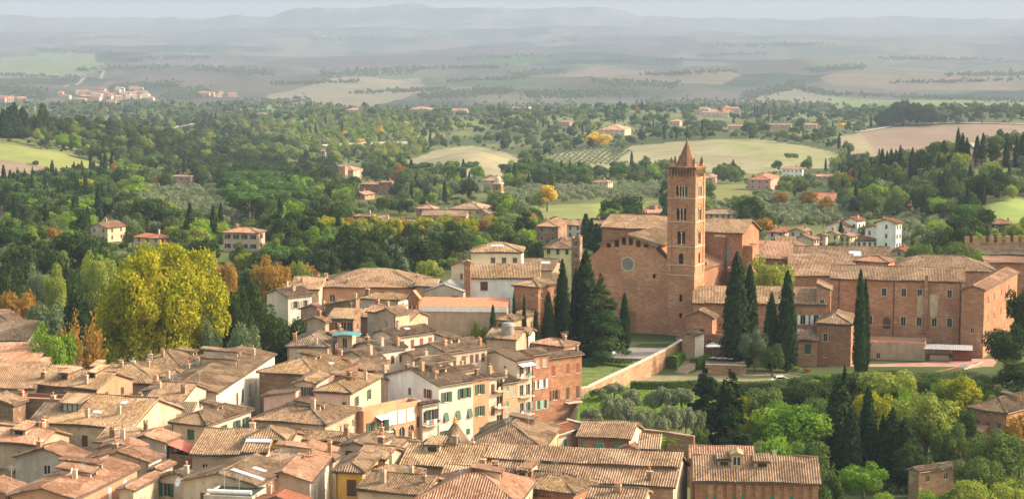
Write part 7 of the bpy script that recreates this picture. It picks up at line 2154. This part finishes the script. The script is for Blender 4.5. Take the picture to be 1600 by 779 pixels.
# ------------------------------------------------------------------ the woods of the valley
OL = [[(196, 300), (350, 296), (372, 356), (280, 358), (205, 348)], [(785, 300), (1040, 290), (1042, 338), (930, 322), (800, 346)], [(692, 288), (790, 284), (792, 312), (690, 306)],
      [(1170, 312), (1305, 308), (1312, 352), (1178, 358)], [(1398, 346), (1512, 352), (1500, 388), (1402, 386)], [(1110, 322), (1175, 316), (1180, 340), (1112, 345)]]
ZONES = [   # polygon, kinds (kind, colour, weight), keep probability
    ([(60, 195), (310, 186), (470, 240), (330, 262), (190, 262)], [('broad', 'dark', 6), ('broad', 'mid', 3), ('broad', 'lime', 1)], .9),
    ([(-120, 285), (175, 270), (180, 350), (-120, 352)], [('cypress', 'cypress', 6), ('broad', 'dark', 4), ('pine', 'pine', 2), ('broad', 'orange', .25), ('broad', 'mid', 2)], .95),
    ([(300, 256), (520, 258), (520, 304), (300, 300)], [('broad', 'dark', 8), ('broad', 'mid', 1)], 1),
    ([(330, 195), (660, 185), (660, 262), (420, 256)], [('broad', 'lime', 5), ('broad', 'mid', 4), ('broad', 'bright', 3), ('poplar', 'lime', 2), ('broad', 'yellow', .3), ('broad', 'olive', 2), ('cypress', 'cypress', .6)], .9),
    ([(330, 300), (460, 296), (470, 352), (350, 356)], [('pine', 'pine', 6), ('broad', 'bright', 2), ('broad', 'mid', 2)], .75),
    ([(540, 372), (720, 372), (720, 448), (540, 448)], [('broad', 'dark', 9), ('broad', 'grey', 1), ('cypress', 'cypress', 1)], 1),
    ([(440, 372), (560, 372), (560, 448), (440, 448)], [('broad', 'mid', 4), ('broad', 'dark', 4), ('broad', 'bright', 2), ('cypress', 'cypress', 1)], 1),
    ([(1300, 240), (1620, 232), (1640, 330), (1500, 345), (1300, 320)], [('broad', 'dark', 5), ('broad', 'mid', 4), ('cypress', 'cypress', 2.5), ('broad', 'lime', 1), ('broad', 'orange', .12), ('broad', 'grey', 1)], .92),
    ([(1480, 176), (1620, 172), (1620, 200), (1480, 196)], [('broad', 'dark', 3), ('pine', 'pine', 1), ('broad', 'mid', 2)], .8),
    ([(1000, 168), (1400, 176), (1400, 202), (1000, 200)], [('broad', 'mid', 4), ('broad', 'dark', 3), ('cypress', 'cypress', 1), ('pine', 'pine', 1)], .6),
    ([(660, 180), (1320, 178), (1320, 262), (840, 270), (640, 235)], [('broad', 'mid', 5), ('broad', 'dark', 3), ('pine', 'pine', 2), ('cypress', 'cypress', 1.2), ('broad', 'lime', 1), ('broad', 'yellow', .2), ('broad', 'grey', 1)], .55),
    ([(640, 262), (1110, 256), (1110, 300), (640, 292)], [('broad', 'mid', 5), ('pine', 'pine', 3), ('broad', 'dark', 3), ('broad', 'bright', 2), ('cypress', 'cypress', 2), ('broad', 'lime', 1)], .8),
    ([(1100, 262), (1320, 262), (1320, 320), (1100, 320)], [('broad', 'mid', 5), ('broad', 'dark', 2), ('cypress', 'cypress', 1), ('broad', 'lime', 2), ('broad', 'grey', 2)], .5),
    ([(500, 235), (960, 235), (960, 262), (500, 262)], [('broad', 'mid', 4), ('broad', 'lime', 2), ('cypress', 'cypress', 1.5), ('broad', 'grey', 1), ('broad', 'dark', 2)], .7),
]
DEF = [('broad', 'mid', 5), ('broad', 'dark', 3.5), ('broad', 'bright', 1.6), ('broad', 'lime', 1.6), ('pine', 'pine', .7), ('cypress', 'cypress', 1.2), ('broad', 'orange', .08), ('broad', 'gold', .2), ('broad', 'grey', 1.2), ('olive', 'olive', 1.6)]
SKYL_X = [-200, 0, 150, 330, 420, 500, 660, 700, 735, 815, 870, 930, 1170, 1300, 1400, 1540, 1600, 1800]
SKYL_Y = [500, 495, 470, 480, 470, 440, 432, 405, 385, 385, 405, 350, 348, 388, 402, 390, 385, 385]
for i in HOUSES:
    LAND.append(((i['bb'][0] + i['bb'][2]) / 2, (i['bb'][1] + i['bb'][3]) / 2, i['label']))
LAND2 = [(250, 480, 'the golden plane tree'), (378, 378, 'the three-storey balconied house'), (238, 378, 'the square ochre villa'), (168, 366, 'the brown farmhouse at left'), (285, 283, 'the pink farmhouse'), (60, 255, 'the left striped field'),
         (735, 250, 'the round brown hill'), (590, 295, 'the red brick villa'), (545, 270, 'the orange tower villa'), (580, 350, 'the brown brick farm'), (720, 340, 'the cream monastery'), (778, 298, 'the baroque belfry'), (942, 292, 'the white grove villa'),
         (1066, 240, 'the pointed spire'), (1140, 245, 'the pale field'), (1190, 288, 'the pink red-roofed villa'), (1242, 270, 'the white hillside villa'), (1350, 368, 'the white house group'), (1470, 215, 'the big brown field'), (1560, 345, 'the right green field'),
         (1530, 256, 'the ridge farmhouse'), (1420, 185, 'the dark grove hill'), (570, 232, 'the road viaduct'), (290, 195, 'the curving pale road'), (160, 152, 'the hazy village'), (1020, 330, 'the red brick castle'), (870, 365, 'the brown grove-foot house'), (30, 205, 'the pink far-left house'),
         (610, 435, 'the long palazzo'), (775, 395, 'the three-window cream house'), (960, 205, 'the far slope villa'), (1210, 198, 'the wide pink farm'), (660, 175, 'the low ridge villa'), (1120, 180, 'the hazy settlement'), (855, 310, 'the yellow poplar'), (420, 425, 'the orange autumn tree')]


def where(px, py, me_=None):
    b = min((l for l in LAND2 if l[2] != me_), key=lambda l: ((l[0] - px)) ** 2 + ((l[1] - py) * 2.0) ** 2)
    dx, dy = px - b[0], (py - b[1]) * 2
    if abs(dx) > abs(dy) * 1.1: r = 'left of' if dx < 0 else 'right of'
    else: r = 'beyond' if dy < 0 else 'in front of'
    far = math.hypot(dx, dy)
    return ('just ' if far < 34 else 'well ' if far > 95 else '') + r + ' ' + b[2]


ONE = []       # individually placed valley trees
def spot(kind, px, yb, hm, mat, label=None, wid=None):
    p = ground(px, yb); ONE.append((kind, p, hm, mat, label, wid, px, yb))


for a in (('poplar', 855, 330, 13, 'yellow', 'bright yellow tree standing in the olive grove', 11), ('broad', 842, 330, 9, 'lime', None, None), ('broad', 826, 372, 10, 'orange', 'orange tree by the brown grove-foot house', 8),
          ('broad', 930, 229, 14, 'yellow', 'left one of two bright yellow trees below the far slope villa', 22), ('broad', 944, 230, 13, 'yellow', 'right one of two bright yellow trees below the far slope villa', 18), ('broad', 918, 226, 9, 'yellow', None, None),
          ('pine', 1235, 262, 12, 'pine', 'lone umbrella pine beside the white hillside villa', 14), ('broad', 1222, 328, 9, 'orange', 'orange tree right of the pale olive grove', 10), ('broad', 1262, 322, 8, 'orange', None, 9),
          ('broad', 1268, 330, 9, 'orange', None, 9), ('broad', 1290, 336, 9, 'orange', None, 9), ('pine', 390, 352, 15, 'pine', 'largest umbrella pine above the balconied house', 26), ('pine', 362, 335, 13, 'pine', 'umbrella pine left of the largest umbrella pine', 16), ('pine', 425, 338, 13, 'pine', 'umbrella pine right of the largest umbrella pine', 15),
          ('cypress', 437, 390, 13, 'cypress', 'dark cypress just right of the balconied house', 4.5), ('cypress', 292, 392, 11, 'cypress', 'cypress right of the square ochre villa', 3.5), ('cypress', 284, 396, 9, 'cypress', None, 3.5), ('cypress', 155, 348, 17, 'cypress', 'tallest cypress of the left cluster', 4.2), ('cypress', 108, 310, 15, 'cypress', None, 3.6), ('cypress', 113, 314, 15, 'cypress', None, 3.6),
          ('broad', 210, 312, 13, 'bright', 'broad bright green tree above the left olive grove', 20), ('broad', 135, 318, 13, 'gold', 'golden tree behind the left cypresses', 16), ('broad', 185, 300, 9, 'orange', 'orange tree beside a white house under the striped field', 9), ('broad', 160, 300, 8, 'orange', None, 8),
          ('broad', 305, 245, 12, 'mid', None, None), ('cypress', 915, 388, 12, 'cypress', 'left one of the dark cypresses beside the chimney house', 4.5), ('cypress', 924, 392, 11, 'cypress', None, 4), ('cypress', 932, 396, 10, 'cypress', None, 4), ('cypress', 938, 398, 10, 'cypress', None, 4),
          ('cypress', 1313, 385, 9, 'cypress', 'slim cypress in front of the yellow house', 2.4), ('broad', 1358, 384, 8, 'mid', 'round bush before the tallest white house', 10), ('broad', 745, 210, 10, 'dark', None, None)):
    spot(*a)
# the autumn avenue
for k in range(44):
    x = 455 + k * 8.4 + rnd.uniform(-2, 2); y = 381 - (x - 455) * .022 + rnd.uniform(-1.5, 1.5)
    spot('broad', x, y, rnd.uniform(7.5, 10), rnd.choice(('orange', 'gold', 'lime', 'lime', 'gold')), 'autumn coloured tree in the long avenue below the monastery', 7.5)
# the dark grove hill
for k in range(46):
    x = rnd.uniform(1374, 1468); spot(rnd.choice(('pine', 'broad', 'broad')), x, 199 - 2 * math.sin((x - 1374) / 94 * 3.14) + rnd.uniform(-4, 0), rnd.uniform(15, 25) * (.7 + .5 * math.sin((x - 1374) / 94 * 3.14)), 'dark', 'dark tree of the grove on the low hill beyond the brown field', 16)
# rows of the orchard
for r in range(9):
    for k in range(12):
        x = 852 + k * 9.6 + r * 4.0; y = 262 - r * 3.2 - k * .35
        if 845 < x < 985: spot('olive', x, y, 3.6, 'olive', 'small orchard tree in a planted row on the pale slope', 4.4)
# cypress lines on the ridge at right and the belt above the brown field
for x in (1378, 1386, 1392, 1398, 1424, 1436, 1425, 1474, 1496, 1503, 1510, 1526, 1535, 1572, 1588, 1597):
    spot('cypress', x, 282 if x < 1450 else 262, rnd.uniform(13, 19), 'cypress', None, 4.4)
for x in (6, 13, 18, 24, 30, 36, 40, 60, 68):
    spot('cypress' if x < 45 else 'broad', x, 216, rnd.uniform(16, 26), 'cypress' if x < 45 else 'dark', None, 9)

# wild woods
cand = []
d = 456.0
FP = [p for p, c in FIELDS[:-1] if min(y for x, y in p) > 180 and p[0] not in ((560, 225),)]
while d < 3600:
    sp = 8.2 if d < 1000 else 8.2 + (d - 1000) * .0062
    xw = 970 / F_PX * d
    n = int(2 * xw / sp)
    X = -xw + sp * (np.arange(n) + nrg.uniform(-.4, .4, n)); Y = d + nrg.uniform(-.45, .45, n) * sp
    Z = hgt(X, Y)
    for x, y, z in zip(X, Y, Z): cand.append((x, y, z))
    d += sp * 1.12
print('candidates', len(cand))
HB = [h['bb'] + (h['C'].y,) for h in HOUSES]
WOOD = []
vn = vnoise(np.array([c[0] for c in cand]) / 45, np.array([c[1] for c in cand]) / 60) + .5 * vnoise(np.array([c[0] for c in cand]) / 17 + 5, np.array([c[1] for c in cand]) / 20)
_ca = np.array(cand); _zz = _ca[:, 2] - CAMZ; _fw = _ca[:, 1] * CP - _zz * SP
_px = 800 + F_PX * _ca[:, 0] / _fw; _py = 389.5 - F_PX * (_ca[:, 1] * SP + _zz * CP) / _fw
_field = np.any([inpoly(_px, _py, f) for f in FP], axis=0); _ol = np.any([inpoly(_px, _py, o) for o in OL], axis=0)
_zone = np.full(len(_px), -1)
for zi in range(len(ZONES) - 1, -1, -1): _zone[inpoly(_px, _py, ZONES[zi][0])] = zi
for ci, ((x, y, z), nz) in enumerate(zip(cand, vn)):
    px, py = _px[ci], _py[ci]
    if px < -90 or px > 1690 or py < 168: continue
    if py > np.interp(px, SKYL_X, SKYL_Y) + 26: continue
    if _field[ci]: continue
    u = rnd.random()
    if _ol[ci]:
        if u < .93: WOOD.append(('olive', x, y, z, 'olive', rnd.uniform(4.2, 5.8), px, py))
        continue
    ks, keep = DEF, .86
    if _zone[ci] >= 0: ks, keep = ZONES[_zone[ci]][1:]
    if u > keep or nz < -.30 - .25 * (keep > .9): continue
    if y > 1500 and nz < -.16 + .12 * (keep < .8): continue
    # neighbouring trees tend to be of one kind
    w = [k[2] for k in ks]; tot = sum(w)
    q = (nz * 1.7 + .5 + rnd.uniform(-.38, .38)) % 1.0 * tot; acc = 0; kk = ks[-1]
    for k in ks:
        acc += k[2]
        if q <= acc: kk = k; break
    kind, mat = kk[0], kk[1]
    sh_ = .78 if y < 820 and mat != 'dark' else 1.0
    hm = {'broad': rnd.uniform(7.5, 13) * sh_, 'pine': rnd.uniform(10, 14), 'cypress': rnd.uniform(10, 16), 'poplar': rnd.uniform(11, 16), 'olive': rnd.uniform(4.5, 6)}[kind]
    # keep houses free: a tree in front of a house must not hide it
    tp = proj((x, y, z + hm)); wpx = hm * .36 / y * F_PX; bad = False
    for x0, y0, x1, y1, dh in HB[N0:]:
        if x0 - wpx * .5 < px < x1 + wpx * .5 and tp[1] < y1 - (y1 - y0) * .42 and py > y0:
            if y < dh + 6 or (x0 - 2 < px < x1 + 2 and y0 < py < y1 + 2): bad = True; break
    if bad: continue
    WOOD.append((kind, x, y, z, mat, hm, px, py))
print('wild trees', len(WOOD))


def seen(x, y, z, px):
    """Not hidden behind a fold of the land."""
    q = np.linspace(max(420, y * .4), y * .96, 70); k = q / y
    return bool(np.all(hgt(x * k, q) < CAMZ + (z - CAMZ) * k + .5))


WOOD = [w for w in WOOD if w[2] < 900 or seen(w[1], w[2], w[3] + w[5] * .7, w[6])]
print('visible wild trees', len(WOOD))
# the largest-looking of each kind become single trees, the rest one mass per kind
CNT = {}; REST = {}
LIM = {'broad': 215, 'cypress': 190, 'pine': 120, 'poplar': 60, 'olive': 160}
GRP = {'broad': 'leafy trees of the valley', 'cypress': 'cypresses of the valley', 'pine': 'umbrella pines of the valley', 'poplar': 'poplars of the valley', 'olive': 'olive trees of the groves'}
def size_word(kind, h):
    if kind == 'broad': return 'large' if h > 11.2 else 'small' if h < 9 else ''
    if kind == 'cypress': return 'tall' if h > 13.5 else 'short' if h < 11 else ''
    return ''
for kind, p, hm, mat, label, wid, px, yb in ONE:
    lab = label or ' '.join(('a ' if False else '') + w for w in (size_word(kind, hm), WORD[mat], NOUN[kind], where(px, yb)) if w)
    plant(kind, p - Vector((0, 0, .2)), hm, wid, mat, lab, GRP[kind] if ('avenue' not in lab and 'grove on' not in lab and 'orchard' not in lab) else ('trees of the autumn avenue' if 'avenue' in lab else 'trees of the dark grove hill' if 'grove on' in lab else 'orchard rows'), None, p.y < 1000)
WOOD.sort(key=lambda w: -w[5] / w[2])
for w in WOOD:
    kind, x, y, z, mat, hm, px, py = w
    if CNT.get(kind, 0) < LIM[kind]:
        CNT[kind] = CNT.get(kind, 0) + 1
        lab = ' '.join(t for t in (size_word(kind, hm), WORD[mat], NOUN[kind], where(px, py)) if t)
        plant(kind, Vector((x, y, z - .2)), hm, None, mat, lab, GRP[kind], None, y < 900)
    else: REST.setdefault((kind, mat), []).append(w)
print({k: len(v) for k, v in REST.items()})


def mass(name, items, crown, label, cat, mat):
    """Countless far trees: one object, crowns set on points by geometry nodes."""
    me = bpy.data.meshes.new(name); n = len(items)
    me.vertices.add(n); me.vertices.foreach_set('co', np.array([(w[1], w[2], w[3] - .2) for w in items], np.float32).ravel())
    a = me.attributes.new('grow', 'FLOAT', 'POINT'); a.data.foreach_set('value', np.array([w[5] for w in items], np.float32))
    a = me.attributes.new('turn', 'FLOAT', 'POINT'); a.data.foreach_set('value', nrg.uniform(0, 6.28, n).astype(np.float32))
    a = me.attributes.new('pick', 'INT', 'POINT'); a.data.foreach_set('value', nrg.integers(0, len(crown), n).astype(np.int32))
    o = link(bpy.data.objects.new(name, me)); tag(o, label, cat, None, 'stuff')
    ng = bpy.data.node_groups.new(name, 'GeometryNodeTree')
    ng.interface.new_socket('Geometry', in_out='INPUT', socket_type='NodeSocketGeometry'); ng.interface.new_socket('Geometry', in_out='OUTPUT', socket_type='NodeSocketGeometry')
    N = ng.nodes.new; gi = N('NodeGroupInput'); go = N('NodeGroupOutput'); iop = N('GeometryNodeInstanceOnPoints'); gt = N('GeometryNodeGeometryToInstance')
    for c, h0 in reversed(crown):
        oi = N('GeometryNodeObjectInfo'); oi.inputs['Object'].default_value = c; oi.transform_space = 'ORIGINAL'; oi.inputs['As Instance'].default_value = True
        tr = N('GeometryNodeTransform'); tr.inputs['Scale'].default_value = (1 / h0,) * 3
        ng.links.new(oi.outputs['Geometry'], tr.inputs['Geometry']); ng.links.new(tr.outputs['Geometry'], gt.inputs[0])
    def attr(nm, ty):
        q = N('GeometryNodeInputNamedAttribute'); q.data_type = ty; q.inputs['Name'].default_value = nm; return q.outputs['Attribute']
    cx = N('ShaderNodeCombineXYZ'); ng.links.new(attr('turn', 'FLOAT'), cx.inputs[2])
    cs = N('ShaderNodeCombineXYZ')
    for i in range(3): ng.links.new(attr('grow', 'FLOAT'), cs.inputs[i])
    sm = N('GeometryNodeSetMaterial'); sm.inputs['Material'].default_value = LEAF[mat]
    ng.links.new(gi.outputs[0], iop.inputs['Points']); ng.links.new(gt.outputs[0], iop.inputs['Instance'])
    iop.inputs['Pick Instance'].default_value = True
    ng.links.new(attr('pick', 'INT'), iop.inputs['Instance Index']); ng.links.new(cx.outputs[0], iop.inputs['Rotation']); ng.links.new(cs.outputs[0], iop.inputs['Scale'])
    ng.links.new(iop.outputs[0], sm.inputs['Geometry']); ng.links.new(sm.outputs[0], go.inputs[0])
    o.modifiers.new('woods', 'NODES').node_group = ng


MNAME = {'broad': 'distant_woodland', 'cypress': 'distant_cypresses', 'pine': 'distant_pine_wood', 'poplar': 'distant_poplar_wood', 'olive': 'olive_grove'}
for (kind, mat), items in REST.items():
    cr = []
    for T, c, k2, m2, p in TREES:
        if k2 == kind and c.data not in [q[0].data for q in cr]: cr.append((c, PROTO[kind][0][2]))
        if len(cr) == 3: break
    mass(MNAME[kind], items, cr, 'silvery olive trees massed in the groves beyond the town' if kind == 'olive' else '%s %s woods massed across the far valley' % (WORD[mat], {'broad': 'leafy', 'cypress': 'cypress', 'pine': 'pine', 'poplar': 'poplar'}[kind]), 'woodland' if kind != 'olive' else 'olive grove', mat)

# ---- scrub and bramble between the trees
sc_ = []
g_ = np.random.default_rng(12)
for i in range(9000):
    d_ = 470 + 2300 * g_.random() ** 1.5; px = g_.uniform(-60, 1660); x = (px - 800) / F_PX * d_; z = gz(x, d_); py = proj((x, d_, z))[1]
    if py > np.interp(px, SKYL_X, SKYL_Y) + 20: continue
    if any(bool(inpoly(px, py, f)) for f in FP): continue
    if vnoise(np.array([x / 30]), np.array([d_ / 40]))[0] < -.18: continue
    if any(x0 - 1 < px < x1 + 1 and y0 < py < y1 + .5 for x0, y0, x1, y1, dh in HB[N0:] if abs(dh - d_) < 40): continue
    sc_.append(('shrub', x, d_, z, 'mid', float(g_.uniform(1.2, 3.4)), px, py))
for mat_ in ('mid', 'lime', 'dark'):
    cr = [(c, 3.4) for T, c, k2, m2, p in TREES if k2 == 'shrub'][:2]
    mass('valley_scrub', [q for i, q in enumerate(sc_) if i % 3 == ('mid', 'lime', 'dark').index(mat_)], cr, '%s scrub filling the gaps between the valley trees' % WORD[mat_], 'scrub', mat_)

# ---- belts of trees and copses on the hazy plain, too far to count
def far_woods():
    g = np.random.default_rng(5); pts = []
    for (x0, y0, x1, y1, n, jit) in ((880, 97, 985, 96, 120, 1.2), (1030, 96, 1070, 95, 30, 1), (1265, 110, 1350, 106, 90, 2), (1165, 152, 1252, 133, 160, 3.5), (1252, 139, 1300, 148, 60, 2), (500, 118, 650, 110, 160, 4), (650, 108, 780, 106, 60, .8), (255, 152, 330, 146, 140, 5), (170, 138, 280, 132, 150, 3),
                               (0, 140, 70, 150, 130, 8), (820, 150, 1000, 146, 200, 4), (660, 152, 800, 142, 160, 4), (1300, 148, 1620, 160, 160, 1.5), (1480, 118, 1620, 116, 90, 1.5), (930, 128, 1060, 134, 120, 3), (330, 168, 480, 158, 130, 4), (1000, 162, 1300, 168, 200, 5), (1300, 178, 1480, 182, 160, 5),
                               (80, 170, 260, 166, 240, 6), (260, 176, 420, 186, 220, 8), (440, 176, 640, 182, 300, 6), (640, 178, 900, 172, 320, 7), (60, 78, 170, 82, 80, 1.5), (480, 62, 700, 58, 120, 2), (1380, 92, 1560, 94, 70, 1.5), (800, 118, 880, 112, 90, 2), (300, 108, 430, 116, 90, 3), (1100, 74, 1300, 70, 90, 2), (120, 110, 260, 106, 80, 2), (700, 92, 860, 88, 60, 1.5), (200, 94, 330, 90, 60, 1.5), (430, 132, 560, 128, 60, 1.2), (1090, 88, 1200, 84, 60, 1.5), (1400, 130, 1600, 126, 70, 1), (1010, 118, 1150, 112, 70, 1.2), (560, 146, 700, 140, 90, 1.5), (700, 128, 820, 122, 70, 1.2), (0, 118, 120, 124, 60, 1.5), (60, 62, 300, 58, 90, 1.5), (860, 66, 1000, 62, 60, 1)):
        for i in range(int(n * 1.8)):
            t = g.random(); pts.append(ground(x0 + (x1 - x0) * t + g.normal() * 5, y0 + (y1 - y0) * t + g.normal() * (jit * .7 + .4)))
    return [('broad', p.x, p.y, p.z, 'grey', float(g.uniform(5, 10) * (1.25 if p.y > 6000 else 1)), 0, 0) for p in pts]


cr = []
for T, c, k2, m2, p in TREES:
    if k2 == 'broad' and c.data not in [q[0].data for q in cr]: cr.append((c, 12.0))
    if len(cr) == 3: break
mass('hazy_tree_belts', far_woods(), cr, 'hazy belts and copses of trees across the far plain', 'tree belts', 'grey')
# ------------------------------------------------------------------ haze: one closed box of even air round the whole scene
def make_haze():
    b = MB()
    b.box(-12000, 12000, -600, 25500, HAZE_Z0, HAZE_Z1, MATS['bark'])
    me_o = b.build('haze')
    m = bpy.data.materials.new('haze_air'); m.use_nodes = True
    t = m.node_tree; t.nodes.clear()
    o = t.nodes.new('ShaderNodeOutputMaterial'); v = t.nodes.new('ShaderNodeVolumePrincipled')
    v.inputs['Color'].default_value = (0.385, 0.48, 0.645, 1)
    v.inputs['Density'].default_value = HAZE_DENSITY
    v.inputs['Anisotropy'].default_value = 0.0
    t.links.new(v.outputs[0], o.inputs['Volume'])
    me_o.data.materials.clear(); me_o.data.materials.append(m)
    tag(me_o, 'pale blue haze lying over the distant valley', 'haze', None, 'stuff')


HAZE_DENSITY = 0.000076
HAZE_Z0, HAZE_Z1 = -260.0, 390.0
make_haze()
